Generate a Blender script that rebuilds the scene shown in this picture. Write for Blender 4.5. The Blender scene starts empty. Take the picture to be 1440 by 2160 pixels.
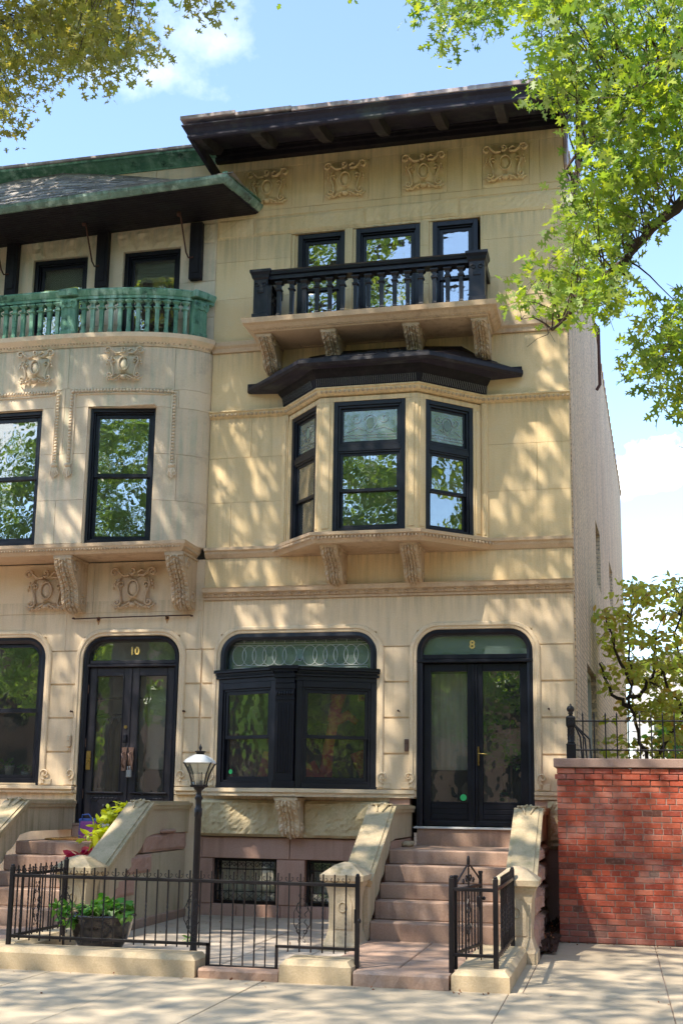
import bpy, math, random
import numpy as np
from mathutils import Vector, Matrix, noise
R = math.radians
random.seed(7)
sc = bpy.context.scene
col = sc.collection

# ------------------------------------------------------------------ camera
cd = bpy.data.cameras.new('camera'); cam = bpy.data.objects.new('camera', cd); col.objects.link(cam)
yaw, pit, rol = R(-12.97), R(10.622), R(0.842)
fwd = Vector((math.sin(yaw)*math.cos(pit), math.cos(yaw)*math.cos(pit), math.sin(pit)))
rt = Vector((math.cos(yaw), -math.sin(yaw), 0)); up = rt.cross(fwd)
r2 = rt*math.cos(rol) + up*math.sin(rol); u2 = up*math.cos(rol) - rt*math.sin(rol)
m = Matrix((r2, u2, -fwd)).transposed().to_4x4(); m.translation = Vector((5.5, -15.4, 1.55))
cam.matrix_world = m
cd.sensor_fit = 'VERTICAL'; cd.sensor_height = 24; cd.lens = 27.755; cd.shift_y = 0.0656
cd.clip_start = 0.05; cd.clip_end = 3000
sc.camera = cam

# ------------------------------------------------------------------ light
SUN = Vector((-0.36, -0.47, 0.80)).normalized()       # towards the sun
w = bpy.data.worlds.new('World'); sc.world = w; w.use_nodes = True
nt = w.node_tree; nt.nodes.clear()
def N(t, **k):
    n = nt.nodes.new(t)
    for a, b in k.items(): setattr(n, a, b)
    return n
out = N('ShaderNodeOutputWorld'); bg = N('ShaderNodeBackground'); sky = N('ShaderNodeTexSky')
sky.sky_type = 'NISHITA'; sky.sun_disc = False
sky.sun_elevation = math.asin(SUN.z); sky.sun_rotation = math.atan2(SUN.x, SUN.y)
sky.air_density = 1.0; sky.dust_density = 0.3; sky.ozone_density = 2.6
tc = N('ShaderNodeTexCoord'); mp = N('ShaderNodeMapping'); mp.inputs['Scale'].default_value = (1.6, 1.6, 4.2)
mp.inputs['Location'].default_value = (0.35, 0.1, 0.62)
nz = N('ShaderNodeTexNoise'); nz.inputs['Scale'].default_value = 1.5; nz.inputs['Detail'].default_value = 9
nz.inputs['Roughness'].default_value = 0.56
nz.inputs['Distortion'].default_value = 0.35
rp = N('ShaderNodeValToRGB'); rp.color_ramp.elements[0].position = 0.66; rp.color_ramp.elements[1].position = 0.85
rp.color_ramp.elements[0].color = (0.03, 0.03, 0.03, 1)
mx = N('ShaderNodeMix', data_type='RGBA'); mx.inputs[7].default_value = (4.6, 4.7, 4.9, 1)
L = nt.links.new
L(tc.outputs['Generated'], mp.inputs[0]); L(mp.outputs[0], nz.inputs['Vector']); L(nz.outputs['Fac'], rp.inputs[0])

def cloud(c, w_, h_, seed, soft=.9):
    sub_ = N('ShaderNodeVectorMath', operation='SUBTRACT'); L(tc.outputs['Generated'], sub_.inputs[0]); sub_.inputs[1].default_value = c
    ml = N('ShaderNodeVectorMath', operation='MULTIPLY'); L(sub_.outputs[0], ml.inputs[0]); ml.inputs[1].default_value = (1/w_, 1/w_, 1/h_)
    ln = N('ShaderNodeVectorMath', operation='LENGTH'); L(ml.outputs[0], ln.inputs[0])
    n2 = N('ShaderNodeTexNoise'); n2.inputs['Scale'].default_value = seed; n2.inputs['Detail'].default_value = 8; n2.inputs['Roughness'].default_value = .6; L(tc.outputs['Generated'], n2.inputs['Vector'])
    a = N('ShaderNodeMath', operation='MULTIPLY_ADD'); L(n2.outputs['Fac'], a.inputs[0]); a.inputs[1].default_value = 3.2; a.inputs[2].default_value = -1.6
    b = N('ShaderNodeMath', operation='SUBTRACT'); L(a.outputs[0], b.inputs[0]); L(ln.outputs['Value'], b.inputs[1])
    r_ = N('ShaderNodeMapRange'); L(b.outputs[0], r_.inputs[0]); r_.inputs[1].default_value = -.95; r_.inputs[2].default_value = -.95+soft; return r_.outputs[0]
acc_ = rp.outputs[0]
for a_ in (((.038, .962, .268), .045, .026, 22, .35), ((.045, .988, .15), .05, .012, 30, 1.2), ((.10, .985, .135), .06, .012, 30, 1.0), ((-.285, .768, .572), .06, .035, 15, 2.4), ((-.33, .768, .548), .07, .02, 17, 2.4), ((-.45, .80, .40), .10, .02, 17, 1.6), ((.28, .9, .3), .10, .05, 15, .5), ((-.75, .6, .28), .16, .07, 9, .6), ((.75, .6, .25), .15, .06, 9, .6), ((-.5, -.8, .3), .2, .08, 8, .6), ((.6, -.75, .3), .2, .08, 8, .6)):
    mm_ = N('ShaderNodeMath', operation='MAXIMUM'); L(acc_, mm_.inputs[0]); L(cloud(*a_), mm_.inputs[1]); acc_ = mm_.outputs[0]
L(acc_, mx.inputs[0]); L(sky.outputs[0], mx.inputs[6]); L(mx.outputs[2], bg.inputs[0]); L(bg.outputs[0], out.inputs[0])
bg.inputs[1].default_value = 0.15
sl = bpy.data.lights.new('sun', 'SUN'); sl.energy = 2.9; sl.angle = R(0.53); sl.color = (1.0, 0.92, 0.78)
so = bpy.data.objects.new('sun', sl); col.objects.link(so); so.rotation_euler = SUN.to_track_quat('Z', 'Y').to_euler()
so.location = SUN*60
sc.view_settings.view_transform = 'Standard'; sc.view_settings.look = 'None'
sc.view_settings.exposure = 1.6; sc.view_settings.gamma = 1; sc.view_settings.use_curve_mapping = False
sc.render.film_transparent = False
sc.cycles.max_bounces = 8; sc.cycles.diffuse_bounces = 4; sc.cycles.transparent_max_bounces = 12
sc.cycles.transmission_bounces = 4; sc.cycles.glossy_bounces = 4

# ------------------------------------------------------------------ materials
def newmat(name):
    m = bpy.data.materials.new(name); m.use_nodes = True; t = m.node_tree; t.nodes.clear()
    return m, t
class G:
    def __init__(s, t): s.t = t
    def n(s, ty, **k):
        x = s.t.nodes.new(ty)
        for a, b in k.items():
            if a.startswith('i_'): x.inputs[a[2:]].default_value = b
            else: setattr(x, a, b)
        return x
    def l(s, a, b): s.t.links.new(a, b)
    def noise(s, vec, scale, detail=5, rough=.6):
        x = s.n('ShaderNodeTexNoise'); x.inputs['Scale'].default_value = scale
        x.inputs['Detail'].default_value = detail; x.inputs['Roughness'].default_value = rough
        s.l(vec, x.inputs['Vector']); return x.outputs['Fac']
    def ramp(s, f, stops):
        x = s.n('ShaderNodeValToRGB'); e = x.color_ramp.elements
        while len(e) < len(stops): e.new(.5)
        for i, (p, c) in enumerate(stops):
            e[i].position = p; e[i].color = tuple(c)+(1,) if len(c) == 3 else c
        s.l(f, x.inputs[0]); return x.outputs[0]
    def mix(s, f, a, b, blend='MIX'):
        x = s.n('ShaderNodeMix', data_type='RGBA', blend_type=blend)
        for v, i in ((f, 0), (a, 6), (b, 7)):
            if isinstance(v, (int, float)): x.inputs[i].default_value = v
            elif isinstance(v, tuple): x.inputs[i].default_value = v+(1,) if len(v) == 3 else v
            else: s.l(v, x.inputs[i])
        return x.outputs[2]
    def scale(s, vec, k):
        x = s.n('ShaderNodeMapping'); x.inputs['Scale'].default_value = k; s.l(vec, x.inputs[0]); return x.outputs[0]
def gr(v): return (v, v, v)
def mat(name, c1, c2=None, rough=.85, sc1=1.3, streak=None, sk=.5, patch=None, pk=.5, psc=2.2, bump=.25, bsc=45, rnd=.0, spec=.3, metal=0., big=0., ledges=(), soot=(.40, .32, .20)):
    m, t = newmat(name); g = G(t)
    pos = g.n('ShaderNodeNewGeometry').outputs['Position']
    c2 = c2 or tuple(x*.8 for x in c1)
    c = g.mix(g.ramp(g.noise(pos, sc1, 6), [(.32, gr(0)), (.68, gr(1))]), c1, c2)
    if patch:
        f = g.ramp(g.noise(g.scale(pos, (1, 1, 1.3)), psc, 7, .65), [(.53, gr(0)), (.68, gr(pk))])
        c = g.mix(f, c, patch)
    if streak:
        f1 = g.noise(g.scale(pos, (9, 9, .55)), 1.0, 5, .6)
        f2 = g.noise(pos, .9, 3)
        mm = g.n('ShaderNodeMath', operation='MULTIPLY'); g.l(g.ramp(f1, [(.47, gr(0)), (.66, gr(1))]), mm.inputs[0])
        g.l(g.ramp(f2, [(.38, gr(0)), (.6, gr(sk))]), mm.inputs[1])
        c = g.mix(mm.outputs[0], c, streak)
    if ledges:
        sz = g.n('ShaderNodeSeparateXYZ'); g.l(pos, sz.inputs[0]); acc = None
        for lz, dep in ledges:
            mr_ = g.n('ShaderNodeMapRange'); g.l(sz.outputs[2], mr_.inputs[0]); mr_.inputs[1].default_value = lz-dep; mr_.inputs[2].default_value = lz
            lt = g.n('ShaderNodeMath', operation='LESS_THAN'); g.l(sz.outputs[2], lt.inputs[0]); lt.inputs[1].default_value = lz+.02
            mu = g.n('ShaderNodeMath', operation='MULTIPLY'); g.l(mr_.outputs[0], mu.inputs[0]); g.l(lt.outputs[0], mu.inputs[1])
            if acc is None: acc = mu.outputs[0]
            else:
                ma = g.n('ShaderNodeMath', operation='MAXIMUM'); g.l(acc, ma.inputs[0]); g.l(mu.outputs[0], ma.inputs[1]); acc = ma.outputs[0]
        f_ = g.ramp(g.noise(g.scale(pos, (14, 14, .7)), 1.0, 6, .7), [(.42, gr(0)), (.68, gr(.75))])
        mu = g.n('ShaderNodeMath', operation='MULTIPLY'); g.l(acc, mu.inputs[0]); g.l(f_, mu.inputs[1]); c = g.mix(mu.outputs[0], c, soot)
    c = g.mix(.35, c, g.ramp(g.noise(pos, 60, 3), [(.3, gr(.25)), (.7, gr(.78))]), 'SOFT_LIGHT')
    if rnd:
        oi = g.n('ShaderNodeObjectInfo')
        hv = g.n('ShaderNodeHueSaturation'); g.l(c, hv.inputs['Color'])
        mr = g.n('ShaderNodeMapRange'); g.l(oi.outputs['Random'], mr.inputs[0])
        mr.inputs[3].default_value = 1-rnd; mr.inputs[4].default_value = 1+rnd; g.l(mr.outputs[0], hv.inputs['Value'])
        c = hv.outputs[0]
    p = g.n('ShaderNodeBsdfPrincipled'); g.l(c, p.inputs['Base Color']); p.inputs['Metallic'].default_value = metal
    p.inputs['Specular IOR Level'].default_value = spec
    rr = g.n('ShaderNodeMapRange'); g.l(g.noise(pos, 7, 4), rr.inputs[0]); rr.inputs[3].default_value = max(0, rough-.12); rr.inputs[4].default_value = min(1, rough+.12)
    g.l(rr.outputs[0], p.inputs['Roughness'])
    if bump:
        b = g.n('ShaderNodeBump'); b.inputs['Strength'].default_value = bump; b.inputs['Distance'].default_value = .01
        g.l(g.noise(pos, bsc, 5, .65), b.inputs['Height'])
        if big:
            b2 = g.n('ShaderNodeBump'); b2.inputs['Strength'].default_value = big; b2.inputs['Distance'].default_value = .05
            g.l(g.noise(pos, 7, 6, .65), b2.inputs['Height']); g.l(b.outputs[0], b2.inputs['Normal']); b = b2
        g.l(b.outputs[0], p.inputs['Normal'])
    o = g.n('ShaderNodeOutputMaterial'); g.l(p.outputs[0], o.inputs[0])
    return m
M = {}
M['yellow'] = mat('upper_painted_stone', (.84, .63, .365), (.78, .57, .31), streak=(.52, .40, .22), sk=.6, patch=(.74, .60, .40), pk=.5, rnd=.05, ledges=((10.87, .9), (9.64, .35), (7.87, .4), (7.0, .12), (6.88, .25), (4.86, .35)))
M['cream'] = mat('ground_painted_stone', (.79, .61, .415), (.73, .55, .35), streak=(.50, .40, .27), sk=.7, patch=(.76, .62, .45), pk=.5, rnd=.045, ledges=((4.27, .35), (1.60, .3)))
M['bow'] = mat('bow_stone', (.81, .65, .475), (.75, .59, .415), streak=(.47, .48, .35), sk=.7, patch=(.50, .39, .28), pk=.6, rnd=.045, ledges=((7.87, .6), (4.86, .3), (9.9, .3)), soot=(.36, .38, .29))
M['trim'] = mat('carved_sandstone', (.60, .46, .31), (.52, .38, .25), streak=(.36, .26, .16), sk=.6, patch=(.36, .25, .16), pk=.7, psc=5, bump=.4, big=.12)
M['pinktrim'] = mat('pink_sandstone', (.64, .48, .32), (.58, .41, .265), streak=(.30, .19, .13), sk=.5, bump=.35, big=.1)
M['rock'] = mat('rock_faced_stone', (.66, .525, .32), (.58, .45, .25), streak=(.33, .25, .13), sk=.5, patch=(.56, .47, .28), pk=.6, psc=3, bump=.5, bsc=30, big=.6)
M['brown'] = mat('brownstone', (.50, .31, .235), (.45, .265, .20), streak=(.27, .15, .11), sk=.5, patch=(.47, .31, .24), pk=.4, bump=.3, rnd=.04)
M['step'] = mat('brownstone_step', (.45, .30, .22), (.39, .25, .18), streak=(.24, .15, .115), sk=.7, patch=(.45, .34, .29), pk=.6, bump=.35, rnd=.05)
M['cheek'] = mat('stoop_stone', (.58, .47, .32), (.50, .39, .26), streak=(.25, .21, .11), sk=.8, patch=(.52, .35, .25), pk=.5, psc=1.3, bump=.35, big=.1)
M['mossy'] = mat('mossy_stone', (.58, .45, .29), (.49, .38, .23), streak=(.27, .22, .12), sk=.8, patch=(.36, .32, .17), pk=.5, psc=3, bump=.45, big=.15)
M['black'] = mat('black_window_paint', (.008, .009, .015), (.005, .005, .010), rough=.36, bump=.12, spec=.38, patch=(.015, .017, .028), pk=.5)
M['blackwood'] = mat('weathered_black_wood', (.009, .008, .012), (.015, .011, .015), rough=.6, bump=.4, streak=(.035, .03, .034), sk=.5, patch=(.03, .038, .034), pk=.4, spec=.25)
M['soffit'] = mat('tarnished_soffit', (.028, .025, .042), (.042, .036, .052), rough=.7, patch=(.085, .10, .085), pk=.6, psc=2.5, streak=(.07, .055, .075), sk=.4, spec=.25)
M['iron'] = mat('black_iron', (.007, .006, .008), (.013, .010, .012), rough=.4, bump=.2, bsc=90, spec=.4, patch=(.028, .016, .018), pk=.4, psc=8)
M['iron_rust'] = mat('rusty_iron', (.10, .04, .028), (.05, .028, .022), rough=.75, bump=.3)
M['green'] = mat('verdigris_copper', (.17, .35, .235), (.085, .21, .145), rough=.65, streak=(.50, .70, .58), sk=.9, patch=(.015, .04, .032), pk=.95, psc=6, bump=.3, sc1=4, spec=.2)
M['gutter'] = mat('streaked_copper_edge', (.20, .32, .26), (.10, .15, .12), rough=.65, streak=(.42, .54, .46), sk=1.0, patch=(.07, .05, .045), pk=.8, psc=6, sc1=4)
M['leadedge'] = mat('worn_metal_edge', (.42, .34, .34), (.28, .21, .22), rough=.5, streak=(.72, .68, .65), sk=1.0, sc1=3)
M['slate'] = mat('roof_slate', (.30, .27, .25), (.19, .175, .165), rough=.75, patch=(.48, .43, .38), pk=.7, psc=5, bump=.5, rnd=.35)
M['tar'] = mat('black_slate', (.013, .011, .016), (.024, .019, .025), rough=.5, patch=(.07, .06, .068), pk=.5, psc=7, bump=.5, rnd=.2)
M['brick'] = None
M['mortar'] = mat('mortar', (.40, .30, .25), (.24, .16, .13), bump=.5, bsc=70)
M['cap'] = mat('wall_coping', (.36, .245, .20), (.28, .18, .15), patch=(.42, .33, .29), pk=.5, bump=.5, bsc=60)
M['walk'] = None
M['court'] = mat('areaway_flagstone', (.54, .45, .36), (.45, .36, .28), patch=(.33, .24, .18), pk=.6, psc=3, bump=.35, rnd=.05)
M['curb'] = mat('painted_curb', (.55, .43, .28), (.50, .385, .24), patch=(.40, .31, .19), pk=.5, psc=6, bump=.4, bsc=50)
M['side'] = None
M['asphalt'] = mat('asphalt', (.13, .125, .12), (.10, .098, .095), bump=.5, bsc=80)
M['brass'] = mat('brass', (.55, .38, .12), (.42, .28, .09), rough=.3, metal=1, bump=0)
M['gold'] = mat('gold_leaf_numeral', (.70, .52, .16), (.6, .42, .12), rough=.4, bump=0)
M['copper'] = mat('brown_bronze', (.24, .145, .11), (.16, .10, .08), rough=.45, metal=.6, bump=.3)
M['white'] = mat('white_paint', (.72, .71, .68), (.65, .63, .6), rough=.6, bump=.1)
M['purple'] = mat('door_paint', (.022, .018, .025), (.015, .013, .018), rough=.42, bump=.15, spec=.5, patch=(.06, .052, .064), pk=.4)
M['room'] = mat('room_plaster', (.42, .38, .32), (.36, .32, .27), bump=.05)
M['roomdark'] = mat('dark_panelling', (.06, .035, .025), (.035, .02, .015), bump=.1)
M['roompale'] = mat('pale_plaster', (.88, .80, .68), (.84, .75, .62), bump=.05)
M['bark'] = mat('bark', (.11, .085, .062), (.05, .038, .028), rough=.95, bump=1.0, bsc=18, big=.8, sc1=5)
M['twig'] = mat('twig_bark', (.095, .065, .05), (.05, .035, .03), rough=.9, bump=.3)
M['soil'] = mat('soil_and_mulch', (.07, .035, .022), (.03, .018, .012), bump=1, bsc=40)
M['shade'] = mat('window_shade', (.66, .70, .55), (.60, .64, .50), bump=.05)
M['red'] = mat('red_cloth', (.82, .16, .12), (.62, .09, .07), bump=.2)
M['green_dot'] = mat('green_sticker', (.05, .52, .17), (.05, .48, .15), bump=0, rough=.5)
M['grey'] = mat('grey_metal', (.42, .42, .41), (.35, .35, .35), rough=.4, metal=.5, bump=.05)
M['jar'] = mat('black_glaze', (.012, .011, .012), (.03, .022, .02), rough=.12, spec=.8, bump=.05)
M['facade_far'] = mat('far_brick', (.16, .09, .065), (.12, .07, .05), bump=.2)
M['far_pale'] = mat('far_render', (.68, .63, .56), (.6, .55, .48), bump=.1)
def brickmat():
    m, t = newmat('red_brick'); g = G(t)
    pos = g.n('ShaderNodeNewGeometry').outputs['Position']; oi = g.n('ShaderNodeObjectInfo').outputs['Random']
    c = g.ramp(oi, [(0, (.085, .042, .034)), (.03, (.15, .06, .04)), (.07, (.27, .048, .030)), (.45, (.41, .078, .040)), (.8, (.47, .100, .050)), (1, (.50, .16, .10))])
    c = g.mix(g.ramp(g.noise(pos, 2.0, 6), [(.45, gr(0)), (.72, gr(.6))]), c, (.16, .045, .032))
    c = g.mix(g.ramp(g.noise(pos, 38, 5), [(.52, gr(0)), (.72, gr(.45))]), c, (.50, .28, .22))
    c = g.mix(g.ramp(g.noise(g.scale(pos, (1, 1, 2.2)), 1.6, 6), [(.52, gr(0)), (.66, gr(.30))]), c, (.55, .40, .34))
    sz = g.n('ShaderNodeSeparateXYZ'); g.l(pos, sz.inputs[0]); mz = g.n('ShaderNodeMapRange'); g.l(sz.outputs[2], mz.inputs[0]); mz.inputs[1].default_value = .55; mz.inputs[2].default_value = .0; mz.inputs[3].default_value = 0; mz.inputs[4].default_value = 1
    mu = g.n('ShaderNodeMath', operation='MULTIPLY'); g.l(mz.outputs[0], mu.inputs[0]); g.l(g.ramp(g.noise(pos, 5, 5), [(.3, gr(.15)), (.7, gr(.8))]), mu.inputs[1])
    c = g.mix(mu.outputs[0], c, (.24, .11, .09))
    p = g.n('ShaderNodeBsdfPrincipled'); g.l(c, p.inputs['Base Color']); p.inputs['Roughness'].default_value = .8
    p.inputs['Specular IOR Level'].default_value = .25
    b = g.n('ShaderNodeBump'); b.inputs['Strength'].default_value = .5; b.inputs['Distance'].default_value = .008
    g.l(g.noise(pos, 60, 6, .7), b.inputs['Height']); g.l(b.outputs[0], p.inputs['Normal'])
    o = g.n('ShaderNodeOutputMaterial'); g.l(p.outputs[0], o.inputs[0]); return m
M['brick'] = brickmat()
def sidemat():
    m, t = newmat('painted_side_brick'); g = G(t)
    pos = g.n('ShaderNodeNewGeometry').outputs['Position']
    cx = g.n('ShaderNodeSeparateXYZ'); g.l(pos, cx.inputs[0]); cb = g.n('ShaderNodeCombineXYZ')
    g.l(cx.outputs[1], cb.inputs[0]); g.l(cx.outputs[2], cb.inputs[1])
    bt = g.n('ShaderNodeTexBrick'); g.l(cb.outputs[0], bt.inputs['Vector'])
    for k, v in (('Scale', 1), ('Brick Width', .215), ('Row Height', .072), ('Mortar Size', .009), ('Mortar Smooth', .4)): bt.inputs[k].default_value = v
    c = g.mix(g.ramp(g.noise(pos, .7, 6), [(.3, gr(0)), (.7, gr(1))]), (.86, .62, .40), (.92, .70, .47))
    f = g.ramp(g.noise(g.scale(pos, (7, 7, .35)), 1, 6), [(.48, gr(0)), (.66, gr(.75))]); c = g.mix(f, c, (.42, .32, .26))
    c = g.mix(g.ramp(g.noise(pos, 24, 5), [(.52, gr(0)), (.60, gr(.85))]), c, (.36, .26, .19))
    mm = g.n('ShaderNodeMath', operation='MULTIPLY'); g.l(bt.outputs['Fac'], mm.inputs[0]); mm.inputs[1].default_value = .55
    c = g.mix(mm.outputs[0], c, (.30, .23, .19))
    p = g.n('ShaderNodeBsdfPrincipled'); g.l(c, p.inputs['Base Color']); p.inputs['Roughness'].default_value = .85; p.inputs['Specular IOR Level'].default_value = .2
    b = g.n('ShaderNodeBump', invert=True); b.inputs['Strength'].default_value = .7; b.inputs['Distance'].default_value = .012
    g.l(bt.outputs['Fac'], b.inputs['Height'])
    b2 = g.n('ShaderNodeBump'); b2.inputs['Strength'].default_value = .6; b2.inputs['Distance'].default_value = .015
    g.l(g.noise(pos, 28, 6, .7), b2.inputs['Height']); g.l(b.outputs[0], b2.inputs['Normal'])
    g.l(b2.outputs[0], p.inputs['Normal'])
    o = g.n('ShaderNodeOutputMaterial'); g.l(p.outputs[0], o.inputs[0]); return m
M['side'] = sidemat()
def walkmat():
    m, t = newmat('concrete_paving'); g = G(t)
    pos = g.n('ShaderNodeNewGeometry').outputs['Position']
    c = g.mix(g.ramp(g.noise(pos, 1.1, 7), [(.35, gr(0)), (.65, gr(1))]), (.53, .435, .315), (.47, .38, .27))
    c = g.mix(g.ramp(g.noise(pos, 4.5, 6, .7), [(.52, gr(0)), (.7, gr(.5))]), c, (.38, .30, .215))
    c = g.mix(g.ramp(g.noise(pos, 85, 3), [(.56, gr(0)), (.70, gr(.5))]), c, (.36, .29, .22))
    v = g.n('ShaderNodeTexVoronoi'); v.inputs['Scale'].default_value = 2.6; g.l(pos, v.inputs['Vector'])
    c = g.mix(g.ramp(v.outputs['Distance'], [(.03, gr(.65)), (.055, gr(0))]), c, (.20, .17, .14))
    oi = g.n('ShaderNodeObjectInfo'); hv = g.n('ShaderNodeHueSaturation'); g.l(c, hv.inputs['Color']); mr = g.n('ShaderNodeMapRange'); g.l(oi.outputs['Random'], mr.inputs[0]); mr.inputs[3].default_value = .94; mr.inputs[4].default_value = 1.05; g.l(mr.outputs[0], hv.inputs['Value'])
    p = g.n('ShaderNodeBsdfPrincipled'); g.l(hv.outputs[0], p.inputs['Base Color']); p.inputs['Roughness'].default_value = .85; p.inputs['Specular IOR Level'].default_value = .2
    b = g.n('ShaderNodeBump'); b.inputs['Strength'].default_value = .4; b.inputs['Distance'].default_value = .006
    g.l(g.noise(pos, 60, 5), b.inputs['Height']); g.l(b.outputs[0], p.inputs['Normal'])
    o = g.n('ShaderNodeOutputMaterial'); g.l(p.outputs[0], o.inputs[0]); return m
M['walk'] = walkmat()
def glassmat(name, fac, tint=(1, 1, 1), wav=.0, rough=0.0, bright_mix=.03, bright_col=(.5, .5, .46)):
    m, t = newmat(name); g = G(t)
    pos = g.n('ShaderNodeNewGeometry').outputs['Position']
    a = g.n('ShaderNodeBsdfTransparent'); a.inputs[0].default_value = tint+(1,)
    b = g.n('ShaderNodeBsdfGlossy'); b.inputs['Roughness'].default_value = rough; b.inputs['Color'].default_value = (.93, .96, .95, 1)
    fr = g.n('ShaderNodeFresnel'); fr.inputs[0].default_value = 1.5
    ad = g.n('ShaderNodeMath', operation='ADD', use_clamp=True); g.l(fr.outputs[0], ad.inputs[0]); ad.inputs[1].default_value = fac
    if wav:
        bp = g.n('ShaderNodeBump'); bp.inputs['Strength'].default_value = wav; bp.inputs['Distance'].default_value = .02
        g.l(g.noise(pos, 3.2, 2), bp.inputs['Height']); g.l(bp.outputs[0], b.inputs['Normal'])
    x = g.n('ShaderNodeMixShader'); g.l(ad.outputs[0], x.inputs[0]); g.l(a.outputs[0], x.inputs[1]); g.l(b.outputs[0], x.inputs[2])
    df = g.n('ShaderNodeBsdfDiffuse'); df.inputs[0].default_value = bright_col+(1,); y = g.n('ShaderNodeMixShader'); y.inputs[0].default_value = bright_mix; g.l(x.outputs[0], y.inputs[1]); g.l(df.outputs[0], y.inputs[2]); x = y  # diffuse share paints in brightness where the panes' reflections fall short
    o = g.n('ShaderNodeOutputMaterial'); g.l(x.outputs[0], o.inputs[0]); return m
M['glass'] = glassmat('window_glass', .22, (.86, .89, .87), .16)
M['glassbay'] = glassmat('bay_glass', .12, (.9, .9, .88), .3)
M['glassclear'] = glassmat('clear_glass', .13, (.9, .93, .92), .08)
M['stained'] = glassmat('stained_glass', .22, (.42, .50, .46), .35, .12, .22, (.42, .56, .52))
M['lampglass'] = glassmat('lamp_glass', .08, (.95, .94, .9))
def leafmat(name, cols, tr=.5, spec=.4):
    m, t = newmat(name); g = G(t)
    geo = g.n('ShaderNodeNewGeometry')
    k = len(cols)
    c = g.ramp(geo.outputs['Random Per Island'], [(i/(k-1), cc) for i, cc in enumerate(cols)])
    c = g.mix(g.ramp(g.noise(geo.outputs['Position'], 1.1, 3), [(.35, gr(.0)), (.65, gr(.4))]), c, tuple(x*.72 for x in cols[k//2]))
    p = g.n('ShaderNodeBsdfPrincipled'); g.l(c, p.inputs['Base Color']); p.inputs['Roughness'].default_value = .42; p.inputs['Specular IOR Level'].default_value = spec
    tl = g.n('ShaderNodeBsdfTranslucent')
    hv = g.n('ShaderNodeHueSaturation'); hv.inputs['Saturation'].default_value = 1.15; hv.inputs['Value'].default_value = 1.9; hv.inputs['Hue'].default_value = .485; g.l(c, hv.inputs['Color']); g.l(hv.outputs[0], tl.inputs[0])
    x = g.n('ShaderNodeMixShader'); x.inputs[0].default_value = tr; g.l(p.outputs[0], x.inputs[1]); g.l(tl.outputs[0], x.inputs[2])
    o = g.n('ShaderNodeOutputMaterial'); g.l(x.outputs[0], o.inputs[0]); return m
M['oak'] = leafmat('oak_leaves', [(.10, .19, .04), (.16, .26, .05), (.22, .33, .055), (.34, .40, .07), (.08, .17, .05), (.25, .30, .10)], .48)
M['oak_far'] = leafmat('pale_oak_leaves', [(.18, .20, .05), (.24, .25, .06), (.32, .29, .07), (.18, .19, .08)], .5)
M['dogleaf'] = leafmat('dogwood_leaves', [(.36, .46, .08), (.44, .50, .11), (.54, .50, .13), (.30, .42, .10), (.54, .36, .12)], .55)
M['dark_leaf'] = leafmat('dark_foliage', [(.11, .20, .04), (.17, .27, .055), (.23, .34, .07), (.12, .21, .05)], .4)
M['ivy'] = leafmat('ivy_leaves', [(.04, .16, .03), (.07, .24, .04), (.16, .36, .06), (.30, .42, .14), (.05, .18, .05)], .35)
M['lime'] = leafmat('lime_coleus', [(.38, .48, .03), (.50, .58, .05), (.44, .50, .03), (.55, .60, .10)], .35)
M['redleaf'] = leafmat('red_coleus', [(.45, .03, .05), (.30, .02, .04), (.55, .10, .10)], .3)
M['dead'] = leafmat('brown_dead_leaves', [(.20, .09, .04), (.28, .13, .06), (.15, .06, .03)], .2)

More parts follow.
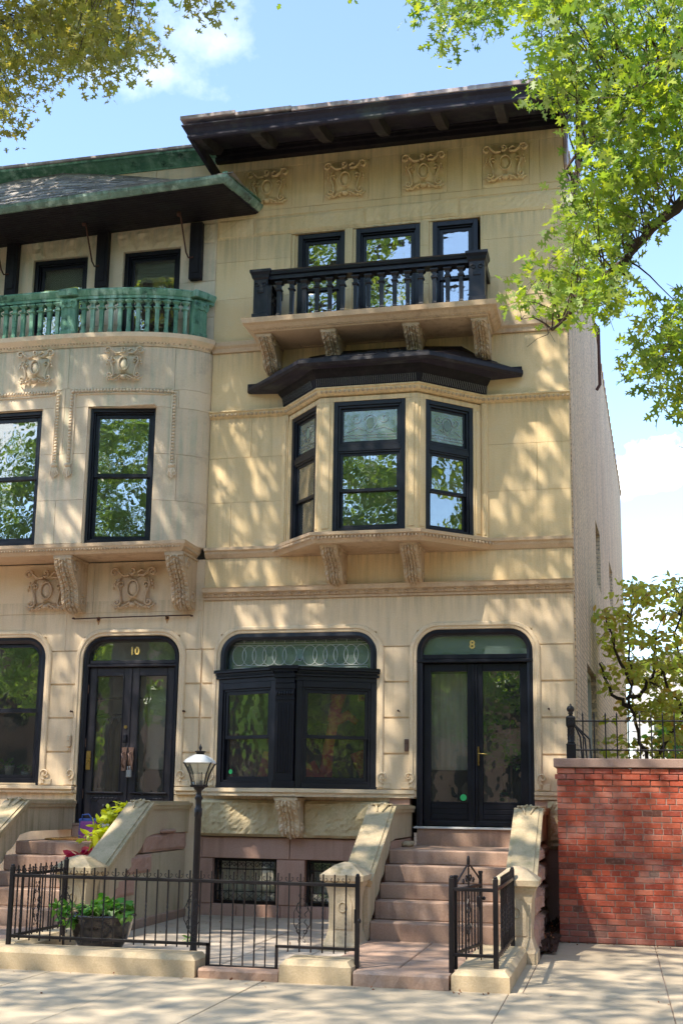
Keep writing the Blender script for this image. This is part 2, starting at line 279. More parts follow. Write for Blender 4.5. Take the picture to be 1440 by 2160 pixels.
# ------------------------------------------------------------------ mesh building
class MB:
    def __init__(s): s.v = []; s.f = []; s.m = None; s.sm = set()
    def add(s, vs, fs, smooth=False):
        b = len(s.v)
        if s.m is not None: vs = [tuple(s.m @ Vector(p)) for p in vs]
        s.v.extend(vs)
        if smooth: s.sm.update(range(len(s.f), len(s.f)+len(fs)))
        s.f.extend([tuple(i+b for i in f) for f in fs]); return s
    def box(s, x0, x1, y0, y1, z0, z1, c=0):
        if x1-x0 < 1e-5 or y1-y0 < 1e-5 or z1-z0 < 1e-5: return s
        if not c:
            vs = [(x, y, z) for z in (z0, z1) for y in (y0, y1) for x in (x0, x1)]
            return s.add(vs, [(0, 2, 3, 1), (4, 5, 7, 6), (0, 1, 5, 4), (1, 3, 7, 5), (3, 2, 6, 7), (2, 0, 4, 6)])
        c = min(c, (x1-x0)*.45, (y1-y0)*.45, (z1-z0)*.45)
        vs = []; idx = {}
        def V(p):
            if p not in idx: idx[p] = len(vs); vs.append(p)
            return idx[p]
        X = (x0, x1); Y = (y0, y1); Z = (z0, z1); sg = (1, -1); fs = []
        fx = lambda i, j, k: V((X[i], Y[j]+sg[j]*c, Z[k]+sg[k]*c))
        fy = lambda i, j, k: V((X[i]+sg[i]*c, Y[j], Z[k]+sg[k]*c))
        fz = lambda i, j, k: V((X[i]+sg[i]*c, Y[j]+sg[j]*c, Z[k]))
        for i in (0, 1):
            q = [fx(i, 0, 0), fx(i, 1, 0), fx(i, 1, 1), fx(i, 0, 1)]; fs.append(q if i else q[::-1])
            q = [fy(0, i, 0), fy(1, i, 0), fy(1, i, 1), fy(0, i, 1)]; fs.append(q[::-1] if i else q)
            q = [fz(0, 0, i), fz(1, 0, i), fz(1, 1, i), fz(0, 1, i)]; fs.append(q if i else q[::-1])
        for i in (0, 1):
            for j in (0, 1):
                q = [fx(i, j, 0), fx(i, j, 1), fy(i, j, 1), fy(i, j, 0)]; fs.append(q if (i+j) % 2 else q[::-1])
                q = [fx(i, 0, j), fx(i, 1, j), fz(i, 1, j), fz(i, 0, j)]; fs.append(q if (i+j) % 2 == 0 else q[::-1])
                q = [fy(0, i, j), fy(1, i, j), fz(1, i, j), fz(0, i, j)]; fs.append(q if (i+j) % 2 else q[::-1])
                for k in (0, 1):
                    q = [fx(i, j, k), fy(i, j, k), fz(i, j, k)]; fs.append(q if (i+j+k) % 2 else q[::-1])
        return s.add(vs, [tuple(f) for f in fs])
    def prism(s, poly, ax, a0, a1, smooth=False):
        """poly of 2D points extruded along axis ax ('x': (y,z), 'y': (x,z), 'z': (x,y))"""
        def P(p, a): return (a, p[0], p[1]) if ax == 'x' else ((p[0], a, p[1]) if ax == 'y' else (p[0], p[1], a))
        n = len(poly); vs = [P(p, a0) for p in poly]+[P(p, a1) for p in poly]
        s.add(vs, [tuple(range(n))[::-1], tuple(range(n, 2*n))]+[(i, (i+1) % n, n+(i+1) % n, n+i) for i in range(n)]); return s
    def tube(s, pts, r, n=6, caps=True, smooth=True):
        pts = [Vector(p) for p in pts]; k = len(pts); rs = r if isinstance(r, (list, tuple)) else [r]*k
        vs = []; prev = None
        for i, p in enumerate(pts):
            t = (pts[min(i+1, k-1)]-pts[max(i-1, 0)])
            if t.length < 1e-9: t = Vector((0, 0, 1))
            t.normalize()
            if prev is None:
                a = Vector((0, 0, 1)) if abs(t.z) < .9 else Vector((0, 1, 0)); u = t.cross(a).normalized()
            else:
                u = prev-t*prev.dot(t)
                u = u.normalized() if u.length > 1e-6 else t.orthogonal().normalized()
            prev = u; w_ = t.cross(u)
            for j in range(n):
                a = 2*math.pi*(j+.5)/n; vs.append(tuple(p+(u*math.cos(a)+w_*math.sin(a))*rs[i]))
        fs = [(i*n+j, i*n+(j+1) % n, (i+1)*n+(j+1) % n, (i+1)*n+j) for i in range(k-1) for j in range(n)]
        s.add(vs, fs, smooth and n > 4)
        if caps: s.add([vs[j] for j in range(n)]+[vs[(k-1)*n+j] for j in range(n)], [tuple(range(n))[::-1], tuple(range(n, 2*n))]) if s.m is None else s.caps_(vs, n, k)
        return s
    def caps_(s, vs, n, k): s.add([vs[j] for j in range(n)]+[vs[(k-1)*n+j] for j in range(n)], [tuple(range(n))[::-1], tuple(range(n, 2*n))])
    def lathe(s, prof, cx, cy, n=16, smooth=True, a0=0.0, sq=False):
        vs = []
        for r_, z in prof:
            for j in range(n):
                a = 2*math.pi*(j+.5)/n+a0; k = 1/max(abs(math.cos(a)), abs(math.sin(a))) if sq else 1
                vs.append((cx+r_*k*math.cos(a), cy+r_*k*math.sin(a), z))
        k = len(prof)
        fs = [(i*n+j, i*n+(j+1) % n, (i+1)*n+(j+1) % n, (i+1)*n+j) for i in range(k-1) for j in range(n)]
        fs += [tuple(range(n))[::-1], tuple(range((k-1)*n, k*n))]
        return s.add(vs, fs, smooth)
    def sqloft(s, prof, cx, cy):
        """stack of squares: prof = (half width, z)"""
        vs = []
        for h, z in prof:
            hx, hy = h if isinstance(h, tuple) else (h, h)
            vs += [(cx-hx, cy-hy, z), (cx+hx, cy-hy, z), (cx+hx, cy+hy, z), (cx-hx, cy+hy, z)]
        k = len(prof)
        fs = [(i*4+j, i*4+(j+1) % 4, (i+1)*4+(j+1) % 4, (i+1)*4+j) for i in range(k-1) for j in range(4)]
        return s.add(vs, fs+[(3, 2, 1, 0), tuple(range((k-1)*4, k*4))])
    def sweep(s, path, prof, closed=False, plane='xy'):
        """path of 2D points, prof = (out, w) closed polygon; out goes along the right-hand side normal (dy,-dx)"""
        n = len(path); k = len(prof); vs = []
        for i, p in enumerate(path):
            p = Vector(p)
            if closed: a = Vector(path[i-1]); b = Vector(path[(i+1) % n])
            else: a = Vector(path[max(i-1, 0)]); b = Vector(path[min(i+1, n-1)])
            d1 = (p-a); d2 = (b-p)
            if d1.length < 1e-9: d1 = d2
            if d2.length < 1e-9: d2 = d1
            d1.normalize(); d2.normalize()
            n1 = Vector((d1.y, -d1.x)); n2 = Vector((d2.y, -d2.x)); mt = (n1+n2)
            mt = mt/max(mt.length_squared, .3)*2 if mt.length > 1e-6 else n1
            for o, w_ in prof:
                q = p+mt*o
                vs.append((q.x, q.y, w_) if plane == 'xy' else (q.x, w_, q.y))
        rng = n if closed else n-1
        fs = [(i*k+j, i*k+(j+1) % k, ((i+1) % n)*k+(j+1) % k, ((i+1) % n)*k+j) for i in range(rng) for j in range(k)]
        if not closed: fs += [tuple(range(k))[::-1], tuple(range((n-1)*k, n*k))]
        return s.add(vs, fs)
    def ball(s, c, r, n=8, k=5):
        rx, ry, rz = r if isinstance(r, tuple) else (r, r, r); vs = []
        for i in range(1, k):
            t = math.pi*i/k
            for j in range(n):
                a = 2*math.pi*j/n; vs.append((c[0]+rx*math.sin(t)*math.cos(a), c[1]+ry*math.sin(t)*math.sin(a), c[2]+rz*math.cos(t)))
        vs += [(c[0], c[1], c[2]+rz), (c[0], c[1], c[2]-rz)]; T = (k-1)*n
        fs = [(i*n+j, (i+1)*n+j, (i+1)*n+(j+1) % n, i*n+(j+1) % n) for i in range(k-2) for j in range(n)]
        fs += [(T, j, (j+1) % n) for j in range(n)]+[(T+1, (k-2)*n+(j+1) % n, (k-2)*n+j) for j in range(n)]
        return s.add(vs, fs, True)
    def grid(s, fn, nu, nv, smooth=True):
        vs = [fn(i/nu, j/nv) for i in range(nu+1) for j in range(nv+1)]
        fs = [(i*(nv+1)+j, i*(nv+1)+j+1, (i+1)*(nv+1)+j+1, (i+1)*(nv+1)+j) for i in range(nu) for j in range(nv)]
        return s.add(vs, fs, smooth)
    def mesh(s, name, mt):
        me = bpy.data.meshes.new(name); me.from_pydata(s.v, [], s.f); me.materials.append(mt)
        if s.sm:
            me.polygons.foreach_set('use_smooth', [i in s.sm for i in range(len(s.f))])
        me.update(); return me
WL = {}
def link(name, me, parent=None, loc=(0, 0, 0)):
    o = bpy.data.objects.new(name, me); col.objects.link(o); L_ = Vector(loc)
    if parent is not None: o.parent = parent; o.location = L_-WL[parent.name]
    else: o.location = L_
    WL[o.name] = L_; return o
def build(name, mb, mt, parent=None, loc=(0, 0, 0), **k):
    o = link(name, mb.mesh(name, M[mt] if isinstance(mt, str) else mt), parent, loc)
    for a, b in k.items(): o[a] = b
    return o
def thing(name, label, cat, loc=(0, 0, 0), group=None):
    o = link(name, None, None, loc); o.empty_display_size = .2; o['label'] = label; o['category'] = cat
    if group: o['group'] = group
    return o
def tag(o, label, cat, group=None):
    o['label'] = label; o['category'] = cat
    if group: o['group'] = group
    return o
def face_m(p0, p1):
    """local frame along a canted face: x along, y into the building, z up, at world p0"""
    d = Vector((p1[0]-p0[0], p1[1]-p0[1], 0)); l = d.length; d.normalize()
    n = Vector((-d.y, d.x, 0))
    m_ = Matrix(((d.x, n.x, 0, p0[0]), (d.y, n.y, 0, p0[1]), (0, 0, 1, 0), (0, 0, 0, 1))); return m_, l
def mbf(m_=None):
    b = MB(); b.m = m_; return b
def cut(x0, x1, z0, z1, ops):
    """rectangle minus openings -> list of rectangles"""
    ops = [o for o in ops if o[0] < x1-1e-4 and o[1] > x0+1e-4 and o[2] < z1-1e-4 and o[3] > z0+1e-4]
    if not ops: return [(x0, x1, z0, z1)]
    xs = sorted({x0, x1}|{min(max(v, x0), x1) for o in ops for v in o[:2]}); res = []
    for a, b in zip(xs, xs[1:]):
        if b-a < 1e-4: continue
        seg = [(z0, z1)]
        for o in ops:
            if o[0] < b-1e-4 and o[1] > a+1e-4:
                ns = []
                for s0, s1 in seg:
                    if o[2] >= s1 or o[3] <= s0: ns.append((s0, s1)); continue
                    if o[2] > s0+1e-4: ns.append((s0, o[2]))
                    if o[3] < s1-1e-4: ns.append((o[3], s1))
                seg = ns
        for s0, s1 in seg:
            if res and abs(res[-1][1]-a) < 1e-5 and abs(res[-1][2]-s0) < 1e-5 and abs(res[-1][3]-s1) < 1e-5: res[-1] = (res[-1][0], b, s0, s1)
            else: res.append((a, b, s0, s1))
    return res
def blocks(parent, x0, x1, rows, ops, mt, y=0., g=.006, rec=.012, thick=.3, name='stone_block', backname='wall', bm=None, ch=.004):
    z0 = rows[0][0]; z1 = rows[-1][1]
    for r_ in cut(x0, x1, z0, z1, [(o[0]-.003, o[1]+.003, o[2]-.003, o[3]+.003) for o in ops]):
        bk = MB(); bk.box(r_[0], r_[1], y+rec, y+thick, r_[2], r_[3]); build(backname, bk, bm or mt, parent)
    for (a, b, xs) in rows:
        xs = [x0]+sorted(v for v in xs if x0 < v < x1)+[x1]
        for xa, xb in zip(xs, xs[1:]):
            rs = cut(xa+g/2, xb-g/2, a+g/2, b-g/2, ops)
            if not rs: continue
            q = MB()
            for r_ in rs:
                q = MB(); q.box(r_[0], r_[1], y, y+rec+.02, r_[2], r_[3], ch if len(rs) == 1 else 0); build(name, q, mt, parent)
def rockface(mb, x0, x1, z0, z1, y, d=.05, nx=None, nz=None, seed=0, back=.05):
    nx = nx or max(6, int((x1-x0)/.035)); nz = nz or max(5, int((z1-z0)/.035))
    def fn(u, v):
        x = x0+(x1-x0)*u; z = z0+(z1-z0)*v
        e = min(u*(x1-x0), (1-u)*(x1-x0), v*(z1-z0), (1-v)*(z1-z0))
        k = min(1, e/.035)
        h = .55+.55*noise.noise((x*3.1+seed, z*4+seed, 0))+.45*abs(noise.noise((x*9, z*13+seed, 5)))+.28*noise.noise((x*22, z*30, seed))
        return (x, y-d*k*h, z)
    mb.grid(lambda u, v: fn(v, u), nz, nx, False)
    mb.box(x0, x1, y+.0005, y+back, z0, z1)
def spiral(cx, cz, r, turns, a0, dirn=1, y=0., n=20, k=.12):
    return [(cx+r*(1-(1-k)*i/n)*math.cos(a0+dirn*2*math.pi*turns*i/n), y, cz+r*(1-(1-k)*i/n)*math.sin(a0+dirn*2*math.pi*turns*i/n)) for i in range(n+1)]
def arch(x0, x1, z0, z1, r, n=9):
    """from bottom left, up and over to bottom right: 2D path (x,z)"""
    p = [(x0, z0)]
    for i in range(n+1):
        a = math.pi-math.pi/2*i/n; p.append((x0+r+r*math.cos(a), z1-r+r*math.sin(a)))
    for i in range(n+1):
        a = math.pi/2-math.pi/2*i/n; p.append((x1-r+r*math.cos(a), z1-r+r*math.sin(a)))
    return p+[(x1, z0)]
def archsweep(mb, path, w_, y0, y1, inner=0.):
    """band of width w_ outside of path (left side when going up and over), from y0 to y1"""
    mb.sweep(path, [(-inner-w_, y0), (-inner-w_, y1), (-inner, y1), (-inner, y0)], plane='xz')
def spandrels(parent, x0, x1, z1, r, y0, y1, mt, name='corner_stone'):
    for sx in (0, 1):
        poly = []
        for i in range(10):
            a = math.pi/2*i/9
            poly.append((x0+r-r*math.cos(a), z1-r+r*math.sin(a)) if not sx else (x1-r+r*math.cos(a), z1-r+r*math.sin(a)))
        cx = x0 if not sx else x1
        poly = poly+[(cx, z1)]
        if sx: poly = poly[::-1]
        q = MB(); q.prism(poly, 'y', y0, y1); build(name, q, mt, parent)
def frame(mb, x0, x1, z0, z1, w_, y0, y1, c=.004, wb=None):
    wb = w_ if wb is None else wb
    mb.box(x0, x0+w_, y0, y1, z0, z1, c); mb.box(x1-w_, x1, y0, y1, z0, z1, c)
    mb.box(x0+w_, x1-w_, y0, y1, z1-w_, z1, c); mb.box(x0+w_, x1-w_, y0, y1, z0, z0+wb, c)
def window(parent, x0, x1, z0, z1, y, m_=None, rail=None, mt='black', cas=.07, sash=.05, glass='glass', depth=.16, label=None):
    """double hung window; rail = height of the meeting rail (None: one light)"""
    a = mbf(m_); frame(a, x0, x1, z0, z1, cas, y-.012, y+depth); frame(a, x0+cas, x1-cas, z0+cas, z1-cas, .022, y+.02, y+depth-.01)
    wn = build('window', a, mt, parent)
    if label: wn['label'] = label
    c2 = cas+.022; xa, xb, za, zb = x0+c2, x1-c2, z0+c2, z1-c2
    parts = [(za, zb, y+.05)] if rail is None else [(rail-sash*.5, zb, y+.05), (za, rail+sash*.5, y+.082)]
    for (s0, s1, ys) in parts:
        b = mbf(m_); frame(b, xa+.001, xb-.001, s0, s1, sash, ys, ys+.03, .003); build('sash', b, mt, wn)
        g_ = mbf(m_); g_.box(xa+sash-.006, xb-sash+.006, ys+.012, ys+.017, s0+sash-.006, s1-sash+.006); build('pane', g_, glass, wn)
    return wn
M['jewel'] = mat('jewelled_glass', (.20, .26, .16), (.16, .24, .28), rough=.25, bump=0)
# ------------------------------------------------------------------ ornaments
EGG = MB().ball((0, 0, 0), 1, 6, 4)
def eggs(mb, path, z, o, step, rx, rz, tilt=0, alt=True, plane='xy'):
    pts = [Vector(p) for p in path]; d = 0; tot = 0
    for a, b in zip(pts, pts[1:]):
        l = (b-a).length; dr = (b-a)/l; nn = Vector((dr.y, -dr.x)); n = max(1, round(l/step))
        for i in range(n):
            q = a+dr*(l*(i+.5)/n)+nn*o
            if plane == 'xy':
                mb.ball((q.x, q.y, z), (rx, rx, rz), 6, 4)
                if alt:
                    q2 = a+dr*(l*(i+1)/n)+nn*o*.98
                    mb.add([(q2.x-rx*.25*dr.x, q2.y-rx*.25*dr.y, z+rz), (q2.x+rx*.25*dr.x, q2.y+rx*.25*dr.y, z+rz), (q2.x+nn.x*rx*.6, q2.y+nn.y*rx*.6, z+rz*.6), (q2.x, q2.y, z-rz*1.1)], [(0, 1, 2), (0, 2, 3), (1, 3, 2), (0, 3, 1)])
            else: mb.ball((q.x, z, q.y), (rx, rx, rz), 6, 4)
def cartouche_mesh():
    q = MB()
    # shield body as a low dome
    def fn(u, v):
        t = u*2*math.pi; r_ = .185+.035*math.cos(4*t+math.pi)+.03*math.cos(2*t)
        rr = r_*v; h = .022*(1-v**3)+.010*(1 if v < .9 else 0)
        return (rr*math.cos(t)*1.05, -h, rr*math.sin(t)*1.15)
    q.grid(fn, 32, 5, False)
    q.tube([(.075*math.cos(t*math.pi/8), -.040, .105*math.sin(t*math.pi/8)) for t in range(17)], .012, 5)
    q.ball((0, -.030, 0), (.062, .014, .092), 10, 6)
    for sx in (-1, 1):
        # big top volute, arm and lower curls
        q.tube([(sx*.06, -.03, .17), (sx*.13, -.035, .16), (sx*.20, -.038, .215)]+[(sx*(.245+p[0]), -.038, .205+p[2]) for p in spiral(0, 0, .058, 1.25, 2.6, -1)], [.016]*14+[.011]*10, 6)
        q.tube([(sx*(.16+p[0]), -.03, .05+p[2]) for p in spiral(0, 0, .042, 1.1, 0, 1)], .010, 5)
        q.tube([(sx*.19, -.02, .13), (sx*.215, -.03, .05), (sx*.175, -.03, -.04), (sx*.16, -.03, -.12)]+[(sx*(.205+p[0]), -.034, -.165+p[2]) for p in spiral(0, 0, .048, 1.2, 3.1, 1)], [.013]*25, 6)
        q.tube([(sx*.03, -.03, -.17), (sx*.10, -.034, -.205), (sx*.16, -.02, -.235), (sx*.24, -.03, -.225), (sx*.285, -.02, -.19)], [.016, .014, .012, .012, .006], 5)
        for k in range(4): q.ball((sx*(.075+.05*k), -.03, -.225-.006*k*(k-2)), (.02, .016, .014), 6, 4)
        for k in range(3): q.ball((sx*(.235+.012*k), -.026, .10-.045*k), (.017-.003*k, .013, .022), 6, 4)
    q.tube([(-.02+p[0], -.036, .225+p[2]) for p in spiral(0, 0, .05, 1.1, 4.2, 1)], .014, 6)
    q.tube([(.05, -.03, .20), (.10, -.036, .235), (.14, -.03, .21)], [.015, .016, .006], 6)
    q.ball((0, -.03, -.20), (.05, .025, .03), 8, 5)
    return q
CART = cartouche_mesh()
CM = {}
def cartouche(parent, x, z, y, mt, s=1., parent_name='cartouche', rot=0):
    if mt not in CM: CM[mt] = CART.mesh('cartouche', M[mt])
    o = link('cartouche', CM[mt], parent, (x, y, z)); o.scale = (s, 2.0, s); o.rotation_euler.z = rot; return o
def console(parent, x0, x1, ztop, D, H, y=0., mt='trim', lobes=5, name='carved_bracket'):
    prof = [(1, 0), (1, .07), (.97, .16), (.9, .25), (.76, .36), (.62, .47), (.53, .58), (.49, .69), (.47, .79), (.43, .88), (.32, .96), (.15, 1.0)]
    P = [Vector((y-D*a, ztop-H*b)) for a, b in prof]
    q = MB(); q.prism([(p.x, p.y) for p in P]+[(y, ztop-H), (y, ztop)], 'x', x0, x1)
    ln = [0]
    for a, b in zip(P, P[1:]): ln.append(ln[-1]+(b-a).length)
    def at(u):
        s_ = u*ln[-1]
        for i in range(len(P)-1):
            if s_ <= ln[i+1]+1e-9:
                t = (s_-ln[i])/(ln[i+1]-ln[i]); d = (P[i+1]-P[i]).normalized(); return P[i].lerp(P[i+1], t), Vector((d.y, -d.x))
    w_ = x1-x0; A = min(.05, w_*.24)
    def fn(u, v):
        p, n = at(u)
        if n.x > 0: n = -n
        vv = abs(v*2-1)
        if vv > .86 or u > .985: h = A*.25 if vv > .86 else .0
        else:
            ph = u*lobes*2-1.1*vv; fine_ = abs(math.sin(math.pi*(u*lobes*5-2.6*vv)))
            h = A*(.18+.72*abs(math.sin(math.pi*ph))**.8*(.55+.45*fine_))*(1-.5*vv**2)+(A*.4 if vv < .12 else 0)
            if abs(vv-.50) < .09: h *= .25
            if .12 <= vv < .2: h *= .3
        if u < .06: h = A*.5
        q_ = p+n*h
        return (x0+w_*v, q_.x, q_.y)
    q.grid(fn, 110, 26, False)
    for xx, sg in ((x0, -1), (x1, 1)):
        q.tube([(xx+sg*.004, y-D*.70+p[0], ztop-H*.2+p[2]) for p in spiral(0, 0, min(H*.14, D*.24), 1.3, 0, 1)], w_*.07, 5)
        q.tube([(xx+sg*.004, y-D*.24+p[0], ztop-H*.80+p[2]) for p in spiral(0, 0, min(H*.12, D*.2), 1.3, 2, -1)], w_*.06, 5)
    q.box(x0-.015, x1+.015, y-D-.015, y-.001, ztop-.035, ztop-.001, .004)
    return build(name, q, mt, parent)
def cyma(o0, o1, z0, z1, n=6, base=-.0):
    """moulding profile growing outward from (o0,z0) at the bottom to (o1,z1) at the top"""
    pts = [(base, z0)]
    for i in range(n+1):
        t = i/n; pts.append((o0+(o1-o0)*(t*t*(3-2*t)), z0+(z1-z0)*t*.72))
    pts += [(o1, z1), (base, z1)]
    return pts

# ------------------------------------------------------------------ ground
def walk_slabs():
    q = MB(); q.box(-40, 40, -8.9, 20, -.40, -.012)
    st = build('ground', q, 'soil'); st['kind'] = 'structure'
    sw = link('sidewalk', None); sw['kind'] = 'structure'
    base = MB(); base.box(-30, 30, -8.75, 0, -.2, -.0115+.0015); b = build('paving_bed', base, 'mortar', sw)
    xs = [-20, -8, -3.2, -1.6, -.6, .47, 1.5, 2.46, 4.59, 5.88, 7.4, 9, 20]
    rows = [(-8.72, -6.79), (-6.79, -5.0)]
    for i, (a, b) in enumerate(zip(xs, xs[1:])):
        for j, (y0, y1) in enumerate(rows):
            o = (.0 if j else .0); q = MB(); q.box(a+.004, b-.004, y0+.004, y1-.004, -.06, 0+random.uniform(-.002, .002), .004); build('paving_slab', q, 'walk', sw)
    for a, b in ((4.70, 5.88), (5.88, 7.4), (7.4, 9), (9, 20)):
        for y0, y1 in ((-5.0, -3.39), (-3.39, -1.09)):
            q = MB(); q.box(a+.004, b-.004, y0+.004, y1-.004, -.06, random.uniform(-.002, .002), .004); build('paving_slab', q, 'walk', sw)
    q = MB(); q.box(4.592, 4.696, -4.996, -3.1, -.06, -.001, .003); build('paving_slab', q, 'walk', sw)
    q = MB(); q.box(-30, 30, -8.9, -8.72, -.2, .0, .02); cb = build('street_kerb', q, 'curb'); cb['kind'] = 'structure'
    q = MB(); q.box(-60, 60, -19.0, -8.9, -.38, -.14); rd = build('road', q, 'asphalt'); rd['kind'] = 'structure'
    q = MB(); q.box(-60, 60, -60, -19.0, -.38, .0); rd = build('far_pavement', q, 'walk'); rd['kind'] = 'structure'
walk_slabs()
q = MB(); q.box(-300, 300, -300, 300, -.6, -.42); o = build('terrain', q, 'soil'); o['kind'] = 'structure'

# ------------------------------------------------------------------ house number 8
H8 = thing('row_house', 'narrow yellow-painted stone row house with black-framed canted bay and number 8 over its door', 'house', (2.5, 0, 0))
W = 5.03
def j(*a): return list(a)
# ground floor rusticated wall
gops = [(.27, 2.45, 1.0, 3.79), (2.99, 4.5, 1.0, 3.80), (-1, 2.63, .0, 1.60)]
blocks(H8, 0.0, W, [(1.60, 1.70, [2.72, 4.50]), (1.70, 2.17, []), (2.17, 2.64, []), (2.64, 3.11, []), (3.11, 3.59, [])], gops, 'cream', g=.026, rec=.02)
blocks(H8, 0.0, W, [(3.59, 4.26, [])], gops, 'cream', g=.004, rec=.01)
blocks(H8, 2.63, W, [(.0, .78, [2.99, 4.5]), (.78, 1.2, []), (1.2, 1.60, [])], [(2.9, 4.5, -.1, 1.60)], 'brown')
for (a, b) in ((.27, 2.45), (2.99, 4.5)): spandrels(H8, a, b, 3.79 if a < 1 else 3.80, .30, .022, .29, 'cream')
for (a, b, z0, z1) in ((.27, 2.45, 1.74, 3.79), (2.99, 4.5, 1.74, 3.80)):
    q = MB(); p = arch(a, b, z0, z1, .30)
    q.sweep(p, [(-.10, .0195), (-.10, -.012), (-.085, -.026), (-.05, -.03), (-.035, -.014), (-.01, -.012), (.0, .0), (.0, .0195)], plane='xz'); build('opening_surround', q, 'cream', H8)
    for xx, s_ in ((a, -1), (b, 1)):
        q = MB(); q.tube([(xx+s_*.10+pp[0], -.03, 1.87+pp[2]) for pp in spiral(0, 0, .075, 1.3, -1.57, -s_)], .011, 6); q.box(min(xx+s_*.02, xx+s_*.2), max(xx+s_*.02, xx+s_*.2), -.012, .02, 1.72, 1.80, .004); build('scroll', q, 'cream', H8)
# base of the bay: rock-faced stones and brownstone basement
q = MB(); rockface(q, .06, 1.27, 1.075, 1.55, -.05, .06, seed=1); build('rock_stone', q, 'rock', H8)
q = MB(); rockface(q, 1.50, 2.62, 1.075, 1.55, -.05, .06, seed=3); build('rock_stone', q, 'rock', H8)
q = MB(); q.box(1.275, 1.495, -.05, .3, 1.07, 1.55, .004); build('stone_block', q, 'cream', H8)
q = MB(); q.box(0, 2.63, -.002, .3, 1.555, 1.60); q.box(0, .055, -.03, .3, 1.07, 1.554); build('stone_block', q, 'cream', H8)
console(H8, 1.22, 1.50, 1.59, .40, .49, -.04, 'cream', 3)
bops = [(.25, 1.13, .20, .785), (1.52, 2.40, .20, .785)]
blocks(H8, 0.0, 2.63, [(.0, .20, [.6, 1.2, 1.8]), (.20, .785, [1.13, 1.52]), (.785, 1.065, [.10, 1.31])], bops, 'brown', g=.012, rec=.02)
for n_, (a, b, z0, z1) in enumerate(bops):
    fr = MB(); frame(fr, a, b, z0, z1, .035, .10, .14); wn = build('basement_window', fr, 'iron', H8)
    q = MB(); q.box(a+.03, b-.03, .20, .206, z0+.02, z1-.02); build('pane', q, 'glassclear', wn)
    q = MB()
    for k in range(7):
        x = a+.1+(b-a-.2)*k/6; q.tube([(x, .085, z0+.02), (x, .085, z1-.02)], .006, 5)
    for zz in (z0+.04, z0+.16, z1-.14, z1-.03): q.box(a+.03, b-.03, .075, .095, zz-.006, zz+.006)
    build('grille', q, 'iron', wn)
    q = MB()
    for k in range(6):
        x = a+.12+(b-a-.24)*k/5
        q.tube([(p[0], .07, p[2]) for p in spiral(x-.03, z1-.085, .042, 1.1, 0, 1)], .005, 4); q.tube([(p[0], .07, p[2]) for p in spiral(x+.035, z1-.085, .035, 1.1, 3.1, -1)], .005, 4)
        q.tube([(x-.06, .07, z0+.05), (x+.06, .07, z0+.15)], .004, 4); q.tube([(x+.06, .07, z0+.05), (x-.06, .07, z0+.15)], .004, 4)
    build('scrollwork', q, 'iron', wn)['kind'] = 'stuff'
    q = MB()
    q.grid(lambda u, v, a=a, b=b: (a+.04+(b-a-.08)*u, .30+.02*math.sin(u*60), z0+.02+v*.54), 60, 1); build('curtain', q, 'roompale', wn)
# stone sill under the ground-floor bay
sp = [(-.0, -.03), (.16, -.06), (1.18, -.50), (1.50, -.50), (2.55, -.06), (2.97, -.03)]
q = MB(); q.sweep(sp, [(-.6, 1.60), (.0, 1.60), (.02, 1.61), (.025, 1.645), (.05, 1.66), (.055, 1.70), (-.6, 1.70)])
q = MB(); q.prism([(0, .1), (0, -.055), (.17, -.07), (1.18, -.52), (1.50, -.52), (2.56, -.07), (2.97, -.055), (2.97, .1)], 'z', 1.655, 1.705)
q.prism([(0, .1), (0, -.035), (.17, -.05), (1.19, -.49), (1.49, -.49), (2.55, -.05), (2.96, -.035), (2.96, .1)], 'z', 1.602, 1.653); build('stone_sill', q, 'cream', H8)
q = MB(); q.box(4.50, W, -.055, .1, 1.655, 1.705, .004); q.box(4.50, W, -.035, .1, 1.602, 1.653, .004); build('stone_sill', q, 'cream', H8)
q = MB(); rockface(q, 4.66, W-.01, 1.0, 1.59, -.02, .05, seed=9); build('rock_stone', q, 'rock', H8)
# ---- ground-floor window: transom and shallow triangular bay
q = MB(); p = arch(.27, 2.45, 3.24, 3.79, .29)
q.sweep(p, [(0, -.002), (0, .27), (.045, .27), (.06, .12), (.085, .10), (.085, .0), (.05, -.012)], plane='xz'); fw = build('window', q, 'black', H8)
q = MB(); q.box(.27, 2.45, .0, .2, 3.24, 3.30, .004); build('transom_bar', q, 'black', fw)
q = MB(); q.prism([(x, z) for x, z in arch(.352, 2.368, 3.295, 3.71, .22)], 'y', .125, .131); build('transom_pane', q, 'stained', fw)
q = MB()   # leading: chain of interlaced ovals inside a border
for k in range(13):
    cx = .50+k*.143
    if k == 6: continue
    q.tube([(cx+.10*math.cos(t*math.pi/10), .118, 3.50+.135*math.sin(t*math.pi/10)) for t in range(21)], .0035, 4)
for z in (3.33, 3.36, 3.64, 3.67): q.tube([(.42, .118, z), (2.30, .118, z)], .003, 4)
for k in range(14):
    x = .42+k*1.88/13; q.tube([(x, .118, 3.30), (x, .118, 3.33)], .003, 4); q.tube([(x, .118, 3.67), (x, .118, 3.71)], .003, 4)
for t_ in range(6): q.tube([(1.36+.04*math.cos(a+t_), .118, 3.50+.09*math.sin(a+t_)) for a in (0, 1, 2.2)], .004, 4)
build('leading', q, 'white', fw)
q = MB(); q.prism([(1.36+.045*math.cos(a*.524), 3.51+.07*math.sin(a*.524)) for a in range(12)], 'y', .112, .117); build('medallion', q, 'jewel', fw)
bayA = [((.255, -.004), (1.19, -.43)), ((1.47, -.43), (2.465, -.004))]
